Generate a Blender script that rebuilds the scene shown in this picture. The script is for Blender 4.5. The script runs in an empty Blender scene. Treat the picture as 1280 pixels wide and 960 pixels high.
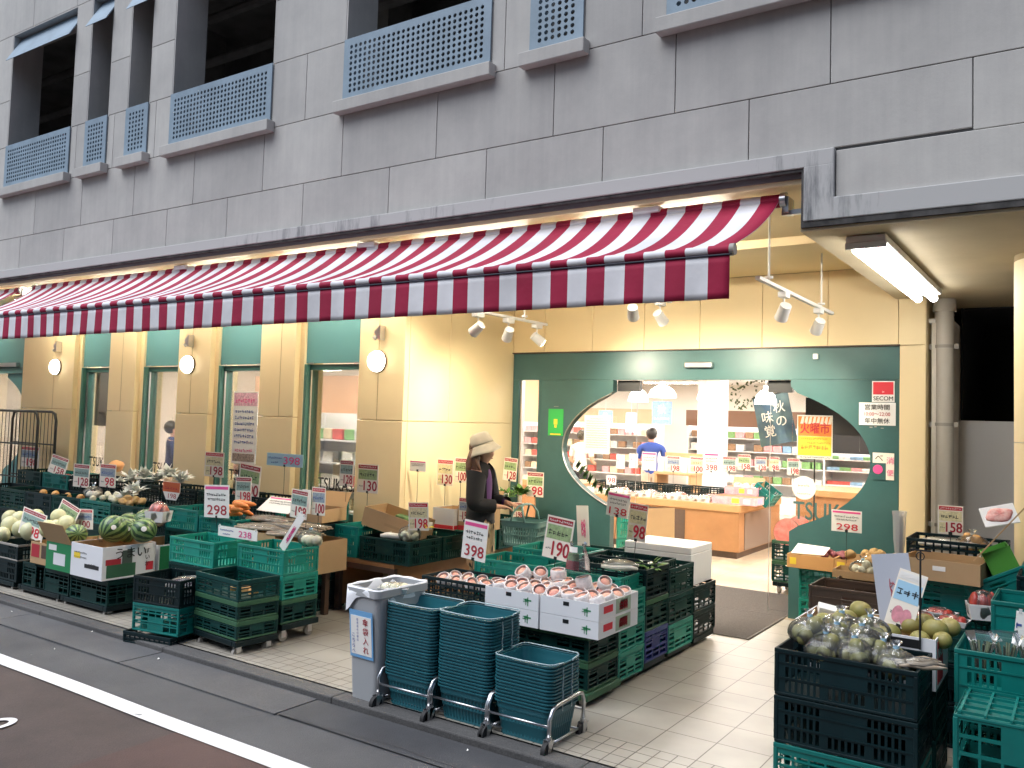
import bpy, bmesh, math, random
from mathutils import Vector as V, Matrix as MX, Euler
sc = bpy.context.scene; col = sc.collection
rnd = random.Random(11)
R = math.radians
# ------------------------------------------------------------------ camera (surveyed from the tile grid and the facade joints)
EYE = V((0, 0, 1.8)); FOC, PCX, PCY = 1060.39, 644.69, 467.16
def _basis(yaw, pitch, roll):
    f = V((math.sin(yaw)*math.cos(pitch), math.cos(yaw)*math.cos(pitch), math.sin(pitch)))
    r = V((math.cos(yaw), -math.sin(yaw), 0)); u = r.cross(f)
    return r*math.cos(roll)+u*math.sin(roll), -r*math.sin(roll)+u*math.cos(roll), f
RT, UP, FW = _basis(R(-34.0397), R(3.01644), R(1.71338))
cd = bpy.data.cameras.new('camera'); cam = bpy.data.objects.new('camera', cd); col.objects.link(cam)
cam.matrix_world = MX(((RT.x, UP.x, -FW.x, EYE.x), (RT.y, UP.y, -FW.y, EYE.y), (RT.z, UP.z, -FW.z, EYE.z), (0, 0, 0, 1)))
cd.sensor_width = 36; cd.sensor_fit = 'HORIZONTAL'; cd.lens = FOC/1280*36
cd.shift_x = -(PCX-640)/1280; cd.shift_y = -(480-PCY)/1280; cd.clip_end = 500; cd.clip_start = .05
sc.camera = cam
def ray(x, y): return RT*((x-PCX)/FOC) - UP*((y-PCY)/FOC) + FW
def gy(x, y, Y): d = ray(x, y); return EYE + d*(Y/d.y)       # the point seen at a photo pixel, at a known distance from the street ...
def gx(x, y, X): d = ray(x, y); return EYE + d*(X/d.x)
def gz(x, y, z=0): d = ray(x, y); return EYE + d*((z-1.8)/d.z)
# ------------------------------------------------------------------ materials
MATS = {}
def mat(name, color, rough=.6, metal=0, vary=0, scale=6, bump=0, bscale=40, emit=0, ecol=None, alpha=1, spec=.5, dark=None, transl=0, objvar=0):
    if name in MATS: return MATS[name]
    m = bpy.data.materials.new(name); m.use_nodes = True; nt = m.node_tree; N, L = nt.nodes, nt.links
    b = N['Principled BSDF']; c4 = (*color, 1)
    b.inputs['Base Color'].default_value = c4; b.inputs['Roughness'].default_value = rough
    b.inputs['Metallic'].default_value = metal; b.inputs['Specular IOR Level'].default_value = spec
    if vary or bump:
        tc = N.new('ShaderNodeTexCoord')
    if vary:
        nz = N.new('ShaderNodeTexNoise'); nz.inputs['Scale'].default_value = scale; nz.inputs['Detail'].default_value = 6; nz.inputs['Roughness'].default_value = .65
        L.new(tc.outputs['Object'], nz.inputs['Vector'])
        rp = N.new('ShaderNodeValToRGB'); rp.color_ramp.elements[0].position = .3; rp.color_ramp.elements[1].position = .7
        d = dark or tuple(c*(1-vary) for c in color)
        rp.color_ramp.elements[0].color = (*d, 1); rp.color_ramp.elements[1].color = (*[min(1, c*(1+vary*.4)) for c in color], 1)
        L.new(nz.outputs['Fac'], rp.inputs['Fac']); L.new(rp.outputs['Color'], b.inputs['Base Color'])
    if objvar:                                              # every object a slightly different, more or less faded batch
        src = b.inputs['Base Color'].links[0].from_socket if b.inputs['Base Color'].links else None
        oi = N.new('ShaderNodeObjectInfo'); mr = N.new('ShaderNodeMapRange'); mr.inputs['To Min'].default_value = 1-objvar; mr.inputs['To Max'].default_value = 1+objvar; L.new(oi.outputs['Random'], mr.inputs[0])
        hs = N.new('ShaderNodeHueSaturation'); L.new(mr.outputs[0], hs.inputs['Value']); hs.inputs['Color'].default_value = c4
        if src: L.new(src, hs.inputs['Color'])
        L.new(hs.outputs[0], b.inputs['Base Color'])
    if bump:
        n2 = N.new('ShaderNodeTexNoise'); n2.inputs['Scale'].default_value = bscale; n2.inputs['Detail'].default_value = 4
        L.new(tc.outputs['Object'], n2.inputs['Vector'])
        bp = N.new('ShaderNodeBump'); bp.inputs['Strength'].default_value = bump; bp.inputs['Distance'].default_value = .01
        L.new(n2.outputs['Fac'], bp.inputs['Height']); L.new(bp.outputs['Normal'], b.inputs['Normal'])
    if emit:
        b.inputs['Emission Color'].default_value = (*(ecol or color), 1); b.inputs['Emission Strength'].default_value = emit
    if alpha < 1: b.inputs['Alpha'].default_value = alpha
    if transl:
        t = N.new('ShaderNodeBsdfTranslucent'); t.inputs['Color'].default_value = c4
        mx = N.new('ShaderNodeMixShader'); mx.inputs[0].default_value = transl
        L.new(b.outputs[0], mx.inputs[1]); L.new(t.outputs[0], mx.inputs[2]); L.new(mx.outputs[0], N['Material Output'].inputs[0])
    MATS[name] = m; return m
def nodes(m): return m.node_tree.nodes, m.node_tree.links
def glass_mat(name, tint=(1, 1, 1), refl=.5, rough=.02, haze=0):
    m = bpy.data.materials.new(name); m.use_nodes = True; N, L = nodes(m)
    N.remove(N['Principled BSDF'])
    t = N.new('ShaderNodeBsdfTransparent'); t.inputs[0].default_value = (*tint, 1)
    g = N.new('ShaderNodeBsdfGlossy'); g.inputs['Roughness'].default_value = rough
    fr = N.new('ShaderNodeFresnel'); fr.inputs[0].default_value = 1.45
    mu = N.new('ShaderNodeMath'); mu.operation = 'MULTIPLY'; mu.inputs[1].default_value = refl
    L.new(fr.outputs[0], mu.inputs[0])
    mx = N.new('ShaderNodeMixShader'); L.new(mu.outputs[0], mx.inputs[0]); L.new(t.outputs[0], mx.inputs[1]); L.new(g.outputs[0], mx.inputs[2])
    out = mx.outputs[0]
    if haze:
        df = N.new('ShaderNodeBsdfDiffuse'); df.inputs[0].default_value = (.85, .86, .86, 1); m3 = N.new('ShaderNodeMixShader'); m3.inputs[0].default_value = haze
        L.new(out, m3.inputs[1]); L.new(df.outputs[0], m3.inputs[2]); out = m3.outputs[0]
    L.new(out, N['Material Output'].inputs[0]); MATS[name] = m; return m
# ------------------------------------------------------------------ mesh builder
class B:
    def __init__(s): s.v, s.f, s.m, s.k = [], [], [], 0
    def add(s, vs, fs, M=None):
        o = len(s.v)
        s.v += [tuple(M @ V(p)) for p in vs] if M else [tuple(p) for p in vs]
        s.f += [[i+o for i in f] for f in fs]; s.m += [s.k]*len(fs); return s
    def box(s, x0, x1, y0, y1, z0, z1, M=None):
        return s.add([(x0,y0,z0),(x1,y0,z0),(x1,y1,z0),(x0,y1,z0),(x0,y0,z1),(x1,y0,z1),(x1,y1,z1),(x0,y1,z1)],
                     [(0,3,2,1),(4,5,6,7),(0,1,5,4),(1,2,6,5),(2,3,7,6),(3,0,4,7)], M)
    def rbox(s, x0, x1, y0, y1, z0, z1, r=.01, M=None):          # box with chamfered edges
        t = bmesh.new(); bmesh.ops.create_cube(t, size=1)
        for w in t.verts: w.co = V((x0+(w.co.x+.5)*(x1-x0), y0+(w.co.y+.5)*(y1-y0), z0+(w.co.z+.5)*(z1-z0)))
        bmesh.ops.bevel(t, geom=t.edges[:], offset=r, segments=2, affect='EDGES', profile=.5)
        t.verts.index_update()
        s.add([w.co[:] for w in t.verts], [[w.index for w in f.verts] for f in t.faces], M); t.free(); return s
    def quad(s, a, b, c, d, M=None): return s.add([a, b, c, d], [(0, 1, 2, 3)], M)
    def cyl(s, p, q, r, n=12, r2=None, cap=True):
        p, q = V(p), V(q); d = (q-p).normalized(); a = d.orthogonal().normalized(); b = d.cross(a); r2 = r if r2 is None else r2
        vs = [p+(a*math.cos(2*math.pi*i/n)+b*math.sin(2*math.pi*i/n))*r for i in range(n)] + [q+(a*math.cos(2*math.pi*i/n)+b*math.sin(2*math.pi*i/n))*r2 for i in range(n)]
        fs = [(i, (i+1) % n, n+(i+1) % n, n+i) for i in range(n)]
        if cap: fs += [tuple(range(n))[::-1], tuple(range(n, 2*n))]
        return s.add(vs, fs)
    def tube(s, pts, r, n=8, closed=False):
        pts = [V(p) for p in pts]; k = len(pts); vs = []; ref = None
        for i, p in enumerate(pts):
            d = (pts[(i+1) % k]-pts[i-1]) if closed else (pts[min(i+1, k-1)]-pts[max(i-1, 0)])
            d.normalize()
            a = (ref - d*ref.dot(d)) if ref is not None else d.orthogonal()
            a.normalize(); ref = a; b = d.cross(a)
            vs += [p+(a*math.cos(2*math.pi*j/n)+b*math.sin(2*math.pi*j/n))*(r[i] if isinstance(r, (list, tuple)) else r) for j in range(n)]
        fs = []
        for i in range(k if closed else k-1):
            i2 = (i+1) % k
            fs += [(i*n+j, i*n+(j+1) % n, i2*n+(j+1) % n, i2*n+j) for j in range(n)]
        if not closed: fs += [tuple(range(n))[::-1], tuple(range((k-1)*n, k*n))]
        return s.add(vs, fs)
    def lathe(s, prof, n=24, M=None, wob=0):
        vs = []; fs = []
        for r, z in prof:
            vs += [(r*math.cos(2*math.pi*i/n), r*math.sin(2*math.pi*i/n), z) for i in range(n)]
        for k in range(len(prof)-1):
            fs += [(k*n+i, k*n+(i+1) % n, (k+1)*n+(i+1) % n, (k+1)*n+i) for i in range(n)]
        return s.add(vs, fs, M)
    def ball(s, c, r, sc3=(1, 1, 1), nu=16, nv=10, fn=None, M=None):
        vs = []; fs = []
        for j in range(nv+1):
            t = math.pi*j/nv
            for i in range(nu):
                a = 2*math.pi*i/nu; p = V((math.sin(t)*math.cos(a)*sc3[0], math.sin(t)*math.sin(a)*sc3[1], math.cos(t)*sc3[2]))
                k = fn(t, a) if fn else 1
                p = p*r*k; vs.append((c[0]+p.x, c[1]+p.y, c[2]+p.z))
        for j in range(nv): fs += [(j*nu+i, (j+1)*nu+i, (j+1)*nu+(i+1) % nu, j*nu+(i+1) % nu) for i in range(nu)]
        return s.add(vs, fs, M)
    def prism(s, poly, y0, y1, M=None):        # polygon in x,z extruded along y
        n = len(poly)
        vs = [(x, y0, z) for x, z in poly]+[(x, y1, z) for x, z in poly]
        fs = [tuple(range(n)), tuple(range(n, 2*n))[::-1]]+[(i, n+i, n+(i+1) % n, (i+1) % n) for i in range(n)]
        return s.add(vs, fs, M)
    def scrib(s, x, z, w, h, y=-.004, M=None):      # a line of handwriting too small to read
        c = x-w/2
        while c < x+w/2-h*.3:
            k = h*rnd.uniform(.45, .95)
            for q in range(3):
                a, d = rnd.uniform(0, k*.6), rnd.uniform(0, h*.7)
                if q % 2: s.box(c+a, c+a+k*.16, y-.0005, y, z, z+h*rnd.uniform(.6, 1), M)
                else: s.box(c, c+k*.85, y-.0005, y, z+d, z+d+h*.14, M)
            c += k*1.12
        return s
    def text(s, t, h, x, z, y=-.004, w=None, just='C', off=.012, M=None, vert=False):
        if vert:
            for i, c in enumerate(t): s.text(c, h*.72, x, z-i*h*1.12, y, w, 'C', off, M)
            return s
        vs, fs, bw, bh = text_data(t, 0)
        k = h/.72; kx = k if w is None else min(k*1.6, w/bw)
        ox = {'C': -bw/2, 'L': 0, 'R': -bw}[just]
        for q in range(3 if off > .012 else 1):          # heavier strokes: the outline repeated a hair to the side and in front
            dx, dz = ((0, 0), (off*h*.8, 0), (off*h*.4, off*h*.6))[q]
            s.add([(x+(p[0]+ox)*kx+dx, y-q*.0004, z+p[1]*k+dz) for p in vs], fs, M)
        return s
TXT = {}
_tc = bpy.data.curves.new('lettering_source', 'FONT'); _to = bpy.data.objects.new('lettering_source', _tc); _tc.resolution_u = 3
def text_data(t, off):
    key = (t, off)
    if key not in TXT:
        _tc.body = t; _tc.offset = off
        me = bpy.data.meshes.new_from_object(_to)
        vs = [w.co[:] for w in me.vertices]; fs = [tuple(p.vertices) for p in me.polygons]; bpy.data.meshes.remove(me)
        if not vs: vs = [(0, 0, 0), (.01, 0, 0), (0, .01, 0)]; fs = [(0, 1, 2)]
        x0 = min(p[0] for p in vs); x1 = max(p[0] for p in vs)
        vs = [(p[0]-x0, p[1], 0) for p in vs]
        TXT[key] = (vs, fs, x1-x0, .72)
    return TXT[key]
def mesh(name, b, mats, smooth=False):
    me = bpy.data.meshes.new(name); me.from_pydata(b.v, [], b.f)
    mats = mats if isinstance(mats, (list, tuple)) else [mats]
    for m in mats: me.materials.append(m)
    if len(mats) > 1: me.polygons.foreach_set('material_index', b.m)
    if smooth: me.polygons.foreach_set('use_smooth', [True]*len(me.polygons))
    me.update(); return me
def obj(name, b, mats, parent=None, smooth=False, loc=None, rot=None, auto=None):
    me = b if isinstance(b, bpy.types.Mesh) else mesh(name, b, mats, smooth)
    o = bpy.data.objects.new(name, me); col.objects.link(o); o.parent = parent
    if loc is not None: o.location = loc
    if rot is not None: o.rotation_euler = rot
    if auto: auto_smooth(me, auto)
    return o
def auto_smooth(me, deg):
    bm = bmesh.new(); bm.from_mesh(me); bmesh.ops.remove_doubles(bm, verts=bm.verts, dist=1e-5)
    for f in bm.faces: f.smooth = True
    for e in bm.edges: e.smooth = not (len(e.link_faces) == 2 and e.calc_face_angle(0) > R(deg))
    bm.to_mesh(me); bm.free()
def tag(o, label, cat, group=None, kind=None):
    o['label'] = label; o['category'] = cat
    if group: o['group'] = group
    if kind: o['kind'] = kind
    return o
def thing(name, label, cat, loc=(0, 0, 0), rz=0, group=None, rot=None):
    o = bpy.data.objects.new(name, None); o.empty_display_size = .1; col.objects.link(o)
    o.location = loc; o.rotation_euler = rot or (0, 0, rz); return tag(o, label, cat, group)
def solid(o, t, off=-1):
    m = o.modifiers.new('thickness', 'SOLIDIFY'); m.thickness = t; m.offset = off; return o
def copy_tree(o, parent=None):
    c = o.copy(); col.objects.link(c)
    if parent is not None: c.parent = parent
    for ch in list(o.children): copy_tree(ch, c)
    return c
def struct(name, b, m, label, cat, smooth=False): return tag(obj(name, b, m, None, smooth), label, cat, None, 'structure')

# ------------------------------------------------------------------ palette
M_conc = mat('facade_panel_concrete', (.43, .43, .415), .8, bump=.06, bscale=60)
N, L = nodes(M_conc); tc = N['Texture Coordinate']; ge = N.new('ShaderNodeNewGeometry')
def ramp(src, p0, c0, p1, c1):
    r = N.new('ShaderNodeValToRGB'); e = r.color_ramp.elements; e[0].position = p0; e[0].color = (c0, c0, c0*1.01, 1); e[1].position = p1; e[1].color = (c1, c1, c1, 1); L.new(src, r.inputs[0]); return r.outputs[0]
def nzs(vec, s_, d_, r_=.6):
    n = N.new('ShaderNodeTexNoise'); n.inputs['Scale'].default_value = s_; n.inputs['Detail'].default_value = d_; n.inputs['Roughness'].default_value = r_; L.new(vec, n.inputs['Vector']); return n.outputs[0]
mp = N.new('ShaderNodeMapping'); mp.inputs['Scale'].default_value = (7, 7, .35); L.new(tc.outputs['Object'], mp.inputs[0])
cols = [ramp(ge.outputs['Random Per Island'], 0, .90, 1, 1.05), ramp(nzs(mp.outputs[0], 1.3, 8, .7), .38, .92, .60, 1.0), ramp(nzs(tc.outputs['Object'], .8, 5), .35, .86, .65, 1.05), ramp(nzs(tc.outputs['Object'], 5, 8, .75), .3, .93, .6, 1.02)]
cur = None
for c_ in cols:
    q = N.new('ShaderNodeMix'); q.data_type = 'RGBA'; q.blend_type = 'MULTIPLY'; q.inputs[0].default_value = 1
    if cur: L.new(cur, q.inputs[6])
    else: q.inputs[6].default_value = (.52, .51, .48, 1)
    L.new(c_, q.inputs[7]); cur = q.outputs[2]
L.new(cur, N['Principled BSDF'].inputs['Base Color'])
M_joint = mat('panel_joint', (.18, .185, .195), .9)
M_band = mat('stained_fascia', (.43, .43, .44), .8)
M_steel = mat('brushed_steel', (.62, .62, .63), .28, 1)
M_chrome = mat('chrome_tube', (.52, .53, .55), .3, 1)
M_dark = mat('black_plastic', (.012, .013, .015), .45)
M_white = mat('white_paint', (.8, .8, .79), .5)
M_paper = mat('white_card', (.82, .80, .76), .65)
M_cream = mat('cream_card', (.86, .80, .70), .65)
M_beige = mat('cream_yellow_wall_panel', (.80, .65, .39), .5, vary=.05, scale=.9)
M_beiged = mat('wall_panel_seam', (.33, .24, .12), .8)
M_green = mat('green_metal_front', (.043, .118, .118), .36, vary=.16, scale=2.6, bump=.04, bscale=9)
M_greenl = mat('pale_green_header', (.10, .27, .29), .4)
M_blue = mat('pale_blue_metal', (.25, .34, .42), .5, vary=.22, scale=4)
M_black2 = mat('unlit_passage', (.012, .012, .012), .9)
M_room = mat('dark_room', (.26, .25, .235), .9, vary=.4, scale=2)
M_red = mat('red_ink', (.62, .03, .05), .6)
M_redd = mat('dark_red_ink', (.40, .02, .035), .6)
M_ink = mat('black_ink', (.02, .02, .022), .6)
M_binK = mat('blue_ink', (.03, .08, .35), .6)
M_pink = mat('pink_ink', (.75, .08, .28), .6)
M_card1 = mat('picture_green', (.36, .50, .24), .6, vary=.4, scale=40)
M_card2 = mat('picture_grey_blue', (.36, .43, .50), .6, vary=.4, scale=50)
M_card3 = mat('picture_teal', (.30, .43, .38), .6, vary=.4, scale=50)
M_ypale = mat('pale_yellow_print', (.84, .76, .46), .6, vary=.3, scale=50)
M_yel = mat('yellow_print', (.85, .62, .05), .6)
M_orange = mat('orange_print', (.85, .25, .04), .6)
M_lblue = mat('light_blue_card', (.36, .60, .78), .6)
M_glass = glass_mat('window_glass', refl=.7)
M_plastic = glass_mat('clear_plastic_bag', (.97, .98, .97), 1.2, .16, .045)
M_plastic2 = mat('cloudy_plastic', (.8, .81, .82), .3, alpha=.5)
M_teal = mat('teal_crate_plastic', (.0, .155, .135), .42, vary=.18, scale=6, objvar=.18)
M_tealb = mat('bright_green_crate_plastic', (.008, .24, .18), .42, vary=.15, scale=6, objvar=.15)
M_dgreen = mat('dark_green_crate_plastic', (.001, .034, .031), .45, vary=.25, scale=6, objvar=.3, spec=.28)
M_olive = mat('olive_green_crate_rim', (.04, .115, .06), .45, spec=.3)
M_black = mat('black_crate_plastic', (.002, .014, .017), .45, vary=.3, scale=6, objvar=.3, spec=.28)
M_navy = mat('blue_crate_plastic', (.012, .025, .16), .42)
M_brownp = mat('brown_crate_plastic', (.085, .055, .04), .45)
M_cboard = mat('brown_cardboard', (.46, .30, .155), .8, vary=.08, scale=4)
M_cboardd = mat('cardboard_inside', (.40, .26, .13), .85)
M_obox = mat('orange_brown_carton', (.62, .33, .12), .75)
M_wbox = mat('white_carton', (.74, .75, .78), .55)
M_gcart = mat('green_carton_print', (.015, .22, .08), .6)
M_wood = mat('orange_wood_laminate', (.34, .165, .068), .45, vary=.18, scale=3)
M_woodd = mat('dark_wood', (.085, .05, .035), .5, vary=.3, scale=6)
M_basket = mat('teal_shopping_basket_plastic', (.016, .112, .142), .36, vary=.10, scale=5, objvar=.10)
M_wire = mat('blue_grey_wire_handle', (.30, .40, .44), .35)
M_basket2 = mat('grey_green_basket_plastic', (.15, .30, .275), .38)
M_bin = mat('grey_plastic_bin', (.36, .375, .39), .5)
M_skin = mat('skin', (.62, .36, .25), .5)
M_lamp = mat('lit_lamp_glass', (1, .95, .85), .4, emit=4, ecol=(1, .93, .78))
M_tube = mat('lit_fluorescent_tube', (1, 1, 1), .4, emit=12, ecol=(1, .97, .90))
M_spot = mat('lit_spot_lens', (1, .95, .85), .3, emit=30, ecol=(1, .88, .66))
M_caseL = mat('lit_case_lamp', (1, 1, 1), .4, emit=7, ecol=(1, .95, .9))
M_shopl = mat('lit_ceiling_panel', (1, 1, 1), .4, emit=68, ecol=(1, .95, .88))
M_rubber = mat('black_rubber', (.015, .015, .016), .7)
M_castor = mat('grey_castor_wheel', (.33, .31, .28), .6)
# fascia: drips of dirt running down from the top edge and a sooty lower lip
def stain(m, zmid, zlen):
    N, L = nodes(m); b = N['Principled BSDF']; tc = N.new('ShaderNodeTexCoord'); mp = N.new('ShaderNodeMapping'); mp.inputs['Scale'].default_value = (5.5, 5.5, .8)
    L.new(tc.outputs['Object'], mp.inputs[0]); nz = N.new('ShaderNodeTexNoise'); nz.inputs['Scale'].default_value = 2.2; nz.inputs['Detail'].default_value = 8; nz.inputs['Roughness'].default_value = .72
    L.new(mp.outputs[0], nz.inputs['Vector'])
    n3 = N.new('ShaderNodeTexNoise'); n3.inputs['Scale'].default_value = .7; n3.inputs['Detail'].default_value = 3; L.new(tc.outputs['Object'], n3.inputs['Vector'])
    ad = N.new('ShaderNodeMath'); ad.operation = 'MULTIPLY'; L.new(nz.outputs[0], ad.inputs[0]); L.new(n3.outputs[0], ad.inputs[1])
    rp = N.new('ShaderNodeValToRGB'); e = rp.color_ramp.elements; e[0].position = .33; e[0].color = (.48, .48, .475, 1); e[1].position = .50; e[1].color = (.12, .125, .135, 1)
    L.new(ad.outputs[0], rp.inputs[0]); L.new(rp.outputs[0], b.inputs['Base Color'])
stain(M_band, 0, 1)
M_soot = mat('sooty_drip_edge', (.085, .082, .08), .9, vary=.6, scale=9, dark=(.02, .02, .02))
# ================================================================== SETTING
def brick_floor(name, c1, c2, mortar, w, ox, oy, small=None, ysplit=None, rough=.45):
    m = bpy.data.materials.new(name); m.use_nodes = True; N, L = nodes(m); b = N['Principled BSDF']; b.inputs['Roughness'].default_value = rough
    tc = N.new('ShaderNodeTexCoord')
    def br(width):
        mp = N.new('ShaderNodeMapping'); mp.inputs['Location'].default_value = (-ox, -oy, 0); L.new(tc.outputs['Object'], mp.inputs[0])
        t = N.new('ShaderNodeTexBrick'); t.offset = 0; t.squash = 1; t.inputs['Scale'].default_value = 1
        t.inputs['Brick Width'].default_value = width; t.inputs['Row Height'].default_value = width
        t.inputs['Mortar Size'].default_value = .0035; t.inputs['Mortar Smooth'].default_value = .1; t.inputs['Bias'].default_value = 0
        t.inputs['Color1'].default_value = (*c1, 1); t.inputs['Color2'].default_value = (*c2, 1); t.inputs['Mortar'].default_value = (*mortar, 1)
        L.new(mp.outputs[0], t.inputs['Vector']); return t
    t = br(w); out = t.outputs['Color']; fac = t.outputs['Fac']
    if small:
        t2 = br(small); sx = N.new('ShaderNodeSeparateXYZ'); L.new(tc.outputs['Object'], sx.inputs[0])
        lt = N.new('ShaderNodeMath'); lt.operation = 'LESS_THAN'; lt.inputs[1].default_value = ysplit; L.new(sx.outputs['Y'], lt.inputs[0])
        mx = N.new('ShaderNodeMix'); mx.data_type = 'RGBA'; L.new(lt.outputs[0], mx.inputs[0]); L.new(out, mx.inputs[6]); L.new(t2.outputs['Color'], mx.inputs[7]); out = mx.outputs[2]
    nz = N.new('ShaderNodeTexNoise'); nz.inputs['Scale'].default_value = 1.7; nz.inputs['Detail'].default_value = 8; L.new(tc.outputs['Object'], nz.inputs['Vector'])
    rp = N.new('ShaderNodeValToRGB'); rp.color_ramp.elements[0].position = .3; rp.color_ramp.elements[0].color = (.72, .71, .70, 1); rp.color_ramp.elements[1].position = .65
    L.new(nz.outputs[0], rp.inputs[0])
    mu = N.new('ShaderNodeMix'); mu.data_type = 'RGBA'; mu.blend_type = 'MULTIPLY'; mu.inputs[0].default_value = 1
    L.new(out, mu.inputs[6]); L.new(rp.outputs[0], mu.inputs[7]); L.new(mu.outputs[2], b.inputs['Base Color'])
    bp = N.new('ShaderNodeBump'); bp.invert = True; bp.inputs['Strength'].default_value = .5; bp.inputs['Distance'].default_value = .004; L.new(fac, bp.inputs['Height']); L.new(bp.outputs[0], b.inputs['Normal'])
    return m
def asphalt(name, c, d, sc_=70):
    m = bpy.data.materials.new(name); m.use_nodes = True; N, L = nodes(m); b = N['Principled BSDF']; b.inputs['Roughness'].default_value = .82
    tc = N.new('ShaderNodeTexCoord')
    n1 = N.new('ShaderNodeTexNoise'); n1.inputs['Scale'].default_value = sc_*3; n1.inputs['Detail'].default_value = 3
    n2 = N.new('ShaderNodeTexNoise'); n2.inputs['Scale'].default_value = 1.1; n2.inputs['Detail'].default_value = 7; n2.inputs['Roughness'].default_value = .65
    vo = N.new('ShaderNodeTexVoronoi'); vo.inputs['Scale'].default_value = sc_*1.6
    for n in (n1, n2, vo): L.new(tc.outputs['Object'], n.inputs['Vector'])
    r1 = N.new('ShaderNodeValToRGB'); r1.color_ramp.elements[0].position = .3; r1.color_ramp.elements[1].position = .75
    r1.color_ramp.elements[0].color = (*d, 1); r1.color_ramp.elements[1].color = (*c, 1); L.new(n1.outputs[0], r1.inputs[0])
    r2 = N.new('ShaderNodeValToRGB'); r2.color_ramp.elements[0].position = .32; r2.color_ramp.elements[0].color = (.62, .62, .64, 1); r2.color_ramp.elements[1].position = .62; r2.color_ramp.elements[1].color = (1.05, 1.05, 1.05, 1); L.new(n2.outputs[0], r2.inputs[0])
    mu = N.new('ShaderNodeMix'); mu.data_type = 'RGBA'; mu.blend_type = 'MULTIPLY'; mu.inputs[0].default_value = 1
    L.new(r1.outputs[0], mu.inputs[6]); L.new(r2.outputs[0], mu.inputs[7]); L.new(mu.outputs[2], b.inputs['Base Color'])
    bp = N.new('ShaderNodeBump'); bp.inputs['Strength'].default_value = .35; bp.inputs['Distance'].default_value = .004; L.new(vo.outputs['Distance'], bp.inputs['Height']); L.new(bp.outputs[0], b.inputs['Normal'])
    return m
A_road = asphalt('brown_coloured_asphalt', (.088, .064, .060), (.05, .038, .036)); A_asph = asphalt('dark_asphalt', (.105, .107, .115), (.055, .056, .061)); A_gut = asphalt('worn_concrete_gutter', (.125, .126, .132), (.07, .071, .075), 60)
A_asph2 = asphalt('patched_asphalt', (.085, .087, .094), (.045, .046, .05)); A_road2 = asphalt('red_coloured_asphalt', (.10, .058, .052), (.058, .034, .031))
A_kerb = asphalt('kerb_concrete', (.125, .122, .12), (.065, .064, .063), 45)
G = -.04
b = B().quad((-70, -70, G-.012), (70, -70, G-.012), (70, 60, G-.012), (-70, 60, G-.012)); struct('ground', b, A_asph, 'wide dark asphalt ground under the whole street', 'ground')
b = B().quad((-40, -12, G-.006), (40, -12, G-.006), (40, 3.06, G-.006), (-40, 3.06, G-.006)); struct('road', b, A_road, 'brown tinted road surface beyond the white line', 'road')
b = B()
x = -40
while x < -4.2:                                   # slightly wavering gutter slabs with open joints
    x2 = min(x+1.9, -4.12) if x < -6 else -4.12; b.box(x+.004, x2-.004, 3.585, 3.935, G-.1, G-.001+.002*((int(x*7)) % 2)); x = x2
struct('gutter', b, A_gut, 'grey concrete gutter slabs between asphalt and kerb', 'gutter')
b = B().quad((-4.115, 3.60, G-.003), (40, 3.60, G-.003), (40, 3.93, G-.003), (-4.115, 3.93, G-.003)); struct('gutter_repair', b, A_asph2, 'darker asphalt strip filling the gutter before the baskets', 'gutter')
b = B().quad((-4.15, -12, G-.003), (40, -12, G-.003), (40, 3.055, G-.003), (-4.32, 3.055, G-.003)); struct('road_patch', b, A_road2, 'redder repaved patch of the road beside the white line', 'road')
b = B()
for (x, y, x2, y2) in ((-4.32, 3.17, -4.13, 3.58), (-4.1, 3.59, -3.2, 3.66), (-3.2, 3.66, -2.3, 3.61)):
    n_ = 14; pp = [(x+(x2-x)*i/n_+rnd.uniform(-.008, .008), y+(y2-y)*i/n_+rnd.uniform(-.008, .008)) for i in range(n_+1)]
    for p_, q_ in zip(pp, pp[1:]):
        d_ = V((q_[0]-p_[0], q_[1]-p_[1])).normalized()*.0022; b.quad((p_[0]+d_.y, p_[1]-d_.x, G+.0022), (q_[0]+d_.y, q_[1]-d_.x, G+.0022), (q_[0]-d_.y, q_[1]+d_.x, G+.0022), (p_[0]-d_.y, p_[1]+d_.x, G+.0022))
struct('road_crack', b, M_soot, 'thin dark cracks and seams across the asphalt', 'crack')
b = B()
for i in range(12):
    x, y, r_ = rnd.uniform(-8, -1.5), rnd.uniform(2.2, 4.0), rnd.uniform(.004, .012); a = rnd.uniform(0, 6); b.add([(x+r_*math.cos(a+q), y+r_*math.sin(a+q)*rnd.uniform(.4, 1), G+.004+.002*q) for q in (0, 1.6, 3.2, 4.7)], [(0, 1, 2, 3)])
p = gz(172, 893, G); b.add([(p.x-.03, p.y-.015, G+.005), (p.x+.03, p.y-.01, G+.012), (p.x+.025, p.y+.02, G+.006), (p.x-.02, p.y+.02, G+.01)], [(0, 1, 2, 3)])
o = obj('litter', b, M_paper); tag(o, 'pale scraps and grit scattered over the road edge', 'litter', None, 'stuff')
b = B(); n = 60; wl = M_line = mat('worn_white_road_paint', (.74, .74, .76), .7, vary=.22, scale=14)
def line_y(x): return 3.165-.012*(x+4)*.25+.004*math.sin(x*3.1)
pts = [(-16+i*20/n) for i in range(n+1)]
for i in range(n):
    a, c = pts[i], pts[i+1]; j = .004*math.sin(i*2.3)
    b.quad((a, line_y(a)-.125, G+.002), (c, line_y(c)-.125+j*0, G+.002), (c, line_y(c), G+.002), (a, line_y(a), G+.002))
struct('white_line', b, wl, 'white painted edge line along the brown road', 'road marking')
p = gz(-7, 906, G); b = B(); n = 40
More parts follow.
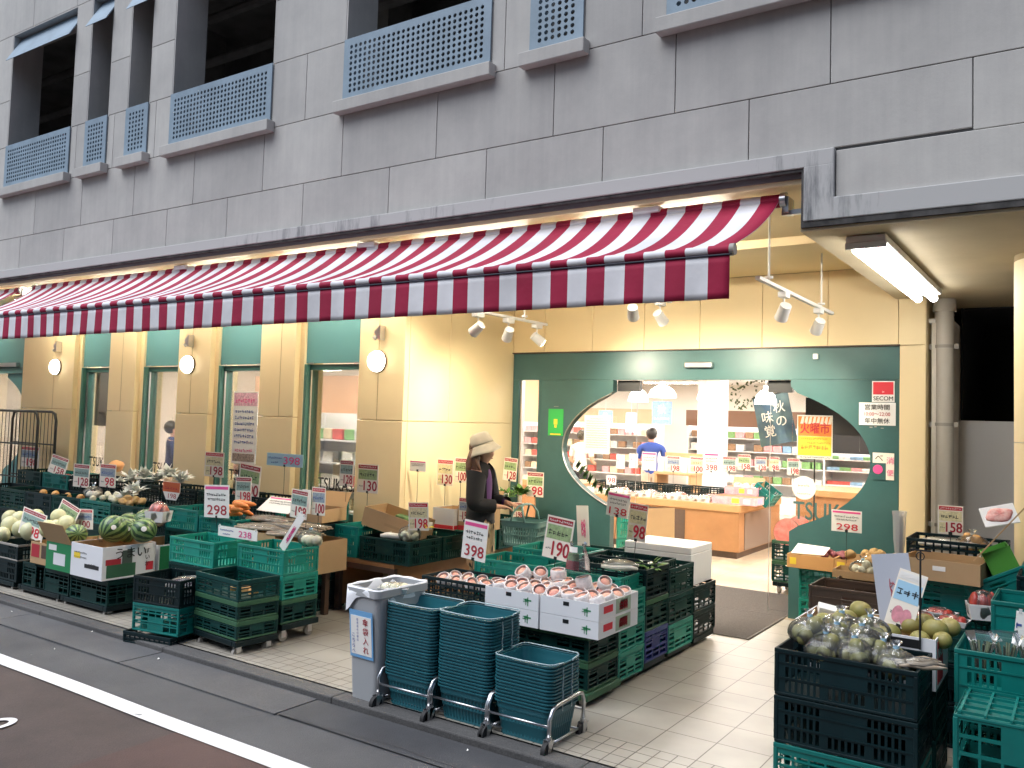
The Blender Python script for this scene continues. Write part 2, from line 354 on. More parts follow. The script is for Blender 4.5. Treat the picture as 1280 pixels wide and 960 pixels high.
for i in range(n):
    a0, a1 = 2*math.pi*i/n, 2*math.pi*(i+1)/n
    b.quad((p.x+.05*math.cos(a0), p.y+.075*math.sin(a0), G+.003), (p.x+.05*math.cos(a1), p.y+.075*math.sin(a1), G+.003), (p.x+.085*math.cos(a1), p.y+.12*math.sin(a1), G+.003), (p.x+.085*math.cos(a0), p.y+.12*math.sin(a0), G+.003))
struct('road_numeral', b, wl, 'white painted numeral on the brown road, its edge just in frame', 'road marking')
b = B()
x = -40
while x < 40:
    b.rbox(x+.0006, x+1.7994, 3.937, 4.0735, G-.1, -.004, .010); x += 1.8
struct('kerb', b, A_kerb, 'low grey kerb stones edging the tiled shop front', 'kerb')
M_tile = brick_floor('cream_floor_tile', (.385, .362, .315), (.345, .322, .28), (.09, .077, .065), .308, -2.365, 4.426, .10267, 4.426, .38)
b = B().quad((-30, 4.074, 0), (30, 4.074, 0), (30, 8.10, 0), (-30, 8.10, 0)); struct('tile_floor', b, M_tile, 'cream floor tiles of the shop front with small border tiles', 'floor')
M_tile2 = brick_floor('shop_floor_tile', (.62, .50, .37), (.60, .48, .355), (.48, .38, .28), .45, -2.3, 8.1, rough=.25)
b = B().quad((-30, 8.101, 0), (30, 8.101, 0), (30, 22, 0), (-30, 22, 0)); struct('shop_floor', b, M_tile2, 'pale peach floor tiles inside the shop', 'floor')
M_mat = mat('grey_ribbed_mat', (.155, .14, .135), .9, vary=.3, scale=90, bump=.5, bscale=160)
for k, (y0, y1) in enumerate(((7.12, 8.17), (8.19, 9.19))):
    b = B().rbox(-4.3, -2.37, y0, y1, .001, .011, .004)
    for i in range(60): b.box(-4.28, -2.39, y0+.012+i*.0172, y0+.02+i*.0172, .0105, .0135)
    tag(obj('door_mat', b, M_mat), ['grey ribbed door mat on the tiles outside the doorway', 'grey ribbed door mat lying inside the open doorway'][k], 'door mat', 'door mats at the entrance')

# ================================================================== BUILDING
shop = thing('shop_building', 'pale panelled concrete building with a green fronted grocery shop below', 'building', (0, 0, 0))
WIN = [(-11.31, -9.79), (-9.47, -9.02), (-8.66, -8.24), (-7.85, -6.27), (-5.34, -3.76), (-3.41, -2.95), (-2.32, -.74), (.0, .45), (.9, 2.5), (-15.2, -13.7), (-12.6, -12.1)]
W = sorted(WIN); FZ0, FZ1 = 4.46, 6.48
b = B(); g = .0028
def plate(x0, x1, z0, z1): b.rbox(x0+g, x1-g, 5.11, 5.128, z0+g, z1-g, .003)
rows0 = [-16, -15, -14, -12.9, -11.85, -10.83, -9.82, -8.81, -7.83, -6.86, -5.8, -4.77, -3.78, -2.78, -1.75, -.51, .75, 2, 3.3, 4.6, 6, 8]
rows1 = [-16, -15.6, -14.6, -13.6, -12.55, -11.55, -10.52, -9.48, -8.45, -7.41, -6.36, -5.33, -4.28, -3.19, -2.25, -1.26, -.2, .9, 2, 3.1, 4.2, 6, 8]
for a, c in zip(rows0, rows0[1:]):
    if c <= -1.26: plate(a, c, 3.45, 3.84)
    elif a < -1.26: plate(a, c, 3.45, 3.84)
    else: plate(a, c, 3.435, 3.84)
for a, c in zip(rows1, rows1[1:]): plate(a, c, 3.84, 4.42)
edges = [-16]+[e for w in W for e in w]+[8]
for a, c in zip(edges[0::2], edges[1::2]):
    mid = (a+c)/2
    segs = [a, a+.12, c] if c-a < .5 else ([a, a+.45, c] if c-a < 1.1 else [a, a+.5, mid+.1, c])
    for p_, q_ in zip(segs, segs[1:]): plate(p_, q_, 4.42, 5.03)
    for z0, z1 in ((5.03, 5.63), (5.63, 6.48)): plate(a, c, z0, z1)
for a, c in W: plate(a, c, 4.42, FZ0)
for a, c in zip(rows0, rows0[1:]):
    plate(a, c, 6.48, 7.1); plate(a, c, 7.1, 7.75)
obj('facade_panel', b, M_conc, shop)
b = B(); b.box(-16, 8, 5.128, 5.46, 3.30, FZ0-.004); b.box(-16, 8, 5.128, 5.46, FZ1+.004, 14)
for a, c in zip(edges[0::2], edges[1::2]): b.box(a+.003, c-.003, 5.128, 5.46, FZ0-.003, FZ1+.003)
obj('facade_core', b, M_joint, shop)
for k in range(11):                                     # windows of the parking floor: reveal, sill, perforated screen, hood
    x0, x1 = WIN[k]
    b = B(); t = .014
    b.box(x0, x0+t, 5.112, 5.475, FZ0, FZ1); b.box(x1-t, x1, 5.112, 5.475, FZ0, FZ1); b.box(x0+t, x1-t, 5.112, 5.475, FZ1-t, FZ1); b.box(x0+t, x1-t, 5.112, 5.475, FZ0, FZ0+t)
    w = obj('window', b, M_conc, shop)
    b = B().rbox(x0-.045, x1+.045, 5.02, 5.109, 4.375, 4.478, .006); obj('sill', b, M_conc, w)
    b = B(); sx0, sx1, sz0, sz1 = x0+.004, x1-.004, 4.49, 5.035; y = 5.104
    mgx, mgz = .06, .055; nx = max(3, round((sx1-sx0-2*mgx)/.054)); nz = 9
    px_, pz_ = (sx1-sx0-2*mgx)/nx, (sz1-sz0-2*mgz)/nz
    for (a0, a1, c0, c1) in ((sx0, sx1, sz0, sz0+mgz), (sx0, sx1, sz1-mgz, sz1), (sx0, sx0+mgx, sz0+mgz, sz1-mgz), (sx1-mgx, sx1, sz0+mgz, sz1-mgz)):
        b.quad((a0, y, c0), (a1, y, c0), (a1, y, c1), (a0, y, c1))
    for i in range(nx):
        for j in range(nz):
            cx, cz = sx0+mgx+(i+.5)*px_, sz0+mgz+(j+.5)*pz_
            o8 = [(cx+px_*.5*u, y, cz+pz_*.5*v) for u, v in ((1, 0), (1, 1), (0, 1), (-1, 1), (-1, 0), (-1, -1), (0, -1), (1, -1))]
            i8 = [(cx+.0175*math.cos(math.pi*q/4), y, cz+.0175*math.sin(math.pi*q/4)) for q in range(8)]
            b.add(o8+i8, [(q, (q+1) % 8, 8+(q+1) % 8, 8+q) for q in range(8)])
    s = obj('perforated_screen', b, M_blue, w); solid(s, .012, 1)
    obj('screen_return', B().box(sx1-.02, sx1, 5.118, 5.30, sz0, sz1), M_blue, w); obj('screen_return', B().box(sx0, sx0+.02, 5.118, 5.30, sz0, sz1), M_blue, w)
    if k in (0, 1, 2, 9, 10):
        b = B(); hb = B()
        b.prism([(0, 0), (.012, .004), (.20, .34), (.188, .35)], 0, x1-x0-.03)
        h = obj('hood', b, M_blue, w, loc=(x1-.015, 5.02, 6.11)); h.rotation_euler = (0, 0, R(90))
b = B(); b.box(-15.9, 7.9, 7.7, 7.9, 4.2, 8.2); b.box(-15.9, 7.9, 5.47, 10.7, 4.18, 4.30); b.box(-15.9, 7.9, 5.47, 10.7, 7.0, 7.2)
for x in (-10.45, -7.0, -4.3, -1.6, .7): b.box(x, x+.45, 6.9, 7.3, 4.3, 7.0)
for x in (-6.9, -7.3, -4.5): b.cyl((x, 7.6, 4.3), (x, 7.6, 7), .04, 8).box(x-.5, x-.2, 7.5, 7.69, 4.9, 5.5)
for z, y in ((6.6, 6.3), (6.45, 6.9)): b.cyl((-15, y, z), (7, y, z), .06, 8)
obj('upper_room', b, M_room, shop)
b = B(); b.box(-16, 8, 5.46, 20.5, 7.9, 14); b.box(-16, 8, 5.47, 20.5, 3.34, 4.17); b.box(-16.2, -16.0, 5.2, 20.5, 0, 14); b.box(8, 8.2, 5.2, 20.5, 0, 14); b.box(-16, 8, 20.5, 20.7, 0, 14)
obj('building_mass', b, M_room, shop)
# fascia with its step, soot under it
b = B(); b.rbox(-16, -1.225, 5.075, 5.3, 3.345, 3.445, .006); b.rbox(-1.40, -1.225, 5.0745, 5.3, 3.02, 3.352, .006); b.rbox(-1.395, 8, 5.076, 5.3, 3.02, 3.15, .006)
obj('fascia', b, M_band, shop)
b = B().rbox(-1.22, 8, 5.10, 5.3, 3.152, 3.43, .004); obj('fascia_panel', b, M_conc, shop)
b = B(); b.box(-16, -1.415, 5.085, 5.3, 3.326, 3.344); b.box(-1.415, -1.401, 5.085, 5.3, 2.985, 3.344); b.box(-1.40, 8, 5.082, 5.3, 2.985, 3.019)
obj('drip_edge', b, M_soot, shop)
# soffits
b = B(); b.box(-16, -1.43, 5.14, 8.155, 3.268, 3.298)
b.box(-5.5, -1.44, 6.55, 6.9, 3.20, 3.267)
obj('soffit', b, M_beige, shop)
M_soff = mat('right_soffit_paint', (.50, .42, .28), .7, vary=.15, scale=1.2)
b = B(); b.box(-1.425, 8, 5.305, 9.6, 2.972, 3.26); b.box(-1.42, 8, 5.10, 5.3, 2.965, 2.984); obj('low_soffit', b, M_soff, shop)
# pillars of the bay front
for x0, x1, seam in ((-12.98, -11.72+.2, -12.1), (-10.72, -10.05, -10.42), (-9.22, -8.53, -8.95), (-7.70, -7.06, -7.36), (-15.4, -14.8, -15.1)):
    b = B(); b.rbox(x0, x1-.07, 6.27, 6.34, 0, 1.738, .004); b.rbox(x0, x1-.07, 6.272, 6.34, 1.744, 3.267, .004); b.rbox(x0, x1, 6.34, 6.62, 0, 3.267, .004)
    o = obj('pillar', b, M_beige, shop)
    b = B(); b.box(seam-.002, seam+.002, 6.2695, 6.275, 1.744, 3.26); obj('seam', b, M_beiged, o)
b = B(); b.rbox(-6.17, -5.556, 6.27, 6.34, 0, 1.738, .004); b.rbox(-6.17, -5.556, 6.272, 6.34, 1.744, 3.267, .004); b.box(-6.17, -5.565, 6.341, 8.3, 0, 3.267); b.rbox(-5.57, -5.553, 6.342, 8.155, 0, 1.738, .003); b.rbox(-5.57, -5.553, 6.342, 6.98, 1.744, 3.267, .003); b.rbox(-5.57, -5.553, 6.986, 8.155, 1.744, 3.267, .003)
o = obj('pillar', b, M_beige, shop)
b = B().box(-5.902, -5.898, 6.2695, 6.275, 1.744, 3.26); obj('seam', b, M_beiged, o)
# bay windows between the pillars
M_bayg = mat('bay_frame_green', (.05, .155, .135), .35)
for i, (x0, x1) in enumerate(((-11.52, -10.72), (-10.05, -9.22), (-8.53, -7.70), (-7.06, -6.17))):
    b = B(); b.box(x0, x0+.035, 6.345, 6.52, 0, 2.32); b.box(x1-.02, x1, 6.345, 6.52, 0, 2.32); b.box(x0+.035, x1-.02, 6.40, 6.52, 2.262, 2.32); b.box(x0+.035, x1-.02, 6.44, 6.52, 0, .75)
    f = obj('bay_window', b, M_bayg, shop)
    b = B().box(x0+.036, x0+.05, 6.40, 6.42, .75, 2.26); obj('mullion_strip', b, M_steel, f)
    b = B().box(x0, x1, 6.37, 6.39, 2.33, 3.26); obj('header_panel', b, M_greenl, f)
    b = B().box(x0+.06, x0+.12, 6.355, 6.369, 2.322, 2.335).box(x1-.16, x1-.10, 6.355, 6.369, 2.322, 2.335); obj('hinge', b, M_steel, f)
    b = B().box(x0+.035, x1-.02, 6.46, 6.466, .75, 2.262); obj('pane', b, M_glass, f)
    if i == 0:
        b = B().box(x0+.10, x1-.03, 6.50, 6.515, 1.55, 2.26); b.cyl((x0+.10, 6.507, 1.54), (x1-.03, 6.507, 1.54), .012, 8); obj('roller_blind', b, mat('blind_cloth', (.68, .60, .50), .8), f)
    b = B().text('TSUKASA', .13, (x0+x1)/2+.03, .98, 6.457, w=.62, off=.035); obj('lettering', b, M_dark if i % 2 == 0 else M_ink, f)
# far-left second entrance with its own rounded window
def oval_side(x0, x1, z1, xc, zc, rx, rz, y0, y1, left):
    bb = B(); n = 36
    prof = []
    for k in range(n+1):
        z = z1*k/n
        u = (z-zc)/rz
        xe = (x1 if left else x0)
        if abs(u) < 1:
            ex = rx*math.sqrt(1-u*u); xe = min(x1, xc-ex) if left else max(x0, xc+ex)
        prof.append((xe, z))
    for (xa, za), (xb, zb) in zip(prof, prof[1:]):
        p4 = [(x0, za), (xa, za), (xb, zb), (x0, zb)] if left else [(xa, za), (x1, za), (x1, zb), (xb, zb)]
        bb.prism(p4, y0, y1)
    return bb
b = oval_side(-13.9, -12.96, 2.26, -14.4, 1.49, 1.15, .78, 6.5, 6.6, False); b.box(-16, -12.96, 6.45, 6.6, 2.262, 3.26)
f = obj('far_entrance', b, M_greenl, shop); b = B().box(-15, -12.98, 6.61, 6.616, .1, 2.26); obj('pane', b, M_glass, f)
b = B().box(-14.9, -13.45, 6.40, 6.449, 2.36, 2.42); obj('door_sensor', b, M_steel, f)
b = B().box(-16, -12.97, 6.43, 6.449, 2.335, 2.345); obj('trim', b, M_green, f)
# recess back wall
b = B()
for a, c in zip([-5.556, -5.13, -4.51, -3.89, -3.27, -2.63, -2.01, -1.40], [-5.13, -4.51, -3.89, -3.27, -2.63, -2.01, -1.40, -1.18]): b.rbox(a+.002, c-.002, 8.16, 8.3, 2.556, 3.267, .003)
b.rbox(-1.388, -1.18, 8.1601, 8.3, 0, 2.552, .003); b.box(-1.18-.012, -1.176, 8.165, 8.9, 0, 2.97)
obj('recess_wall', b, M_beige, shop)
b = B().box(-5.55, -1.39, 8.28, 8.32, 2.5, 3.26); obj('wall_backing', b, M_beiged, shop)
# green entrance front: header, two side panels bitten by one big oval, glass, sliding leaves
XC, ZC, RX, RZ = -3.245, 1.493, 1.615, .78
b = B(); b.box(-5.55, -1.392, 8.172, 8.27, 2.248, 2.55); b.box(-5.55, -5.47, 8.172, 8.27, 0, 2.247); b.box(-5.20, -5.165, 8.174, 8.27, 0, 2.246); b.box(-5.47, -5.20, 8.174, 8.27, 0, .30)
o = oval_side(-5.164, -4.25, 2.246, XC, ZC, RX, RZ, 8.176, 8.27, True); b.v, b.f, b.m = b.v+o.v, b.f+[[i+len(b.v) for i in f] for f in o.f], b.m+o.m
ef = obj('entrance_front', b, M_green, shop)
o = oval_side(-2.35, -1.393, 2.246, XC, ZC, RX, RZ, 8.176, 8.27, False)
obj('side_panel', o, M_green, ef)
b = B().box(-5.56, -1.385, 8.14, 8.171, 2.551, 2.562); obj('head_trim', b, M_woodd, ef)
b = B().box(-5.455, -5.435, 8.19, 8.25, .3, 2.24); obj('jamb_strip', b, M_steel, ef)
b = B().box(-5.165, -4.255, 8.235, 8.241, .3, 2.24); obj('pane', b, M_glass, ef)
b = B().box(-2.348, -1.40, 8.235, 8.241, .3, 2.24); obj('pane', b, M_glass, ef)
b = B().box(-5.43, -5.205, 8.215, 8.221, .3, 2.24); obj('pane', b, M_glass, ef)
for xa, xb in ((-4.90, -4.02), (-2.58, -1.75)):          # sliding leaves pushed open behind the fixed panels
    b = B().box(xa, xb, 8.30, 8.308, .03, 2.2); lf = obj('sliding_door', b, M_glass, ef)
    b = B()
    xe = xb if xa < -3 else xa
    b.box(xe-.002, xe+.002, 8.3, 8.308, .02, 2.22); obj('edge_strip', b, M_steel, lf)
obj('door_track', B().box(-4.24, -3.98, 8.272, 8.33, 2.13, 2.245), M_dark, ef); obj('door_track', B().box(-2.6, -2.36, 8.272, 8.33, 2.13, 2.245), M_dark, ef)
pts = [(XC-RX*math.cos(a), 8.168, ZC+RZ*math.sin(a)) for a in [R(-54+i*3) for i in range(37)]]
b = B().tube([p for p in pts if p[0] < -4.24], .007, 6); obj('oval_trim', b, M_steel, ef)
b = B().box(-1.64, -1.615, 8.1745, 8.1755, 1.812, 1.822).box(-1.60, -1.58, 8.1745, 8.1755, 1.818, 1.826).box(-1.545, -1.52, 8.1745, 8.1755, 1.808, 1.814).box(-4.99, -4.93, 8.1745, 8.1755, 1.945, 1.95); obj('tape_mark', b, M_castor, ef)
b = B().text('TSUKASA', .17, -2.33, .93, 8.231, w=.75, just='L', off=.03); obj('lettering', b, M_green, ef)
b = B()
for i in range(15):                                       # leaf decals along the lower edge of the glass
    a = R(197+i*2.3); cx, cz = XC+RX*.96*math.cos(a), ZC+RZ*.93*math.sin(a); t = .10+.05*((i*7) % 5)/5; an = R(35+((i*37) % 70))
    b.prism([(cx, cz), (cx+t*.45*math.cos(an)-.022*math.sin(an), cz+t*.45*math.sin(an)+.022*math.cos(an)), (cx+t*math.cos(an), cz+t*math.sin(an)), (cx+t*.45*math.cos(an)+.022*math.sin(an), cz+t*.45*math.sin(an)-.022*math.cos(an))], 8.231, 8.2335)
obj('leaf_decal', b, mat('dark_leaf_print', (.03, .09, .02), .5), ef)
# interior shell
M_iw = mat('shop_wall_peach', (.74, .69, .62), .6); M_ic = mat('shop_ceiling', (.78, .76, .73), .7)
b = B().box(-15.9, -5.58, 6.56, 20.4, 2.76, 2.80).box(-5.58, -1.0, 8.31, 20.4, 2.76, 2.80); obj('shop_ceiling', b, M_ic, shop)
b = B().box(-15.9, -1.0, 20.0, 20.4, 0, 2.76).box(-1.15, -1.0, 8.3, 20, 0, 2.76).box(-15.98, -15.9, 6.7, 20, 0, 2.76); obj('shop_wall', b, M_iw, shop)
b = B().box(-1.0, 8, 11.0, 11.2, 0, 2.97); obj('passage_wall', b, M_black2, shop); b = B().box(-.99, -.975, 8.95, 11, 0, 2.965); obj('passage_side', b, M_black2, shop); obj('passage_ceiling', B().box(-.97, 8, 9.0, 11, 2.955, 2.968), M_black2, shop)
obj('shop_pillar', B().box(-5.62, -5.22, 14.0, 14.4, 0, 2.76), M_white, shop)
b = B(); b.cyl((-.12, 6.5, 0), (-.12, 6.5, 1.738), .285, 40); b.cyl((-.12, 6.5, 1.743), (-.12, 6.5, 2.93), .285, 40)
c = obj('round_column', b, M_beige, shop, auto=40); b = B().cyl((-.12, 6.5, 2.931), (-.12, 6.5, 2.971), .283, 40); obj('collar', b, M_beiged, c, auto=40)
b = B().cyl((-.35, 8.5, 2.955), (-.35, 8.5, 2.973), .16, 24); obj('soffit_vent', b, M_soot, shop, auto=40)
# ------------------------------------------------------------------ fittings on the building
t = thing('drainpipe', 'pale grey drainpipe with three clamps beside the green entrance', 'pipe', (-1.055, 8.35, 0))
b = B().cyl((0, 0, 0), (0, 0, 2.86), .078, 28); obj('pipe', b, mat('grey_pipe', (.50, .47, .42), .5, vary=.08, scale=2), t, auto=40)
b = B().cyl((0, 0, 2.86), (0, 0, 2.97), .095, 28); obj('collar', b, mat('grey_pipe', (.5, .47, .42), .5), t, auto=40)
for z in (.98, 1.86, 2.55):
    b = B().cyl((0, 0, z-.014), (0, 0, z+.014), .084, 28); b.box(-.135, -.08, -.02, .02, z-.022, z+.022); b.box(.08, .115, -.02, .02, z-.022, z+.022); obj('clamp', b, M_castor, t)
b = B(); b.rbox(-1.15, 1.9, 8.88, 8.93, 0, 1.905, .006); tag(obj('partition_panel', b, mat('grey_white_panel', (.56, .56, .58), .5)), 'plain grey white partition panel behind the drainpipe', 'partition')
b = B(); b.box(-.6, .2, 10.2, 10.6, 1.5, 2.1); tag(obj('stored_box', b, mat('black_box', (.012, .012, .012), .7)), 'dark box in the unlit passage above the grey partition', 'box')
for k, (x, lab) in enumerate(((-5.9, 'round white lit wall lamp on the wide pillar beside the recess'), (-8.99, 'round white lit wall lamp between the two middle window bays'), (-12.02, 'round white lit wall lamp nearest the far entrance'))):
    t = thing('wall_lamp', lab, 'lamp', (x, 6.27, 2.33), 0, 'round wall lamps on the pillars')
    b = B(); M = MX.Rotation(R(90), 4, 'X')
    b.lathe([(0, .085), (.06, .083), (.09, .07), (.105, .045), (.108, .02)], 32, M); obj('diffuser', b, M_lamp, t, True)
    b = B(); b.lathe([(.11, .022), (.114, .012), (.112, -.002), (0, -.002)], 32, M); obj('housing', b, M_woodd, t, True)
for x, lab in ((-5.87, 'grey wedge-shaped fitting above the lamp on the wide pillar'), (-8.97, 'grey wedge-shaped fitting above the lamp between middle bays'), (-11.98, 'grey wedge-shaped fitting above the lamp near the far entrance')):
    t = thing('security_fitting', lab, 'wall fitting', (x, 6.27, 2.60), 0, 'wedge fittings above the wall lamps')
    b = B().prism([(-.04, .02), (.035, .085), (.045, .085), (.045, -.06), (.03, -.06)], -.075, -.002); obj('housing', b, M_steel, t)
    b = B().cyl((-.01, -.045, -.01), (-.035, -.075, -.05), .022, 12); obj('sensor', b, M_castor, t)
# fluorescent fixture under the low soffit
t = thing('ceiling_light', 'long lit fluorescent ceiling light under the low soffit', 'ceiling light', (-1.105, 6.52, 2.97))
b = B().rbox(-.115, .115, -1.17, 1.17, -.05, -.002, .01); b.rbox(-.118, .118, -1.175, -1.15, -.085, -.045, .005); obj('housing', b, M_white, t)
for y0, y1 in ((-1.13, -.02), (.02, 1.14)):
    for xx in (-.058, .058):
        b = B().cyl((xx, y0, -.08), (xx, y1, -.08), .030, 14); obj('tube', b, M_tube, t, auto=40)
# hidden tubes that light the pillars behind the awning
for k, x in enumerate((-14.6, -11.6, -9.7, -7.9, -6.2, -4.4, -2.7)):
    t = thing('batten_light', 'lit batten light on the soffit behind the striped awning', 'ceiling light', (x, 5.75, 3.266), 0, 'batten lights behind the awning')
    b = B().rbox(-.6, .6, -.035, .035, -.045, -.001, .006); obj('housing', b, M_white, t)
    b = B().cyl((-.57, 0, -.065), (.57, 0, -.065), .016, 10); obj('tube', b, mat('warm_lit_tube', (1, .95, .85), .4, emit=72, ecol=(1, .91, .74)), t, auto=40)
# track lights
def track(label, p0, p1, zr, rods, spots, on):
    t = thing('track_light', label, 'track light', (p0[0], p0[1], zr), 0, 'spotlight tracks in the entrance recess')
    d = V((p1[0]-p0[0], p1[1]-p0[1], 0)); L_ = d.length; u = d/L_
    b = B(); a = math.atan2(u.y, u.x); M = MX.Rotation(a, 4, 'Z'); b.box(0, L_, -.017, .017, -.012, .012, M); obj('rail', b, M_white, t)
    for s in rods:
        q = u*L_*s; b = B().cyl((q.x, q.y, .012), (q.x, q.y, 3.267-zr), .008, 8); b.cyl((q.x, q.y, .03), (q.x, q.y, .045), .03, 12); obj('hanger_rod', b, M_white, t, auto=40)
    for s, aim in spots:
        q = u*L_*s; b = B(); b.rbox(q.x-.03, q.x+.03, q.y-.06, q.y+.06, -.055, -.013, .006); b.cyl((q.x, q.y, -.055), (q.x, q.y, -.11), .008, 8)
        aim = V(aim).normalized(); c = V((q.x, q.y, -.15)); b.cyl(c-aim*.05, c+aim*.075, .042, 18, r2=.05)
        sp = obj('spotlight', b, M_white, t, auto=40); b = B().cyl(c+aim*.0755, c+aim*.079, .043, 18); obj('lens', b, M_spot if on else M_white, sp)
        if on:
            ld = bpy.data.lights.new('spot_lamp', 'SPOT'); ld.energy = 58; ld.color = (1, .88, .68); ld.spot_size = R(105); ld.spot_blend = .8; ld.shadow_soft_size = .05
            lo = bpy.data.objects.new('spot_lamp', ld); col.objects.link(lo); lo.location = V((p0[0], p0[1], zr))+c+aim*.10; lo.rotation_euler = aim.to_track_quat('-Z', 'Y').to_euler()
a = gz(947, 347, 2.80); c = gz(1040, 392, 2.80)
track('white spotlight track hanging beside the long fluorescent light', (a.x, a.y), (c.x, c.y), 2.80, (.12, .82), ((.3, (-.5, .6, -.75)), (.78, (-.5, .6, -.75))), True)
a = gz(598, 389, 2.74); c = gz(683, 406, 2.74)
track('white spotlight track hanging near the recess corner by the pillar', (a.x, a.y), (c.x, c.y), 2.74, (.65,), ((.42, (-.6, .5, -.7)), (.0, (-.9, .1, -.6)), (.85, (.5, .7, -.6))), True)
a = gz(770, 362, 2.86); c = gz(838, 377, 2.86)
track('white spotlight track half hidden behind the striped valance', (a.x, a.y), (c.x, c.y), 2.86, (.2, .9), ((.8, (.15, .8, -.6)), (.3, (-.3, .8, -.6))), True)
# awnings
M_stripe = bpy.data.materials.new('striped_awning_canvas'); M_stripe.use_nodes = True; N, L = nodes(M_stripe); bs = N['Principled BSDF']; bs.inputs['Roughness'].default_value = .75
tc = N.new('ShaderNodeTexCoord'); sx = N.new('ShaderNodeSeparateXYZ'); L.new(tc.outputs['Object'], sx.inputs[0])
m1 = N.new('ShaderNodeMath'); m1.operation = 'MULTIPLY'; m1.inputs[1].default_value = 4.0; L.new(sx.outputs['X'], m1.inputs[0])
m2 = N.new('ShaderNodeMath'); m2.operation = 'FRACT'; L.new(m1.outputs[0], m2.inputs[0])
m3 = N.new('ShaderNodeMath'); m3.operation = 'GREATER_THAN'; m3.inputs[1].default_value = .52; L.new(m2.outputs[0], m3.inputs[0])
mx = N.new('ShaderNodeMix'); mx.data_type = 'RGBA'; mx.inputs[6].default_value = (.80, .80, .83, 1); mx.inputs[7].default_value = (.37, .006, .05, 1); L.new(m3.outputs[0], mx.inputs[0])
nz = N.new('ShaderNodeTexNoise'); nz.inputs['Scale'].default_value = 2.5; nz.inputs['Detail'].default_value = 6; L.new(tc.outputs['Object'], nz.inputs['Vector'])
rp = N.new('ShaderNodeValToRGB'); rp.color_ramp.elements[0].color = (.8, .8, .8, 1); rp.color_ramp.elements[0].position = .3; rp.color_ramp.elements[1].position = .6; L.new(nz.outputs[0], rp.inputs[0])
wn = N.new('ShaderNodeTexNoise'); wn.inputs['Scale'].default_value = 4; wn.inputs['Detail'].default_value = 4; L.new(tc.outputs['Object'], wn.inputs['Vector']); wb = N.new('ShaderNodeBump'); wb.inputs['Strength'].default_value = .35; wb.inputs['Distance'].default_value = .03; L.new(wn.outputs[0], wb.inputs['Height']); L.new(wb.outputs[0], bs.inputs['Normal'])
mu = N.new('ShaderNodeMix'); mu.data_type = 'RGBA'; mu.blend_type = 'MULTIPLY'; mu.inputs[0].default_value = 1; L.new(mx.outputs[2], mu.inputs[6]); L.new(rp.outputs[0], mu.inputs[7]); L.new(mu.outputs[2], bs.inputs['Base Color'])
tr = N.new('ShaderNodeBsdfTranslucent'); L.new(mu.outputs[2], tr.inputs[0]); ms = N.new('ShaderNodeMixShader'); ms.inputs[0].default_value = .08; L.new(bs.outputs[0], ms.inputs[1]); L.new(tr.outputs[0], ms.inputs[2]); L.new(ms.outputs[0], N['Material Output'].inputs[0])
M_bar = mat('dark_awning_bar', (.05, .05, .075), .4)
def awning(x0, x1, label):
    t = thing('striped_awning', label, 'awning', (x1, 5.24, 3.175), 0, 'striped awnings along the shop front')
    L_ = x1-x0; n = max(20, int(L_*12)); k = 14; b = B(); dy, dz = -.885, -.44
    vs = []
    for j in range(k+1):
        u = j/k; sag = -.062*math.sin(math.pi*u**.85)
        for i in range(n+1):
            x = -L_*i/n; w = (.006*math.sin(x*9.2+u*2)+.012*math.sin(x*2.42+.6))*math.sin(math.pi*u)
            vs.append((x, dy*u, .035*(1-u)+dz*u+sag+w+.02))
    b.add(vs, [(j*(n+1)+i, j*(n+1)+i+1, (j+1)*(n+1)+i+1, (j+1)*(n+1)+i) for j in range(k) for i in range(n)])
    o = obj('canopy', b, M_stripe, t, True); solid(o, .003)
    b = B(); vs = []; n2 = int(L_*24)
    for j in range(7):
        for i in range(n2+1):
            x = -L_*i/n2; z = dz-.03-.235*j/6; vs.append((x, dy-.012+.008*math.sin(x*25.13)*(j/6)+.006*math.sin(x*3.3)*(j/6), z))
    b.add(vs, [(j*(n2+1)+i, j*(n2+1)+i+1, (j+1)*(n2+1)+i+1, (j+1)*(n2+1)+i) for j in range(6) for i in range(n2)])
    o = obj('valance', b, M_stripe, t, True); solid(o, .002)
    b = B().cyl((.0, 0, .03), (-L_, 0, .03), .042, 20); obj('roller', b, M_stripe, t, auto=40)
    obj('bar_sleeve', B().cyl((.0, dy, dz+.004), (-L_, dy, dz+.004), .026, 16), M_stripe, t, auto=40)
    b = B().rbox(-L_-.012, .012, dy-.02, dy+.02, dz-.030, dz-.022, .002); o = obj('front_bar', b, M_bar, t, auto=40)
    b = B().cyl((.0, dy, dz+.002), (.025, dy, dz+.002), .032, 16); obj('end_cap', b, M_castor, o, auto=40)
    for s in (0, -L_):
        b = B().cyl((s, 0, .03), (s+(.035 if s == 0 else -.035), 0, .03), .05, 20); b.box(s-.01+(.02 if s == 0 else -.03), s+(.05 if s == 0 else 0), -.02, .10, -.05, .05); b.box(s, s+(.17 if s == 0 else -.05), .01, .04, -.06, -.03); obj('roller_bracket', b, M_steel, t, auto=40)
    for q in [-.9-i*2.6 for i in range(int(L_/2.6))]:
        b = B().rbox(q-.1, q+.1, -.06, .05, .04, .085, .01); obj('roller_cover', b, M_white, t)
        e = (q-.55, -.40, -.50); b = B().tube([(q, .03, -.10), e], .02, 8); b.tube([e, (q-.05, dy+.03, dz-.03)], .017, 8); b.box(e[0]-.03, e[0]+.03, e[1]-.03, e[1]+.03, e[2]-.02, e[2]+.02); obj('folding_arm', b, M_steel, t)
awning(-10.63, -1.58, 'long red and white striped awning over the fruit displays')
awning(-15.8, -10.98, 'second red and white striped awning beyond the long one, at the frame edge')
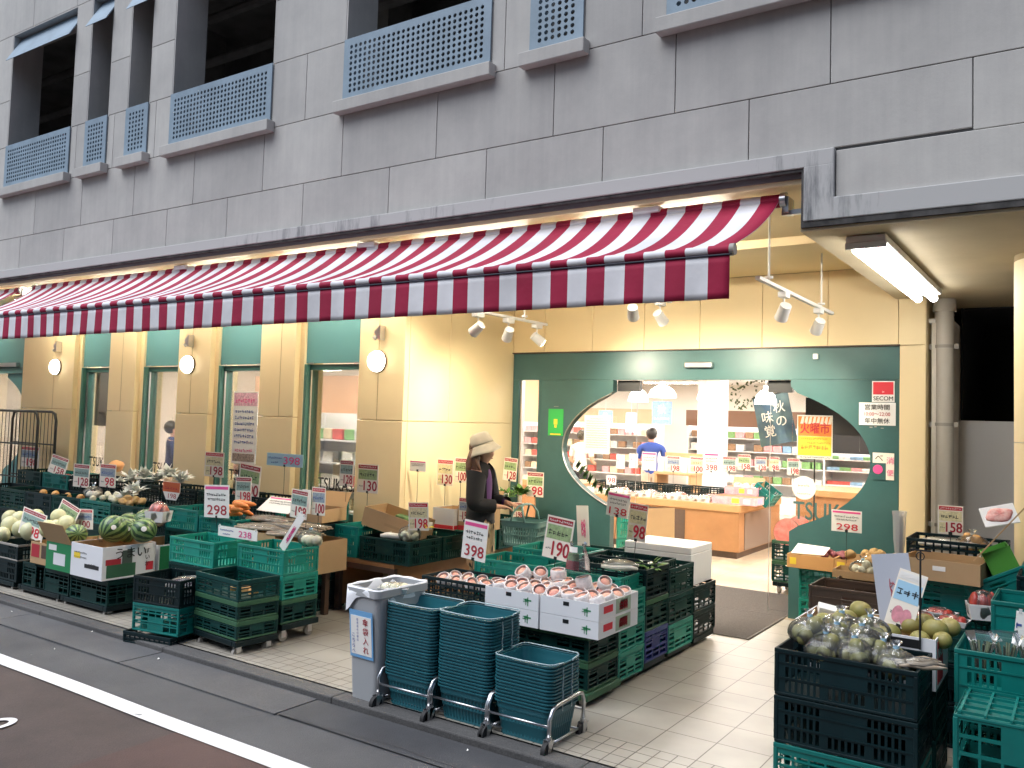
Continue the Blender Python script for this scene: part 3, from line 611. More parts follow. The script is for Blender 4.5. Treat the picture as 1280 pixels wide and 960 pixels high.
# signs stuck on the green front
def sign(name, label, cat, x0, x1, z0, z1, Y, bg, layers, texts):
    t = thing(name, label, cat, ((x0+x1)/2, Y, z0)); w, h = x1-x0, z1-z0
    b = B(); ms = [bg]; b.rbox(-w/2, w/2, -.004, 0, 0, h, .0012)
    for (u0, u1, v0, v1, m) in layers:
        if m not in ms: ms.append(m)
        b.k = ms.index(m); b.box(-w/2+u0*w, -w/2+u1*w, -.0055, -.004, v0*h, v1*h)
    obj('board', b, ms, t)
    b = B(); ms = []
    for (s, u, v, hh, m, kw) in texts:
        if m not in ms: ms.append(m)
        b.k = ms.index(m)
        if s == '~': b.scrib(-w/2+u*w, v*h, kw['w'], hh*h, -.0075); continue
        b.text(s, hh*h, -w/2+u*w, v*h, -.0075, **kw)
    if texts: obj('lettering', b, ms, t)
    return t
Y = 8.171
sign('security_sticker', 'red and white security company sticker above the opening hours', 'sticker', -1.62, -1.43, 2.045, 2.235, Y, M_white, [(.05, .95, .36, .95, M_red)], [('SECOM', .5, .08, .2, M_ink, dict(w=.165, off=.03)), ('24', .5, .45, .07, M_white, {})])
sign('hours_sign', 'white opening hours sign under the red security sticker', 'sign', -1.73, -1.42, 1.835, 2.04, Y, M_white, [], [('営業時間', .5, .70, .19, M_ink, dict(w=.21, off=.02)), ('10:00〜22:00', .5, .42, .16, M_redd, dict(w=.22)), ('年中無休', .5, .10, .19, M_ink, dict(w=.21, off=.02))])
sign('payment_notice', 'L-shaped white notice with pink marks below the opening hours', 'notice', -1.61, -1.43, 1.35, 1.59, Y, M_cream, [(0, .62, 0, .62, M_green)], [('べ', .3, .7, .22, M_ink, {}), ('消', .82, .62, .2, M_pink, {}), ('便', .82, .18, .18, M_pink, {})])
t = thing('pink_sticker', 'small round pink sticker within the L-shaped notice', 'sticker', (-1.565, Y-.006, 1.44)); b = B().lathe([(0, .004), (.04, .003), (.042, 0)], 20, MX.Rotation(R(90), 4, 'X')); obj('disc', b, M_pink, t)
sign('green_sticker', 'bright green sticker with a yellow emblem on the green panel', 'sticker', -5.055, -4.86, 1.62, 1.92, Y, mat('bright_green_print', (.03, .42, .09), .5), [(.15, .85, .03, .08, M_yel), (.38, .62, .42, .62, M_yel), (.43, .57, .3, .4, M_yel)], [])
b = B().rbox(-3.41, -3.12, 8.11, 8.171, 2.365, 2.425, .008); tag(obj('door_sensor', b, M_steel), 'slim silver door sensor above the doorway', 'door sensor')
b = B().rbox(-2.14, -2.095, 8.14, 8.171, 2.44, 2.49, .005); tag(obj('alarm_box', b, M_white), 'small white alarm box on the green header', 'alarm')
sign('glass_notice', 'white printed notice on the glass at one side of the oval', 'notice', -4.62, -4.30, 1.44, 1.86, 8.228, M_paper, [], [*[('~', .5, .9-k*.062, .028, M_ink, dict(w=.26 if k else .16)) for k in range(13)]])
sign('far_security_sticker', 'faded red and white sticker by the far entrance', 'sticker', -13.24, -12.99, 1.93, 2.19, 6.497, M_white, [(0, 1, .4, 1, M_red)], [('SECOM', .5, .1, .2, M_ink, dict(w=.2))])
sign('far_hours_sign', 'white opening hours sign by the far entrance', 'sign', -13.36, -12.99, 1.62, 1.90, 6.497, M_paper, [], [('営業時間', .5, .70, .17, M_ink, dict(w=.28)), ('10:00〜22:00', .5, .42, .15, M_ink, dict(w=.28)), ('年中無休', .5, .10, .17, M_ink, dict(w=.28))])
t = sign('window_poster', 'tall white poster with pink handwriting in the bay window', 'poster', -8.36, -7.93, 1.18, 2.02, 6.452, M_paper, [(.02, .98, .8, .98, mat('pale_pink_print', (.85, .5, .6), .7, vary=.5, scale=30)), (.05, .95, .03, .14, mat('small_photos', (.4, .3, .25), .6, vary=.8, scale=60))], [('~', .5, .84, .07, M_pink, dict(w=.34)), *[('~', .5, .70-k*.085, .05, M_binK, dict(w=.34)) for k in range(6)], ('~', .5, .16, .05, M_pink, dict(w=.3))])
# ================================================================== GOODS: makers
CR = {}
def wall_cells(b, p, u, L_, H_, xs, zs, solid_fn):       # perforated wall: p corner, u direction along, z up
    u = V(u)
    for i in range(len(xs)-1):
        for j in range(len(zs)-1):
            if solid_fn(i, j):
                a, c = p+u*xs[i]*L_, p+u*xs[i+1]*L_
                b.quad((a.x, a.y, p.z+zs[j]*H_), (c.x, c.y, p.z+zs[j]*H_), (c.x, c.y, p.z+zs[j+1]*H_), (a.x, a.y, p.z+zs[j+1]*H_))
def bars(n, wbar):                                       # n openings separated by bars
    gap = (1-wbar*(n+1))/n; xs = [0]
    for i in range(n): xs += [xs[-1]+wbar, xs[-1]+wbar+gap]
    return xs+[1]
def crate_meshes(sx, sy, sz, style, m, rim):
    key = (round(sx, 3), round(sy, 3), round(sz, 3), style, m.name, rim.name)
    if key in CR: return CR[key]
    b = B(); e = .012
    for L_, p, u in ((sx-2*e, V((-sx/2+e, -sy/2+e, 0)), (1, 0, 0)), (sy-2*e, V((sx/2-e, -sy/2+e, 0)), (0, 1, 0)), (sx-2*e, V((sx/2-e, sy/2-e, 0)), (-1, 0, 0)), (sy-2*e, V((-sx/2+e, sy/2-e, 0)), (0, -1, 0))):
        if style == 'slot':
            n = int(L_/.030); xs = bars(n, .012/L_); zs = [0, .1, .33, .40, .62, .69, .88, 1]
            wall_cells(b, p, u, L_, sz, xs, zs, lambda i, j: i % 2 == 0 or j in (0, 2, 4, 6) or (abs(i-n) < n*.33 and j in (3, 5)) or (j == 1 and (i//2) % 7 in (0,)) or i < 3 or i > 2*n-3)
        elif style == 'grid':
            n = max(4, int(L_/.075)); xs = bars(n, .011/L_); zs = [0, .08, .27, .32, .52, .57, .78, 1]
            wall_cells(b, p, u, L_, sz, xs, zs, lambda i, j: i % 2 == 0 or j % 2 == 0 or (abs(i-n) < n*.3 and j in (1, 3)))
        elif style == 'open':                               # open square lattice
            n = max(4, int(L_/.05)); xs = bars(n, .012/L_); zs = bars(4, .055)
            wall_cells(b, p, u, L_, sz, xs, zs, lambda i, j: i % 2 == 0 or j % 2 == 0)
        elif style == 'plain':
            n = 2; wall_cells(b, p, u, L_, sz, [0, .36, .64, 1], [0, .62, .8, 1], lambda i, j: not (i == 1 and j == 1))
        else:                                               # folding crate: ribbed ends, long slots
            n = max(3, int(L_/.11)); xs = bars(n, .02/L_); zs = [0, .08, .20, .26, .38, .44, .56, .62, .74, .80, 1]
            wall_cells(b, p, u, L_, sz, xs, zs, lambda i, j: i % 2 == 0 or j % 2 == 0 or (abs(i-n) <= 1 and j in (5, 7)))
    b.quad((-sx/2+e, -sy/2+e, .012), (sx/2-e, -sy/2+e, .012), (sx/2-e, sy/2-e, .012), (-sx/2+e, sy/2-e, .012))
    if style in ('grid', 'fold', 'slot'):                   # corner posts and belt ribs stand proud of the lattice
        pass
    body = mesh('body', b, m)
    b = B(); t = .014; rh = .022 if style != 'fold' else .034
    for z0, z1, o in ((sz-rh, sz, 0), (0, .014, .003)):
        b.rbox(-sx/2+o, sx/2-o, -sy/2+o, -sy/2+t+o, z0, z1, .003); b.rbox(-sx/2+o, sx/2-o, sy/2-t-o, sy/2-o, z0, z1, .003)
        b.rbox(-sx/2+o, -sx/2+t+o, -sy/2+t+o, sy/2-t-o, z0, z1, .003); b.rbox(sx/2-t-o, sx/2-o, -sy/2+t+o, sy/2-t-o, z0, z1, .003)
    b.k = 1
    for x in (-1, 1):
        for y in (-1, 1): b.rbox(min(x*sx/2, x*(sx/2-.02)), max(x*sx/2, x*(sx/2-.02)), min(y*(sy/2-.001), y*(sy/2-.02)), max(y*(sy/2-.001), y*(sy/2-.02)), .013, sz-rh, .004)
    for k in (.38, .70):
        b.box(-sx/2+.02, sx/2-.02, -sy/2+.002, -sy/2+.014, sz*k-.004, sz*k+.004); b.box(sx/2-.014, sx/2-.002, -sy/2+.02, sy/2-.02, sz*k-.004, sz*k+.004)
    CR[key] = (body, mesh('frame', b, [rim, m])); return CR[key]
def crate(label, x0, y0, z0, sx, sy, sz, style='slot', m=None, rim=None, rz=0, group=None, cat='crate', name='produce_crate', anchor='fl', flip=False):
    """anchor: front-left / front-right bottom corner given in x0,y0"""
    m = m or M_dgreen; rim = rim or m
    c = V(((sx/2 if anchor == 'fl' else -sx/2), sy/2, 0)); c.rotate(Euler((0, 0, rz)))
    t = thing(name, label, cat, (x0+c.x, y0+c.y, z0+(sz if flip else 0)), rz, group)
    if flip: t.rotation_euler = (math.pi, 0, rz)
    body, rm = crate_meshes(sx, sy, sz-.002, style, m, rim)
    o = obj('body', body, None, t); solid(o, .006, 1); obj('frame', rm, None, t)
    return t
def dolly(label, x0, y0, sx, sy, h=.11, rz=0, anchor='fl', z=G, m=None, group='wheeled dollies under the crates'):
    c = V(((sx/2 if anchor == 'fl' else -sx/2), sy/2, 0)); c.rotate(Euler((0, 0, rz)))
    t = thing('dolly', label, 'dolly', (x0+c.x, y0+c.y, z), rz, group)
    b = B()
    for a in (-sx/2, sx/2-.05): b.rbox(a, a+.05, -sy/2, sy/2, h-.045, h, .006)
    for a in (-sy/2, sy/2-.05): b.rbox(-sx/2+.051, sx/2-.051, a, a+.05, h-.044, h-.001, .006)
    b.box(-.04, .04, -sy/2+.051, sy/2-.051, h-.03, h-.004); obj('deck', b, m or M_black, t)
    for x in (-1, 1):
        for y in (-1, 1):
            cx, cy = x*(sx/2-.06), y*(sy/2-.055); r = min(.042, h*.42)
            b = B(); b.cyl((cx-.014, cy, r), (cx+.014, cy, r), r, 18); w = obj('castor', b, M_castor, t, auto=40)
            b = B(); b.box(cx-.022, cx-.016, cy-.02, cy+.02, r*.7, h-.045); b.box(cx+.016, cx+.022, cy-.02, cy+.02, r*.7, h-.045); b.box(cx-.025, cx+.025, cy-.03, cy+.03, h-.05, h-.044); obj('fork', b, M_steel, w)
    return t
def rloop(sx, sy, r, z, n=6):
    p = []
    for cx, cy, a0 in ((sx/2-r, sy/2-r, 0), (-sx/2+r, sy/2-r, 90), (-sx/2+r, -sy/2+r, 180), (sx/2-r, -sy/2+r, 270)):
        for i in range(n+1): a = R(a0+90*i/n); p.append((cx+r*math.cos(a), cy+r*math.sin(a), z))
    out = []
    for i in range(len(p)):                                # subdivide the straight runs so that slots can be cut
        a, c = V(p[i]), V(p[(i+1) % len(p)]); d = (c-a).length
        k = max(1, round(d/.014)) if d > .05 else 1
        out += [tuple(a.lerp(c, q/k)) for q in range(k)]
    return out
def basket_mesh(sx, sy, sz, slots=True):
    b = B(); loops = []; ref = rloop(sx, sy, .05, 0); n = len(ref)
    def lp(k, z): return [(x*k, y*k, z) for x, y, _ in ref]
    zs = [(0.80, 0), (.825, sz*.10), (.86, sz*.40), (.875, sz*.46), (.915, sz*.74), (.935, sz*.80), (.94, sz*.86), (.95, sz-.012), (.995, sz-.009), (1, sz-.005), (1, sz-.001), (.985, sz), (.95, sz)]
    vs = [v for k, z in zs for v in lp(k, z)]; fs = []
    for j in range(len(zs)-1):
        for i in range(n):
            slot = slots and j in (1, 3) and i % 2 == 0 and (V(ref[i])-V(ref[(i+1) % n])).length > .0115
            if not slot: fs.append((j*n+i, j*n+(i+1) % n, (j+1)*n+(i+1) % n, (j+1)*n+i))
    fs.append(tuple(range(n))[::-1]); b.add(vs, fs); return b
BK = {}
def basket(label, loc, rz, group, m=M_basket, handles='down', top=False, size=(.40, .30, .235), slots=False):
    t = thing('shopping_basket', label, 'shopping basket', loc, rz, group)
    key = (size, slots, m.name)
    if key not in BK: BK[key] = mesh('body', basket_mesh(*size, slots), m, True); auto_smooth(BK[key], 35)
    o = obj('body', BK[key], None, t); solid(o, .0035, -1)
    sx, sy, sz = size
    if top:
        for s in (-1, 1):
            if handles == 'down':
                p = [(-sx/2-.004, .05*s, sz-.006), (-sx/2-.005, .055*s, sz+.005), (-sx/2+.006, (sy/2-.03)*s, sz+.009), (-sx/2+.03, (sy/2-.004)*s, sz+.010), (0, (sy/2+.004)*s, sz+.008), (sx/2-.03, (sy/2-.004)*s, sz+.010), (sx/2-.006, (sy/2-.03)*s, sz+.009), (sx/2+.005, .055*s, sz+.005), (sx/2+.004, .05*s, sz-.006)]
            else:
                p = [(.07*s, -sy/2, sz-.01), (.05*s, -sy/2+.005, sz+.07), (.02*s, -sy/2+.04, sz+.125), (.012*s, -.06, sz+.14), (.012*s, .06, sz+.14), (.02*s, sy/2-.04, sz+.125), (.05*s, sy/2-.005, sz+.07), (.07*s, sy/2, sz-.01)]
            b = B().tube(p, .0042 if handles == 'down' else .009, 8); obj('handle', b, M_wire if handles == 'down' else m, t, True)
    else:
        key2 = ('lug', size)
        if key2 not in BK:
            b = B()
            for s in (-1, 1):
                for y in (-1, 1): b.box(min(s*sx/2*.995, s*(sx/2+.004)), max(s*sx/2*.995, s*(sx/2+.004)), .05*y-.003, .05*y+.003, sz-.019, sz-.001)
            BK[key2] = mesh('handle_lug', b, M_wire)
        obj('handle_lug', BK[key2], None, t)
    return t
def carton(label, x0, y0, z0, sx, sy, sz, m, inside=None, flaps='', rz=0, group=None, rot=None, prints=(), name='carton', cat='carton', t_=.006, anchor='fl', bottom=.012):
    """open-topped box; prints: (face, u0,u1,v0,v1, material)"""
    c = V(((sx/2 if anchor == 'fl' else -sx/2), sy/2, 0)); c.rotate(Euler((0, 0, rz)))
    t = thing(name, label, cat, (x0+c.x, y0+c.y, z0), rz, group, rot)
    b = B(); hx, hy = sx/2, sy/2
    b.box(-hx, hx, -hy, -hy+t_, 0, sz); b.box(-hx, hx, hy-t_, hy, 0, sz); b.box(-hx, -hx+t_, -hy+t_, hy-t_, 0, sz); b.box(hx-t_, hx, -hy+t_, hy-t_, 0, sz)
    b.k = 1; b.box(-hx+t_, hx-t_, -hy+t_, hy-t_, bottom*.3, bottom)
    i = t_+.0008
    b.quad((-hx+i, -hy+i, bottom), (hx-i, -hy+i, bottom), (hx-i, -hy+i, sz-.002), (-hx+i, -hy+i, sz-.002)); b.quad((-hx+i, hy-i, bottom), (hx-i, hy-i, bottom), (hx-i, hy-i, sz-.002), (-hx+i, hy-i, sz-.002))
    b.quad((-hx+i, -hy+i, bottom), (-hx+i, hy-i, bottom), (-hx+i, hy-i, sz-.002), (-hx+i, -hy+i, sz-.002)); b.quad((hx-i, -hy+i, bottom), (hx-i, hy-i, bottom), (hx-i, hy-i, sz-.002), (hx-i, -hy+i, sz-.002))
    obj('box_wall', b, [m, inside or m], t)
    for f in flaps:
        b = B()
        L2 = {'f': sx, 'b': sx, 'l': sy, 'r': sy}[f]; d = (sy if f in 'fb' else sx)*.42
        b.box(-L2/2+.004, L2/2-.004, -.003, .001, 0, d)
        pos = {'f': (0, -hy, sz), 'b': (0, hy, sz), 'l': (-hx, 0, sz), 'r': (hx, 0, sz)}[f]; za = {'f': 0, 'b': 180, 'l': -90, 'r': 90}[f]
        o = obj('flap', b, inside or m, t, loc=pos); o.rotation_euler = (R(28 if f in 'fb' else 40), 0, R(za))
    if prints:
        b = B(); ms = []
        for face, u0, u1, v0, v1, pm in prints:
            if pm not in ms: ms.append(pm)
            b.k = ms.index(pm)
            if face == 'f': b.box(-hx+u0*sx, -hx+u1*sx, -hy-.0015, -hy, v0*sz, v1*sz)
            else: b.box(hx, hx+.0015, -hy+u0*sy, -hy+u1*sy, v0*sz, v1*sz)
        obj('print', b, ms, t)
    return t
STY = {'pop': (M_red, M_card2), 'green': (M_redd, M_card1), 'teal': (M_redd, M_card3), 'bean': (M_red, M_ypale), 'fruit': (M_paper, M_lblue)}
PN = [0]
def card(px, Y, label, style='pop', price='', yaw=0, roll=0, tilt=0, stick=.15, group='price cards on the displays', ink=None, loc=None, wh=None, name='price_card', cat='price card', note=True):
    x0, y0, x1, y1 = px
    if loc is None:
        a, c, m_ = gy(x0, (y0+y1)/2, Y), gy(x1, (y0+y1)/2, Y), gy((x0+x1)/2, y1, Y); tp = gy((x0+x1)/2, y0, Y)
        w, h = abs(c.x-a.x), tp.z-m_.z; loc = m_
    if wh: w, h = wh
    t = thing(name, label, cat, loc, 0, group, (R(tilt), R(roll), R(yaw)))
    PN[0] += 1
    b = B(); ms = [M_cream if style in STY else (M_lblue if style == 'blue' else M_paper)]
    b.rbox(-w/2, w/2, -.0015, .0015, 0, h, .0007); lb = B(); lm = []
    def L_(m):
        if m not in lm: lm.append(m)
        lb.k = lm.index(m)
    def S(u0, u1, v0, v1, m):
        if m not in ms: ms.append(m)
        b.k = ms.index(m); b.box((u0-.5)*w, (u1-.5)*w, -.0026, -.0015, v0*h, v1*h)
    if style in STY:
        hd, pic = STY[style]
        S(.05, .95, .84, .96, hd); S(.06, .94, .46, .80, pic); S(.06, .30, .06, .40, M_ypale if style == 'bean' else M_cream)
        L_(M_paper); lb.scrib(0, .87*h, w*.8, .07*h, -.0032)
        L_(M_ink if style != 'pop' else M_binK); lb.scrib(0, .56*h, w*.75, .13*h, -.0032); L_(M_ink); lb.scrib(-.3*w, .2*h, w*.2, .06*h, -.0032)
        L_(M_redd if (PN[0] % 3) else M_red)
        if style == 'fruit': lm.append(mat('faded_pink_print', (.72, .30, .36), .6, vary=.35, scale=30)); lb.k = len(lm)-1; [lb.prism([(dx*w+.2*w*math.cos(q*.4), .2*h+dz*h+.15*h*math.sin(q*.4)) for q in range(16)], -.0036-abs(dx)*.001, -.003) for dx, dz in ((-.14, .02), (.16, 0))]
        else: lb.text(price or ['198', '158', '128', '98', '198', '100'][PN[0] % 6], .34*h, .13*w, .08*h, -.0036, w=.62*w, off=.07)
    elif style == 'white':
        S(.04, .96, .86, .95, M_pink) if note else None
        L_(M_ink)
        if note:
            lb.scrib(0, .66*h, w*.8, .10*h, -.0032); lb.scrib(0, .52*h, w*.7, .09*h, -.0032)
        L_(ink or M_redd); lb.text(price, (.30 if note else .5)*h, .02*w, (.09 if note else .25)*h, -.0036, w=.78*w, off=.03) if price else None
    elif style in ('wide', 'blue'):
        L_(M_binK); lb.scrib(-.27*w, .55*h, w*.36, .18*h, -.0032); lb.scrib(-.27*w, .2*h, w*.2, .16*h, -.0032)
        L_(ink or M_pink); lb.text(price, .6*h, .2*w, .18*h, -.0036, w=.5*w, off=.02)
    elif style == 'scrawl':
        L_(ink or M_pink)
        for q in range(7): lb.tube([(.05*w+.16*w*math.sin(q*1.7+s_*.6), -.0035, (.25+.06*s_+.05*math.sin(q+s_))*h) for s_ in range(7)], .0022, 4)
    o = obj('card', b, ms, t)
    if lb.v: obj('lettering', lb, lm, t)
    if stick:
        b = B().cyl((0, .004, -stick), (0, .004, .02), .0025, 6); b.box(-.012, .012, -.004, .008, -.004, .018); obj('card_stick', b, M_dark, t)
    else:
        b = B(); b.box(-w/2+.01, -w/2+.025, -.004, .004, h-.01, h+.012); b.box(w/2-.025, w/2-.01, -.004, .004, h-.01, h+.012); obj('clip', b, M_plastic2, t)
    return t
# ---- fruit and vegetables
def fruit_mat(name, c1, c2, scale, rough=.45, c3=None, detail=3, lo=.35, hi=.65, bump=0):
    m = bpy.data.materials.new(name); m.use_nodes = True; N, L = nodes(m); b = N['Principled BSDF']; b.inputs['Roughness'].default_value = rough
    tc = N.new('ShaderNodeTexCoord'); oi = N.new('ShaderNodeObjectInfo'); ad = N.new('ShaderNodeVectorMath'); ad.operation = 'ADD'
    L.new(tc.outputs['Object'], ad.inputs[0]); L.new(oi.outputs['Random'], ad.inputs[1])
    nz = N.new('ShaderNodeTexNoise'); nz.inputs['Scale'].default_value = scale; nz.inputs['Detail'].default_value = detail; L.new(ad.outputs[0], nz.inputs['Vector'])
    rp = N.new('ShaderNodeValToRGB'); e = rp.color_ramp.elements; e[0].position = lo; e[0].color = (*c1, 1); e[1].position = hi; e[1].color = (*c2, 1); L.new(nz.outputs[0], rp.inputs[0]); L.new(rp.outputs[0], b.inputs['Base Color'])
    if bump:
        n2 = N.new('ShaderNodeTexNoise'); n2.inputs['Scale'].default_value = 150; L.new(tc.outputs['Object'], n2.inputs['Vector']); bp = N.new('ShaderNodeBump'); bp.inputs['Strength'].default_value = bump; bp.inputs['Distance'].default_value = .002; L.new(n2.outputs[0], bp.inputs['Height']); L.new(bp.outputs[0], b.inputs['Normal'])
    return m
F_peach = fruit_mat('peach_skin', (.80, .50, .36), (.66, .27, .22), 9, .6)
F_net = mat('white_foam_net', (.80, .76, .76), .7, vary=.12, scale=60, bump=.5, bscale=110)
F_melon = fruit_mat('pale_melon_skin', (.56, .56, .30), (.66, .65, .42), 8, .45)
F_pear = fruit_mat('brown_green_pear_skin', (.27, .225, .07), (.215, .21, .055), 7, .5, bump=.3)
F_kiwi = fruit_mat('green_fruit_skin', (.135, .14, .045), (.20, .185, .07), 8, .5)
F_pot = fruit_mat('potato_skin', (.46, .29, .11), (.56, .38, .18), 10, .7, bump=.4)
F_spot = fruit_mat('sweet_potato_skin', (.20, .05, .07), (.28, .09, .10), 10, .6)
F_tom = fruit_mat('tomato_skin', (.30, .025, .02), (.42, .06, .04), 5, .3)
F_car = fruit_mat('carrot_skin', (.66, .20, .04), (.74, .27, .07), 20, .5)
F_root = fruit_mat('burdock_root_skin', (.26, .20, .14), (.42, .35, .27), 22, .8)
F_leaf = fruit_mat('leaf_green', (.05, .15, .025), (.12, .25, .05), 14, .5)
F_pale = fruit_mat('pale_vegetable', (.62, .60, .42), (.70, .68, .56), 6, .55)
F_white = fruit_mat('white_root_vegetable', (.72, .68, .58), (.78, .75, .68), 6, .5)
F_cuc = fruit_mat('cucumber_skin', (.045, .12, .03), (.09, .18, .05), 20, .5)
F_meat = fruit_mat('pink_meat', (.62, .20, .18), (.72, .45, .40), 30, .5)
F_cutm = fruit_mat('watermelon_flesh', (.75, .16, .13), (.72, .30, .25), 12, .35)
F_onion = fruit_mat('onion_skin', (.55, .27, .08), (.66, .38, .14), 14, .45)
F_melonw = bpy.data.materials.new('striped_watermelon_rind'); F_melonw.use_nodes = True; N, L = nodes(F_melonw); bs = N['Principled BSDF']; bs.inputs['Roughness'].default_value = .35
tc = N.new('ShaderNodeTexCoord'); sx = N.new('ShaderNodeSeparateXYZ'); nz = N.new('ShaderNodeTexNoise'); nz.inputs['Scale'].default_value = 16; nz.inputs['Detail'].default_value = 5
L.new(tc.outputs['Object'], sx.inputs[0]); L.new(tc.outputs['Object'], nz.inputs['Vector'])
at = N.new('ShaderNodeMath'); at.operation = 'ARCTAN2'; L.new(sx.outputs['Y'], at.inputs[0]); L.new(sx.outputs['X'], at.inputs[1])
mu = N.new('ShaderNodeMath'); mu.operation = 'MULTIPLY_ADD'; mu.inputs[1].default_value = 11; L.new(at.outputs[0], mu.inputs[0])
m5 = N.new('ShaderNodeMath'); m5.operation = 'MULTIPLY'; m5.inputs[1].default_value = 4.5; L.new(nz.outputs[0], m5.inputs[0]); L.new(m5.outputs[0], mu.inputs[2])
si = N.new('ShaderNodeMath'); si.operation = 'SINE'; L.new(mu.outputs[0], si.inputs[0])
rp = N.new('ShaderNodeValToRGB'); e = rp.color_ramp.elements; e[0].position = .42; e[0].color = (.015, .055, .02, 1); e[1].position = .60; e[1].color = (.17, .27, .09, 1)
mr = N.new('ShaderNodeMapRange'); mr.inputs['From Min'].default_value = -1; L.new(si.outputs[0], mr.inputs[0]); L.new(mr.outputs[0], rp.inputs[0]); L.new(rp.outputs[0], bs.inputs['Base Color'])
FM = {}
def fruit(name, label, cat, loc, r, m, group=None, sc3=(1, 1, 1), kind='plain', rot=None, parts=()):
    key = (name, round(r, 3), sc3, kind, m.name)
    if key not in FM:
        fn = {'plain': None, 'dimple': lambda t, a: 1-.16*math.exp(-(t/.35)**2)-.06*math.exp(-((math.pi-t)/.3)**2),
              'peach': lambda t, a: 1-.10*math.exp(-(t/.3)**2)-.05*math.exp(-(min(a, 2*math.pi-a)/.22)**2),
              'lump': lambda t, a: 1+.07*math.sin(3*a+2*t)*math.sin(t)+.05*math.sin(5*t+a)}[kind]
        FM[key] = mesh(name, B().ball((0, 0, 0), r, sc3, 20, 14, fn), m, True)
    o = obj(name, FM[key], None); o.location = loc
    o.rotation_euler = rot or (rnd.uniform(-.5, .5), rnd.uniform(-.5, .5), rnd.uniform(0, 6.28))
    k = rnd.uniform(.92, 1.07); o.scale = (k*rnd.uniform(.97, 1.03), k*rnd.uniform(.97, 1.03), k)
    return tag(o, label, cat, group)
def peach(label, loc, group, aim=None):
    r = .043; o = fruit('peach', label, 'peach', loc, r, F_peach, group, kind='peach')
    d = (aim or V((rnd.uniform(-.5, .7), rnd.uniform(-1, -.1), 1.1))).normalized()
    o.rotation_euler = d.to_track_quat('Z', 'Y').to_euler()
    if 'net' not in FM:
        b = B(); prof = [(.030, -.044), (.043, -.032), (.049, -.012), (.0505, .008), (.050, .028), (.047, .038), (.043, .042)]
        b.lathe(prof, 24); FM['net'] = mesh('foam_net', b, F_net, True)
    n = obj('foam_net', FM['net'], None, o); solid(n, .005, 0); return o
def bag(label, loc, group, rz=0, n=5, m=F_kiwi, r=.032, name='fruit_bag', cat='bag of fruit', tall=1, knot=True, tape=M_lblue):
    t = thing(name, label, cat, loc, rz, group)
    pos = [(0, 0, r), (.055, .01, r), (-.052, .012, r*1.05), (.02, .052, r), (-.01, -.05, r), (.025, 0, r*2.4), (-.03, .02, r*2.5)][:n]
    for p in pos:
        b = B().ball((0, 0, 0), r*rnd.uniform(.92, 1.08), (1, 1, 1.12), 14, 10); o = obj('fruit', b, m, t, True, loc=p); o.rotation_euler = (rnd.uniform(-1, 1), rnd.uniform(-1, 1), 0)
    s = rnd.random()*9
    fn = lambda th, a: 1+.06*math.sin(5*a+s)*math.sin(th)+.05*math.sin(9*a-3*th+s)
    b = B().ball((0, 0, r*1.45), 1, (.105, .095, r*1.75*tall), 24, 14, fn)
    if knot: b.lathe([(.045, r*2.85*tall), (.014, r*3.3*tall), (.011, r*3.6*tall), (.03, r*4.2*tall)], 10)
    obj('plastic_bag', b, M_plastic, t, True)
    b = B().lathe([(.0145, r*3.35*tall), (.0145, r*3.6*tall)], 10)
    obj('tape', b, tape, t, True); return t
def leafy(label, loc, rz, group=None, n=26, L_=.2, m=F_leaf, name='leafy_greens', cat='greens', lean=1.0):
    t = thing(name, label, cat, loc, rz, group); b = B()
    for i in range(n):
        a = rnd.uniform(0, 6.28); l = L_*rnd.uniform(.6, 1.1); el = rnd.uniform(.15, 1.1)*lean; w = l*rnd.uniform(.10, .2)
        p0 = V((rnd.uniform(-.03, .03), rnd.uniform(-.03, .03), 0)); d = V((math.cos(a)*math.cos(el), math.sin(a)*math.cos(el), math.sin(el))); s = V((-math.sin(a), math.cos(a), 0))
        p1, p2 = p0+d*l*.55, p0+d*l+V((0, 0, -l*.15))
        b.add([p0-s*w*.15, p0+s*w*.15, p1+s*w, p2, p1-s*w, p1+V((0, 0, .012))], [(0, 1, 2, 5), (5, 2, 3), (0, 5, 4), (4, 5, 3)])
    o = obj('leaves', b, m, t, True)
    b = B().cyl((0, 0, -.01), (0, 0, .05), .028, 10, r2=.034); obj('stem', b, F_white, t, True); return t
def sticks(label, loc, rz, n, L_, r, m, name, cat, group=None, spread=.14, wrap=True):
    t = thing(name, label, cat, loc, rz, group)
    for i in range(n):
        y = (i/(n-1)-.5)*spread if n > 1 else 0; z = r+.012*(i % 2)
        pts = [V((-L_/2+L_*q/4, y+rnd.uniform(-.012, .012), z+rnd.uniform(-.004, .006))) for q in range(5)]
        b = B().tube(pts, [r*k for k in (.5, 1, 1, .9, .45)], 8); obj('stalk', b, m, t, True)
    if wrap:
        b = B().ball((0, 0, r*1.6), 1, (L_*.50, spread*.62, r*2.1), 20, 10, lambda th, a: 1+.05*math.sin(7*a+3*th)); obj('plastic_bag', b, M_plastic, t, True)
    return t
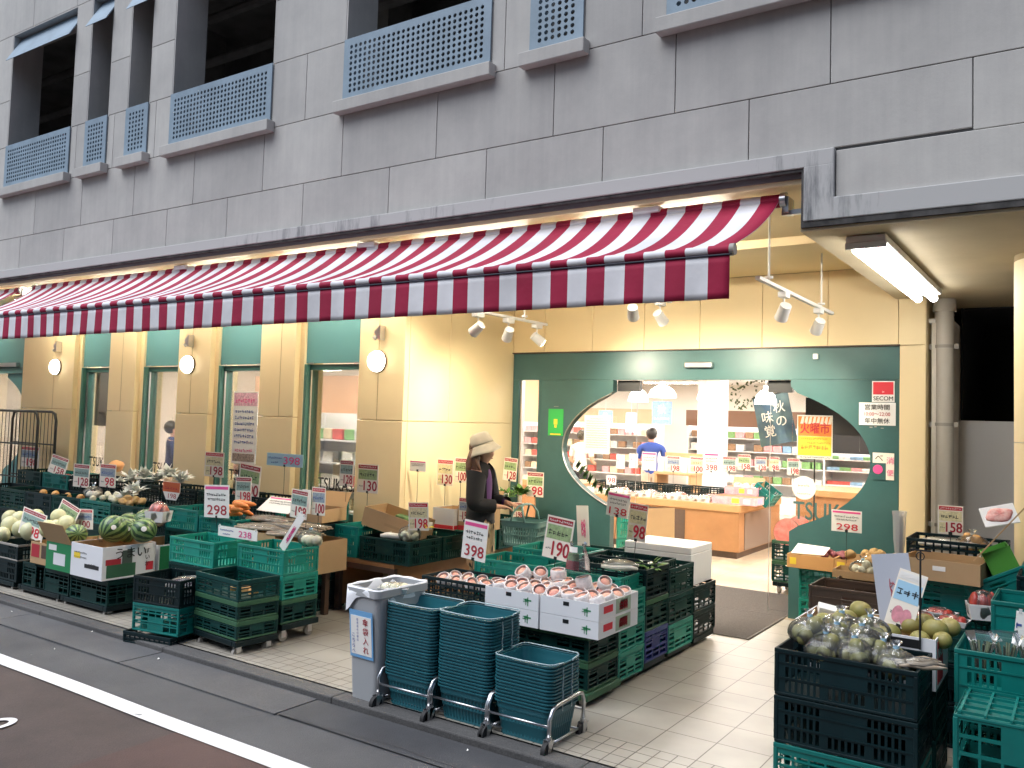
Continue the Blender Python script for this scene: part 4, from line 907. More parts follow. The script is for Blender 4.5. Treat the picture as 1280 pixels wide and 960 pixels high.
def tray_pack(label, loc, rz, m, group=None, name='food_tray', cat='food tray', s=(.17, .12), h=.025, film=True):
    t = thing(name, label, cat, loc, rz, group); x, y = s[0]/2, s[1]/2
    b = B().add([(-x*.85, -y*.85, 0), (x*.85, -y*.85, 0), (x*.85, y*.85, 0), (-x*.85, y*.85, 0), (-x, -y, h), (x, -y, h), (x, y, h), (-x, y, h)], [(0, 3, 2, 1), (0, 1, 5, 4), (1, 2, 6, 5), (2, 3, 7, 6), (3, 0, 4, 7)])
    o = obj('tray', b, M_white, t); solid(o, .002)
    b = B()
    for i in range(3): b.ball(((i-1)*x*.55, rnd.uniform(-.01, .01), h*.8), 1, (x*.36, y*.75, h*rnd.uniform(.7, 1)), 12, 8)
    obj('contents', b, m, t, True)
    if film:
        b = B().ball((0, 0, h*.7), 1, (x*1.02, y*1.02, h*1.15), 18, 8, lambda th, a: 1+.05*math.sin(7*a+4*th)); obj('film', b, M_plastic, t, True)
    return t
# ================================================================== GOODS: layout
GC = 'crates of the front displays'
# --- dolly group at the kerb, four stacks
AL, AR = R(10), R(-5)
crate('black folded crate laid flat as the base of the kerbside stack', -6.29, 3.91, G, .5, .42, .09, 'open', M_black, None, AL, GC)
crate('teal lattice crate under the black crate at the kerb', -6.24, 3.95, .055, .485, .38, .215, 'grid', M_teal, None, AL, GC)
crate('black slatted crate with a bag inside on the teal kerbside crate', -6.24, 3.945, .272, .49, .385, .21, 'slot', M_black, None, AL, GC)
tray_pack('clear bag of dark aubergines in the kerbside black crate', (-5.93, 4.24, .36), R(40), mat('aubergine_skin', (.025, .008, .03), .3), None, 'vegetable_bag', 'bag of vegetables', (.34, .2), .06)
dolly('black dolly with pale castors under the dark crate stack at the kerb', -5.19, 4.12, .58, .37, .14, AR, 'fr')
for i, (z, h, lab) in enumerate(((.105, .14, 'lowest dark green folding crate of the kerbside stack of three'), (.247, .14, 'middle dark green folding crate of the kerbside stack of three'), (.389, .155, 'topmost dark green folding crate of the kerbside stack of three'))):
    crate(lab, -5.19, 4.12, z, .58, .365, h, 'fold', M_dgreen, M_dgreen if i == 2 else M_olive, AR, GC, anchor='fr')
dolly('black dolly with pale castors half on the cream tiles', -5.20, 4.56, .56, .38, .14, 0, 'fr', 0)
crate('dark green folding crate at the bottom of the taller teal stack', -5.2, 4.545, .145, .56, .37, .185, 'fold', M_dgreen, M_olive, 0, GC, anchor='fr')
crate('teal crate in the middle of the taller stack on the dolly', -5.2, 4.545, .332, .56, .37, .185, 'fold', M_tealb, None, 0, GC, anchor='fr')
crate('bright teal crate on top of the taller stack on the dolly', -5.2, 4.545, .519, .56, .37, .20, 'slot', M_tealb, None, 0, GC, anchor='fr')
crate('dark crate below the teal crate with the 238 card', -6.55, 4.46, .1, .6, .38, .39, 'slot', M_dgreen, None, 0, GC)
crate('bright teal crate holding the 238 card', -6.55, 4.46, .492, .6, .38, .215, 'slot', M_tealb, None, 0, GC)
dolly('dolly under the teal crate with the 238 card', -6.55, 4.46, .6, .38, .14, 0, 'fl', G)
for i in range(3): fruit('onion', 'brown onion in the top dark crate at the kerb', 'onion', (-5.5+.12*i, 4.32+.03*(i % 2), .425), .038, F_onion, 'onions in the kerbside crate', kind='lump')
card((272, 660, 321, 673), 4.62, 'wide white card reading 238 across the teal crate', 'wide', '238', stick=0)
card((353, 648, 391, 688), 4.72, 'long white card with a pink scrawl tilted in the teal crate', 'scrawl', roll=38, stick=0, wh=(.075, .38), loc=gy(352, 686, 4.72))
# --- watermelon cart
dolly('wide low cart under the watermelon boxes', -7.02, 4.2, .75, .62, .11, 0, 'fr')
dolly('low cart beneath the green carton beside the watermelons', -7.79, 4.2, .75, .62, .11, 0, 'fr')
for i, (x, lab) in enumerate(((-7.02, 'dark green crate under the white watermelon carton'), (-7.64, 'dark green crate under the green carton by the melons'), (-8.06, 'dark crate under the brown carton beside the melons'))):
    crate(lab, x, 4.2, .072, .6 if i < 2 else .41, .44, .225, 'grid', M_dgreen, None, 0, GC, anchor='fr')
    if i < 2: crate(lab.replace('crate under', 'crate behind and under'), x, 4.66, .072, .6, .38, .225, 'grid', M_dgreen, None, 0, GC, anchor='fr')
wm = [('r', .08, .62, .06, .45, mat('dark_green_print', (.03, .12, .06), .6)), ('r', .36, .55, .45, .85, mat('grey_green_print', (.07, .10, .08), .6)), ('r', .06, .34, .45, .62, M_redd), ('r', .82, .96, .16, .42, M_red), ('f', .1, .3, .55, .72, M_yel), ('f', .45, .9, .3, .42, M_ink)]
c = carton('white watermelon carton printed with a green melon and black lettering', -7.0, 4.13, .302, .5, .5, .285, M_wbox, M_cboard, '', 0, None, None, wm, anchor='fr')
b = B(); MR = MX.Translation((.2525, 0, 0)) @ MX.Rotation(R(90), 4, 'Z')
b.text('うまい', .075, .01, .18, -.001, off=.03, M=MR); b.text('すいか', .05, .17, .20, -.001, vert=True, off=.03, M=MR); b.scrib(-.22, .26, .1, .02, -.001); b.scrib(-.1, .2, .2, .018, -.251); b.scrib(-.1, .16, .2, .018, -.251); b.scrib(.1, .11, .12, .02, -.251)
obj('print', b, M_ink, c)
carton('white and green carton behind the printed watermelon carton', -7.0, 4.66, .302, .5, .44, .25, M_wbox, M_cboard, '', 0, None, None, [('r', .03, .40, .05, .95, M_gcart), ('r', .5, .9, .3, .7, M_cream)], anchor='fr')
carton('green and white carton holding one striped watermelon', -7.52, 4.15, .30, .44, .5, .25, M_gcart, M_cboard, 'f', 0, None, None, [('f', .3, .75, .2, .62, M_wbox), ('f', .1, .4, .7, .9, M_white)], anchor='fr')
carton('dark printed brown carton at the end of the melon cart', -7.98, 4.2, .30, .36, .42, .2, M_cboard, M_cboardd, '', 0, None, None, [('f', .05, .45, .3, .9, M_redd), ('f', .55, .95, .3, .9, M_woodd)], anchor='fr')
gf = B().box(-.22, .22, -.003, .003, 0, .07); 
for (px, Y, r, lab) in (((142, 661), 4.42, .128, 'large dark striped watermelon at the front of the carton'), ((160, 663), 4.62, .115, 'pale striped watermelon touching the large dark one'), ((180, 663), 4.48, .105, 'round watermelon with a pale sticker near the carton corner'), ((182, 652), 4.86, .115, 'watermelon in the rear carton behind the stickered one'), ((160, 655), 5.0, .11, 'watermelon deepest in the rear carton')):
    p = gy(px[0], px[1], Y); t = fruit('watermelon', lab, 'watermelon', p, r, F_melonw, 'watermelons on the melon cart', (1, 1, .95), rot=(R(60), 0, rnd.uniform(0, 6)))
    if 'dark' in lab or 'sticker' in lab:
        b = B(); d = (EYE+V((0, 0, 1))-p).normalized(); t2 = obj('sticker', B().lathe([(0, .003), (.02, .002), (.022, 0)], 16), M_paper, t)
        q = d.copy(); q.rotate(t.rotation_euler.to_matrix().inverted()); t2.location = q*r*.985; t2.rotation_euler = q.to_track_quat('Z', 'Y').to_euler()
t = fruit('watermelon', 'lone striped watermelon lying in the green and white carton', 'watermelon', gy(95, 668, 4.4), .105, F_melonw, 'watermelons on the melon cart', (1, 1, 1.25), rot=(R(80), 0, R(70)))
tray_pack('wrapped cut melon piece standing behind the watermelons', gy(198, 652, 4.75), R(20), F_cutm, None, 'melon_pack', 'melon pack', (.2, .15), .10)
# --- honeydew cart at the frame edge
dolly('low cart under the pale melon crates', -8.62, 4.2, .8, .6, .11, 0, 'fr')
for i, (x, z, lab) in enumerate(((-8.58, .075, 'black crate at the bottom under the pale melons'), (-8.58, .275, 'black crate full of pale melons beside the brown carton'), (-9.2, .075, 'black crate at the bottom near the frame edge'), (-9.2, .275, 'black crate of pale melons nearest the frame edge'))):
    crate(lab, x, 4.2, z, .6, .52, .198 if z < .2 else .16, 'slot', M_black, M_black if z < .2 else M_castor, 0, GC, anchor='fr')
ml = [(2, 669, 4.3), (12, 656, 4.42), (26, 661, 4.35), (24, 649, 4.62), (46, 646, 4.7), (60, 661, 4.32), (73, 646, 4.72), (83, 655, 4.55), (52, 657, 4.5), (12, 647, 4.7), (37, 664, 4.3), (70, 660, 4.5)]
for (x, y, Y) in ml: fruit('melon', 'smooth pale green melon heaped in the black crates by the watermelons', 'melon', gy(x, y, Y), .078, F_melon, 'pale melons heaped in the black crates', (1, 1, 1.1))
card((22, 638, 52, 672), 4.28, 'price card standing tilted among the pale melons', 'teal', tilt=-6, roll=7, stick=.12)
card((66, 628, 90, 656), 4.85, 'leaning price card behind the heaped pale melons', 'green', roll=14, tilt=-15)
card((89, 636, 116, 661), 4.95, 'dark fruit photo card beside the leaning melon card', 'pop', roll=-3, stick=.2)
# --- long rows in front of the pillars
top = ['black crate with paper bags at the far end of the long row', 'black crate behind the pale melons in the long row', 'dark crate with onions in the long row', 'dark green crate with loose net bags in the long row', 'teal crate of white garlic in the long row', 'dark crate beside the teal garlic crate', 'dark crate next to the orange hanging sign']
for i in range(7):
    x = -11.85+i*.61
    for k in range(3):
        lab = top[i] if k == 2 else top[i].replace(' crate', ' crate directly under the one' if k == 1 else ' floor crate beneath the one', 1) if False else (['floor level crate', 'second level crate'][k]+' below the '+top[i] if k < 2 else top[i])
        lab = ' '.join(lab.split()[:16])
        m = M_teal if (i == 4 and k == 2) or (i == 0 and k == 1) or (i == 5 and k == 1) else (M_dgreen if (i+k) % 2 else M_black)
        crate(lab, x, 5.25, .002+k*.251, .6, .42, .249, 'slot' if (i+k) % 3 else 'fold', m, None, 0, GC)
t = thing('display_table', 'long dark display table against the pillars', 'table', (-9.1, 5.98, 0))
obj('tabletop', B().rbox(-2.9, 2.9, -.26, .26, .69, .72, .004), M_woodd, t)
for x in (-2.8, -.9, .9, 2.8):
    for y in (-.22, .22): obj('leg', B().box(x-.025, x+.025, y-.025, y+.025, 0, .69), M_woodd, t)
for i, (x, m, st, lab) in enumerate(((-11.9, M_dgreen, 'slot', 'dark green crate by the roll cage on the long table'), (-11.25, M_teal, 'slot', 'teal crate with a red apple on the long table'), (-10.6, M_black, 'slot', 'black crate under two price cards on the long table'), (-9.95, M_black, 'open', 'black lattice crate of white sprouts on the long table'), (-9.3, M_black, 'open', 'black lattice crate heaped with white sprouts, middle of the table'), (-8.65, M_black, 'open', 'black lattice crate behind the orange hanging sign'), (-8.0, M_dgreen, 'slot', 'dark crate with a flat white tray on the long table'), (-7.35, M_black, 'open', 'black lattice crate beneath the blue 398 card'), (-6.75, M_teal, 'slot', 'teal crate nearest the wide pillar on the long table'))):
    crate(lab, x, 5.76, .722, .61, .42, .20, st, m, None, 0, GC)
fruit('apple', 'red apple lying in the teal crate on the long table', 'apple', gy(84, 598, 5.85), .06, F_tom, None, kind='dimple')
for k, (x, y) in enumerate(((100, 592), (147, 598), (165, 590), (180, 586), (196, 590), (212, 585), (226, 592), (170, 606), (158, 613))):
    p = gy(x, y+10, 5.9 if k < 7 else 5.5); leafy(['heap of white bean sprouts spilling over the black lattice crates', ''][0], p, k, 'heaps of white sprouts on the long table', 40, .17, mat('white_sprout', (.74, .76, .72), .5), 'sprout_heap', 'sprouts', 1.2)
fruit('pumpkin_piece', 'orange pumpkin piece beside the white sprouts', 'pumpkin', gy(145, 583, 6.0), .09, mat('orange_flesh', (.75, .38, .16), .6), None, (1, 1, .8), 'lump')
for i in range(14): fruit('garlic_bulb', 'white garlic bulb in the teal crate of the long row', 'garlic', (-9.35+rnd.uniform(0, .5), 5.32+rnd.uniform(0, .28), .765+rnd.uniform(-.01, .035)), .036, F_pale, 'garlic bulbs in the teal crate', kind='lump')
for i in range(6): fruit('potato', 'pale brown potato heaped beside the garlic', 'potato', (-8.8+rnd.uniform(0, .36), 5.33+rnd.uniform(0, .22), .745+rnd.uniform(0, .05)), .045, F_pot, 'potatoes beside the garlic', (1.2, .9, .9), 'lump')
for i in range(4): fruit('onion', 'onion lying in the dark crates of the long row', 'onion', (-10.6+i*.28, 5.45, .72), .045, F_onion, 'onions in the long row')
bag('clear bag of white radish lying at the end of the garlic', (-9.5, 5.45, .73), None, .4, 4, F_white, .045, 'vegetable_bag', 'bag of vegetables')
card((25, 558, 48, 584), 5.95, 'price card in front of the black roll cage', 'pop', stick=.1)
card((59, 570, 80, 593), 5.8, 'tilted price card just beside the roll cage', 'teal', roll=8, tilt=-10)
card((91, 580, 111, 609), 5.6, 'price card standing over the red apple crate', 'teal')
card((124, 580, 144, 609), 5.6, 'price card before the white sprouts, next to the apple crate card', 'pop')
card((255, 565, 279, 596), 5.85, 'price card above the dark crate with the white tray', 'bean')
card((296, 580, 323, 622), 5.8, 'price card with a blue heading in front of the bay lettering', 'green', roll=5)
card((294, 596, 314, 628), 5.5, 'clear sleeved price card over the carrots', 'teal', roll=-2)
card((333, 567, 378, 583), 5.95, 'long pale blue card reading 398 before the window jamb', 'blue', '398', stick=.3)
card((255, 606, 286, 647), 4.95, 'white handwritten card reading 298 above the teal crates', 'white', '298', roll=-3, stick=.1)
t = thing('hanging_sign', 'orange and white trapezoid sign on the front of the lattice crate', 'sign', gy(214, 625, 5.5), 0)
b = B().prism([(-.15, .19), (.15, .19), (.15, .09), (.09, 0), (-.09, 0), (-.15, .09)], -.004, 0); b.k = 1; b.prism([(-.147, .187), (.147, .187), (.147, .085), (-.147, .085)], -.006, -.004); obj('board', b, [M_paper, mat('terracotta_print', (.52, .10, .03), .6)], t)
b = B(); b.scrib(0, .11, .22, .04, -.0065); b.k = 0; b.text('198', .05, .02, .02, -.0065, w=.14); obj('lettering', b, M_redd, t)
# --- nearer crates and root vegetables
t = thing('display_stand', 'low dark stand under the carrots and burdock roots', 'stand', (-6.65, 5.2, 0)); obj('deck', B().rbox(-.98, 1.05, -.25, .3, .40, .43, .004), M_woodd, t)
for x in (-.9, .98):
    for y in (-.2, .25): obj('leg', B().box(x-.025, x+.025, y-.025, y+.025, 0, .4), M_woodd, t)
crate('teal crate behind the 298 card', -7.4, 4.98, .65, .5, .42, .20, 'slot', M_teal, None, 0, GC); crate('dark crate under the teal crate behind the 298 card', -7.4, 4.98, .432, .5, .42, .216, 'slot', M_dgreen, None, 0, GC)
crate('teal crate of orange carrots', -6.88, 4.98, .62, .52, .42, .19, 'slot', M_teal, None, 0, GC); crate('dark crate under the teal carrot crate', -6.88, 4.98, .432, .52, .42, .186, 'slot', M_dgreen, None, 0, GC)
for i in range(9):
    p = V((-6.62+rnd.uniform(-.2, .22), 5.16+rnd.uniform(-.08, .14), .84+.045*(i % 3))); a = rnd.uniform(-.5, .5)
    b = B().tube([(-.09, 0, 0), (-.06, 0, 0), (0, 0, 0), (.07, 0, 0), (.10, 0, 0)], [.012, .030, .027, .018, .006], 12); o = obj('carrot', b, F_car, None, True, loc=p, rot=(0, rnd.uniform(-.15, .2), a)); tag(o, 'thick orange carrot heaped behind the 298 card', 'carrot', 'carrots heaped in the teal crate')
carton('pale brown carton of burdock roots behind the scrawled card', -6.33, 4.99, .432, .5, .44, .30, M_cboard, M_cboardd, '', 0, None, None, [('f', .08, .5, .3, .6, M_cboardd)])
carton('pale carton next to the burdock roots carton', -5.82, 4.99, .432, .42, .44, .27, M_cboard, M_cboardd, '', 0, None, None, [('f', .2, .6, .3, .6, M_cboardd)])
for k, (x, y, z, a) in enumerate(((-6.12, 5.1, .74, 12), (-5.95, 5.22, .76, 8), (-5.72, 5.12, .72, 15), (-6.2, 5.26, .79, 5), (-5.78, 5.28, .76, 10))): sticks('bagged bundle of brown burdock roots on the pale cartons', (x, y, z), R(a), 7, .5, .016, F_root, 'burdock_bundle', 'root vegetables', 'burdock bundles on the cartons', .16)
card((320, 612, 360, 640), 5.3, 'crumpled white price card lying on the burdock roots', 'white', '', tilt=-55, stick=0)
card((362, 612, 383, 648), 5.05, 'clear sleeved price card before the burdock roots', 'teal', roll=4)
card((389, 609, 406, 644), 5.1, 'narrow price card beside a pink slip by the dark stack', 'pop')
card((377, 612, 388, 642), 5.2, 'pink striped slip between two price cards', 'scrawl', ink=M_pink)
bag('clear bag hanging on the corner of the tall teal crate', gy(388, 682, 4.9), None, .3, 3, F_pale, .04, 'vegetable_bag', 'bag of vegetables', knot=False)
# --- dark stack beside the low wooden table
for k in range(3): crate(['lowest dark crate beside the low wooden table', 'middle dark crate beside the low wooden table', 'black slatted crate on top beside the low wooden table'][k], -5.79, 5.42, .003+k*.26, .58, .40, .257, 'slot', M_black if k != 1 else M_dgreen, None, 0, GC, anchor='fr')
carton('flat brown carton on the dark stack by the window', -5.80, 5.5, .79, .42, .36, .12, M_cboard, M_cboardd, 'b', R(8), None, anchor='fr')
# --- low wooden table along the recess wall
t = thing('low_table', 'low orange wood table with dark end frame along the recess wall', 'table', (-5.4, 6.85, 0))
b = B().rbox(-.36, .36, -1.2, 1.2, .45, .488, .004); obj('tabletop', b, M_wood, t)
b = B().box(.335, .36, -1.15, 1.2, .04, .449).box(-.36, -.335, -1.15, 1.2, .04, .449); obj('side_panel', b, M_wood, t)
b = B(); b.rbox(-.36, -.30, -1.2, -1.155, 0, .449, .003); b.rbox(.30, .362, -1.2, -1.155, 0, .449, .003); b.rbox(-.299, .299, -1.2, -1.155, .40, .4495, .003); obj('end_frame', b, M_woodd, t)
crate('teal crate standing tilted behind the cucumber carton', -5.80, 5.66, .492, .3, .55, .28, 'slot', M_teal, None, 0, GC)
crate('dark slatted crate at the end of the low wooden table', -5.46, 5.64, .492, .60, .44, .215, 'slot', M_dgreen, None, 0, GC)
crate('second dark slatted crate along the low wooden table', -5.46, 6.10, .492, .60, .42, .215, 'slot', M_dgreen, None, 0, GC)
crate('bright green lattice crate behind the dark crates on the low table', -5.46, 6.54, .492, .60, .40, .21, 'open', M_tealb, None, 0, GC)
crate('dark crate beside the customer on the low table', -5.46, 6.98, .492, .60, .42, .21, 'slot', M_dgreen, None, 0, GC)
crate('dark crate of green vegetables at the far end of the low table', -5.46, 7.45, .492, .6, .42, .24, 'slot', M_dgreen, None, 0, GC)
c = carton('open brown carton of cucumbers tilted on the low table', -5.56, 5.76, .735, .55, .36, .17, M_cboard, M_cboardd, '', 0, None, (R(0), R(12), R(8)), [('f', .45, .75, .35, .5, M_cboardd)])
for i in range(6):
    b = B().tube([(-.15, .0, .0), (-.13, 0, 0), (-.04, .01, .008), (.06, .01, .008), (.14, 0, 0), (.155, 0, 0)], [.008, .019, .021, .021, .017, .006], 10); o = obj('cucumber', b, F_cuc, None, True, loc=(-5.26+.02*(i % 2), 5.86+.05*(i % 5), .80+.03*(i//3)), rot=(0, R(10), R(-12+rnd.uniform(-8, 8)))); tag(o, 'dark green cucumber in the tilted brown carton', 'cucumber', 'cucumbers in the tilted carton')
carton('pink and white carton on the low table behind the mushrooms', -5.32, 6.5, .71, .26, .3, .20, M_wbox, M_cboardd, '', 0, None, None, [('f', .02, .98, .02, .2, M_red), ('r', .02, .98, .02, .2, M_red)])
carton('brown and red carton beside the pink carton on the low table', -5.05, 6.55, .71, .26, .34, .24, M_cboard, M_cboardd, 'b', 0, None, None, [('f', .02, .98, .02, .2, M_red), ('f', .3, .7, .45, .6, M_cboardd)])
bag('clear pack of pale mushrooms hung on the crate corner', (-4.99, 5.78, .69), None, R(10), 6, F_pale, .04, 'mushroom_pack', 'mushroom pack', knot=False)
leafy('yellow green sprig poking from the mushroom pack', gy(536, 660, 5.75), 0, None, 20, .07, M_yel, 'sprig', 'sprig')
sticks('long white radish lying in the dark crate', (-5.12, 5.78, .69), R(20), 2, .3, .03, F_white, 'radish', 'radish', None, .08, False)
for (x, y, Y, lab) in ((650, 618, 7.66, 'green cabbage heap at the far end of the low table'), (632, 622, 7.5, 'loose leafy greens beside the cabbage heap')): leafy(lab, gy(x, y, Y), x, None, 34, .16)
card((446, 580, 472, 616), 5.82, 'price card reading 130 in front of the wide pillar', 'green', '130')
card((424, 575, 441, 607), 5.75, 'price card half hidden against the bay window by the pillar', 'teal')
card((512, 576, 532, 589), 6.35, 'small plain white handwritten card against the recess wall', 'white', '', stick=.3, note=True)
card((546, 574, 566, 607), 6.7, 'price card reading 130 against the recess wall', 'bean', '130', stick=.2)
card((568, 572, 583, 603), 6.9, 'price card partly behind the customer', 'green')
card((511, 628, 536, 663), 5.72, 'yellow and green price card hung on the dark crate', 'bean', roll=-4)
card((573, 622, 588, 652), 6.35, 'price card just behind the customer elbow', 'pop')
card((628, 572, 645, 601), 7.7, 'price card in front of the narrow glass strip', 'green', roll=4)
card((658, 590, 679, 621), 7.75, 'price card beside the cabbage near the green panel', 'green')
card((641, 628, 654, 648), 7.2, 'small price card behind the held basket', 'green')
# --- bin, basket stacks
t = thing('waste_bin', 'tall grey bin with a white liner and umbrella bag notice', 'bin', (-3.80, 4.21, G), R(-3))
b = B(); n = 7; prof = []
def binloop(k, z, r=.03): return [(p[0], p[1], z) for p in rloop(.29*k, .46*k, r, 0, 4)]
ls = [binloop(.80, 0), binloop(.90, .42), binloop(.985, .685), binloop(1.03, .69), binloop(1.03, .735), binloop(.97, .735), binloop(.93, .60)]
m_ = min(len(l) for l in ls)
def rl2(k, z):
    ref = rloop(.29, .46, .04, 0, 4); return [(x*k, y*k, z) for x, y, _ in ref]
ls = [rl2(k, z) for k, z in ((.80, 0), (.90, .42), (.985, .685), (1.04, .69), (1.04, .735), (.97, .735), (.93, .55), (.2, .52))]; n = len(ls[0])
b.add([p for l in ls for p in l], [(j*n+i, j*n+(i+1) % n, (j+1)*n+(i+1) % n, (j+1)*n+i) for j in range(len(ls)-1) for i in range(n)]); obj('body', b, M_bin, t, auto=30)
b = B(); ref = rloop(.29, .46, .04, 0, 4); n = len(ref); vs = []
for j, (k, z) in enumerate(((.93, .66), (.98, .742), (1.06, .745), (1.08, .715), (1.08, .69))):
    for i, (x, y, _) in enumerate(ref):
        w = 1+.006*math.sin(i*.5)+.006*math.sin(i*.3+j); drop = (.17*max(0, -x/.145)*(.6+.4*math.sin(i*.5)) if x < 0 else 0) if j >= 3 else 0
        vs.append((x*(1+(k-1)*(1 if x < .03 else .3))*w, y*(1+(k-1)*.5)*w, z-drop*(j-2)*.5*(1+.25*math.sin(i*.45))+.003*math.sin(i*.6)))
b.add(vs, [(j*n+i, j*n+(i+1) % n, (j+1)*n+(i+1) % n, (j+1)*n+i) for j in range(4) for i in range(n)]); obj('liner', b, mat('white_bin_liner', (.78, .80, .84), .45), t, True)
b = B(); M = MX.Translation((0, -.197, .30)) @ MX.Rotation(R(5), 4, 'X'); b.box(-.105, .105, -.0125, -.0105, 0, .30, M); b.k = 1; b.box(-.092, .092, -.014, -.0125, .02, .265, M); b.k = 2
b.text('傘袋入れ', .052, .042, .212, -.016, vert=True, off=.04, M=M); b.k = 3; b.text('使用済みの袋は', .019, -.03, .235, -.016, vert=True, off=.01, M=M); b.text('こちらへ', .03, -.068, .13, -.016, vert=True, off=.02, M=M)
obj('notice', b, [mat('blue_border_print', (.16, .38, .66), .5), M_paper, M_redd, M_binK], t)
tray_pack('crumpled bag and green wrapper lying on top of the grey bin', (-3.75, 4.22, .655), R(30), F_pale, None, 'crumpled_bag', 'plastic bag', (.2, .18), .03)
def cart_frame(label, x0, x1, y0, y1):
    t = thing('basket_cart', label, 'basket cart', ((x0+x1)/2, (y0+y1)/2, G), 0, 'chrome carts under the basket stacks'); hx, hy = (x1-x0)/2, (y1-y0)/2
    for s in (-1, 1):
        x = s*hx; b = B().tube([(x, -hy, .09), (x, -hy, .20), (x, -hy+.03, .245), (x, -hy+.08, .262), (x, hy-.06, .272), (x, hy-.02, .26), (x, hy, .22), (x, hy, .09)], .0115, 10); obj('side_frame', b, M_chrome, t, True)
        for y in (-hy, hy):
            b = B().cyl((x-.013, y-.02, .046), (x+.013, y-.02, .046), .046, 20); w = obj('castor', b, M_rubber, t, auto=40); b = B(); b.prism([(-.03, .098), (.03, .098), (-.01, .035), (-.03, .035)], -.019, -.014); b.prism([(-.03, .098), (.03, .098), (-.01, .035), (-.03, .035)], .014, .019); b.cyl((0, 0, .094), (0, 0, .115), .017, 10); o = obj('fork', b, M_steel, w); o.location = (x, y, 0); o.rotation_euler = (0, 0, R(90))
    b = B().cyl((-hx, -hy, .165), (hx, -hy, .165), .0075, 8).cyl((-hx, hy, .165), (hx, hy, .165), .0075, 8); b.cyl((-hx, -hy+.06, .07), (hx, -hy+.06, .07), .007, 8).cyl((-hx, hy-.06, .07), (hx, hy-.06, .07), .007, 8).cyl((-hx, -hy+.06, .07), (-hx, hy-.06, .07), .007, 8).cyl((hx, -hy+.06, .07), (hx, hy-.06, .07), .007, 8); obj('cross_bar', b, M_chrome, t, True); return t
for nm, xc, n, rz in (('beside the grey bin', -3.475, 24, 0), ('in the middle of the three stacks', -3.065, 24, 0), ('in the short stack nearest the peach boxes', -2.645, 14, 0)):
    dy = {'b': 0, 'i': .02, 'n': 0}[nm[0]] if nm[0] in 'bi' else 0
    cart_frame('chrome wheeled cart under the baskets '+nm.replace('in the', 'of the'), xc-.205, xc+.205, 4.02+dy, 4.40+dy)
    for k in range(n):
        z = -.005+k*.0186
        lab = 'teal shopping basket nested '+nm+', among many alike'
        if k == 0: lab = 'lowest slotted teal basket resting in the cart '+nm
        if k == n-1: lab = 'topmost open teal basket with folded handles '+nm
        basket(lab, (xc+rnd.uniform(-.002, .002), 4.21+dy+rnd.uniform(-.002, .002), z), 0, 'shopping baskets '+nm, M_basket, 'down', k == n-1, (.405, .335, .20), k == 0)
# --- peach display
dolly('dark green dolly at the end of the peach display', -2.60, 4.76, .62, .46, .085, 0, 'fr', 0, M_olive)
for k, (y0, d, rows) in enumerate(((4.78, .42, [(.09, .18, 'fold', M_dgreen, M_olive), (.272, .175, 'fold', M_dgreen, M_olive)]), (5.215, .40, [(.05, .19, 'fold', M_tealb, None), (.242, .19, 'fold', M_tealb, None), (.434, .20, 'fold', M_tealb, None)]), (5.635, .40, [(.08, .22, 'fold', M_navy, None), (.302, .22, 'fold', M_dgreen, M_olive), (.524, .22, 'fold', M_black, M_black)]), (6.055, .48, [(.06, .21, 'fold', M_tealb, None), (.272, .21, 'fold', M_dgreen, None), (.484, .21, 'fold', M_dgreen, None)]), (6.56, .48, [(.08, .2, 'fold', M_black, None), (.282, .2, 'fold', M_black, None)]))):
    nm = ['under the peach cartons', 'beside the peach cartons', 'third along the peach display', 'fourth along the peach display', 'under the white foam box'][k]
    for j, (z, h, st, m, rim) in enumerate(rows):
        pos = 'lowest' if j == 0 else ('topmost' if j == len(rows)-1 else 'middle')
        crate(f'{pos} {"blue" if m is M_navy else "bright teal" if m is M_tealb else "black" if m is M_black else "dark green"} folding crate in the column {nm}', -2.615-.005*k, y0, z, .60, d, h, st, m, rim or m, 0, 'folding crates of the peach display', anchor='fr')
    if k: dolly('castored base '+nm+' column', -2.64, y0+.02, .55, d-.04, .075, 0, 'fr', 0)
for k in range(2): crate(['lower dark crate behind the basket stacks', 'upper dark crate behind the basket stacks'][k], -3.235, 4.80, .012+k*.218, .6, .42, .215, 'slot', M_black, None, 0, GC, anchor='fr')
pr = [('f', .40, .50, .62, .85, M_dark), ('f', .80, .815, .2, .72, M_gcart), ('f', .75, .87, .5, .58, M_gcart), ('r', .12, .34, .35, .75, M_red), ('r', .42, .80, .1, .95, mat('pale_green_print', (.33, .42, .33), .6)), ('r', .52, .72, .3, .8, M_redd)]
for k, (x, z, lab) in enumerate(((-2.505, .452, 'lower white peach carton at the display corner'), (-2.505, .562, 'upper white peach carton full of netted peaches at the corner'), (-2.945, .452, 'lower white peach carton over the dark crates'), (-2.945, .562, 'upper white peach carton full of netted peaches over the dark crates'))):
    c = carton(lab, x, 4.70, z, .425, .55, .108, M_wbox, M_wbox, '', 0, 'white peach cartons', None, pr, anchor='fr')
    b = B(); b.text('千', .035, .115, .03, -.277, off=.03); b.k = 0; obj('print', b, M_gcart, c)
    b = B(); b.text('白桃', .045, .06, .03, -.0018, off=.03, M=MX.Translation((.2135, 0, 0)) @ MX.Rotation(R(90), 4, 'Z')); obj('print', b, M_redd, c)
for bx, cap in ((-2.72, 'corner'), (-3.16, 'inner')):
    for i in range(4):
        for j in range(4):
            x = bx-.155+i*.104; y = 4.80+j*.118+rnd.uniform(-.01, .01)
            peach(f'ripe pink peach in a white foam net filling the {cap} peach carton', (x+rnd.uniform(-.008, .008), y, .648+rnd.uniform(0, .012)), f'netted peaches in the {cap} carton')
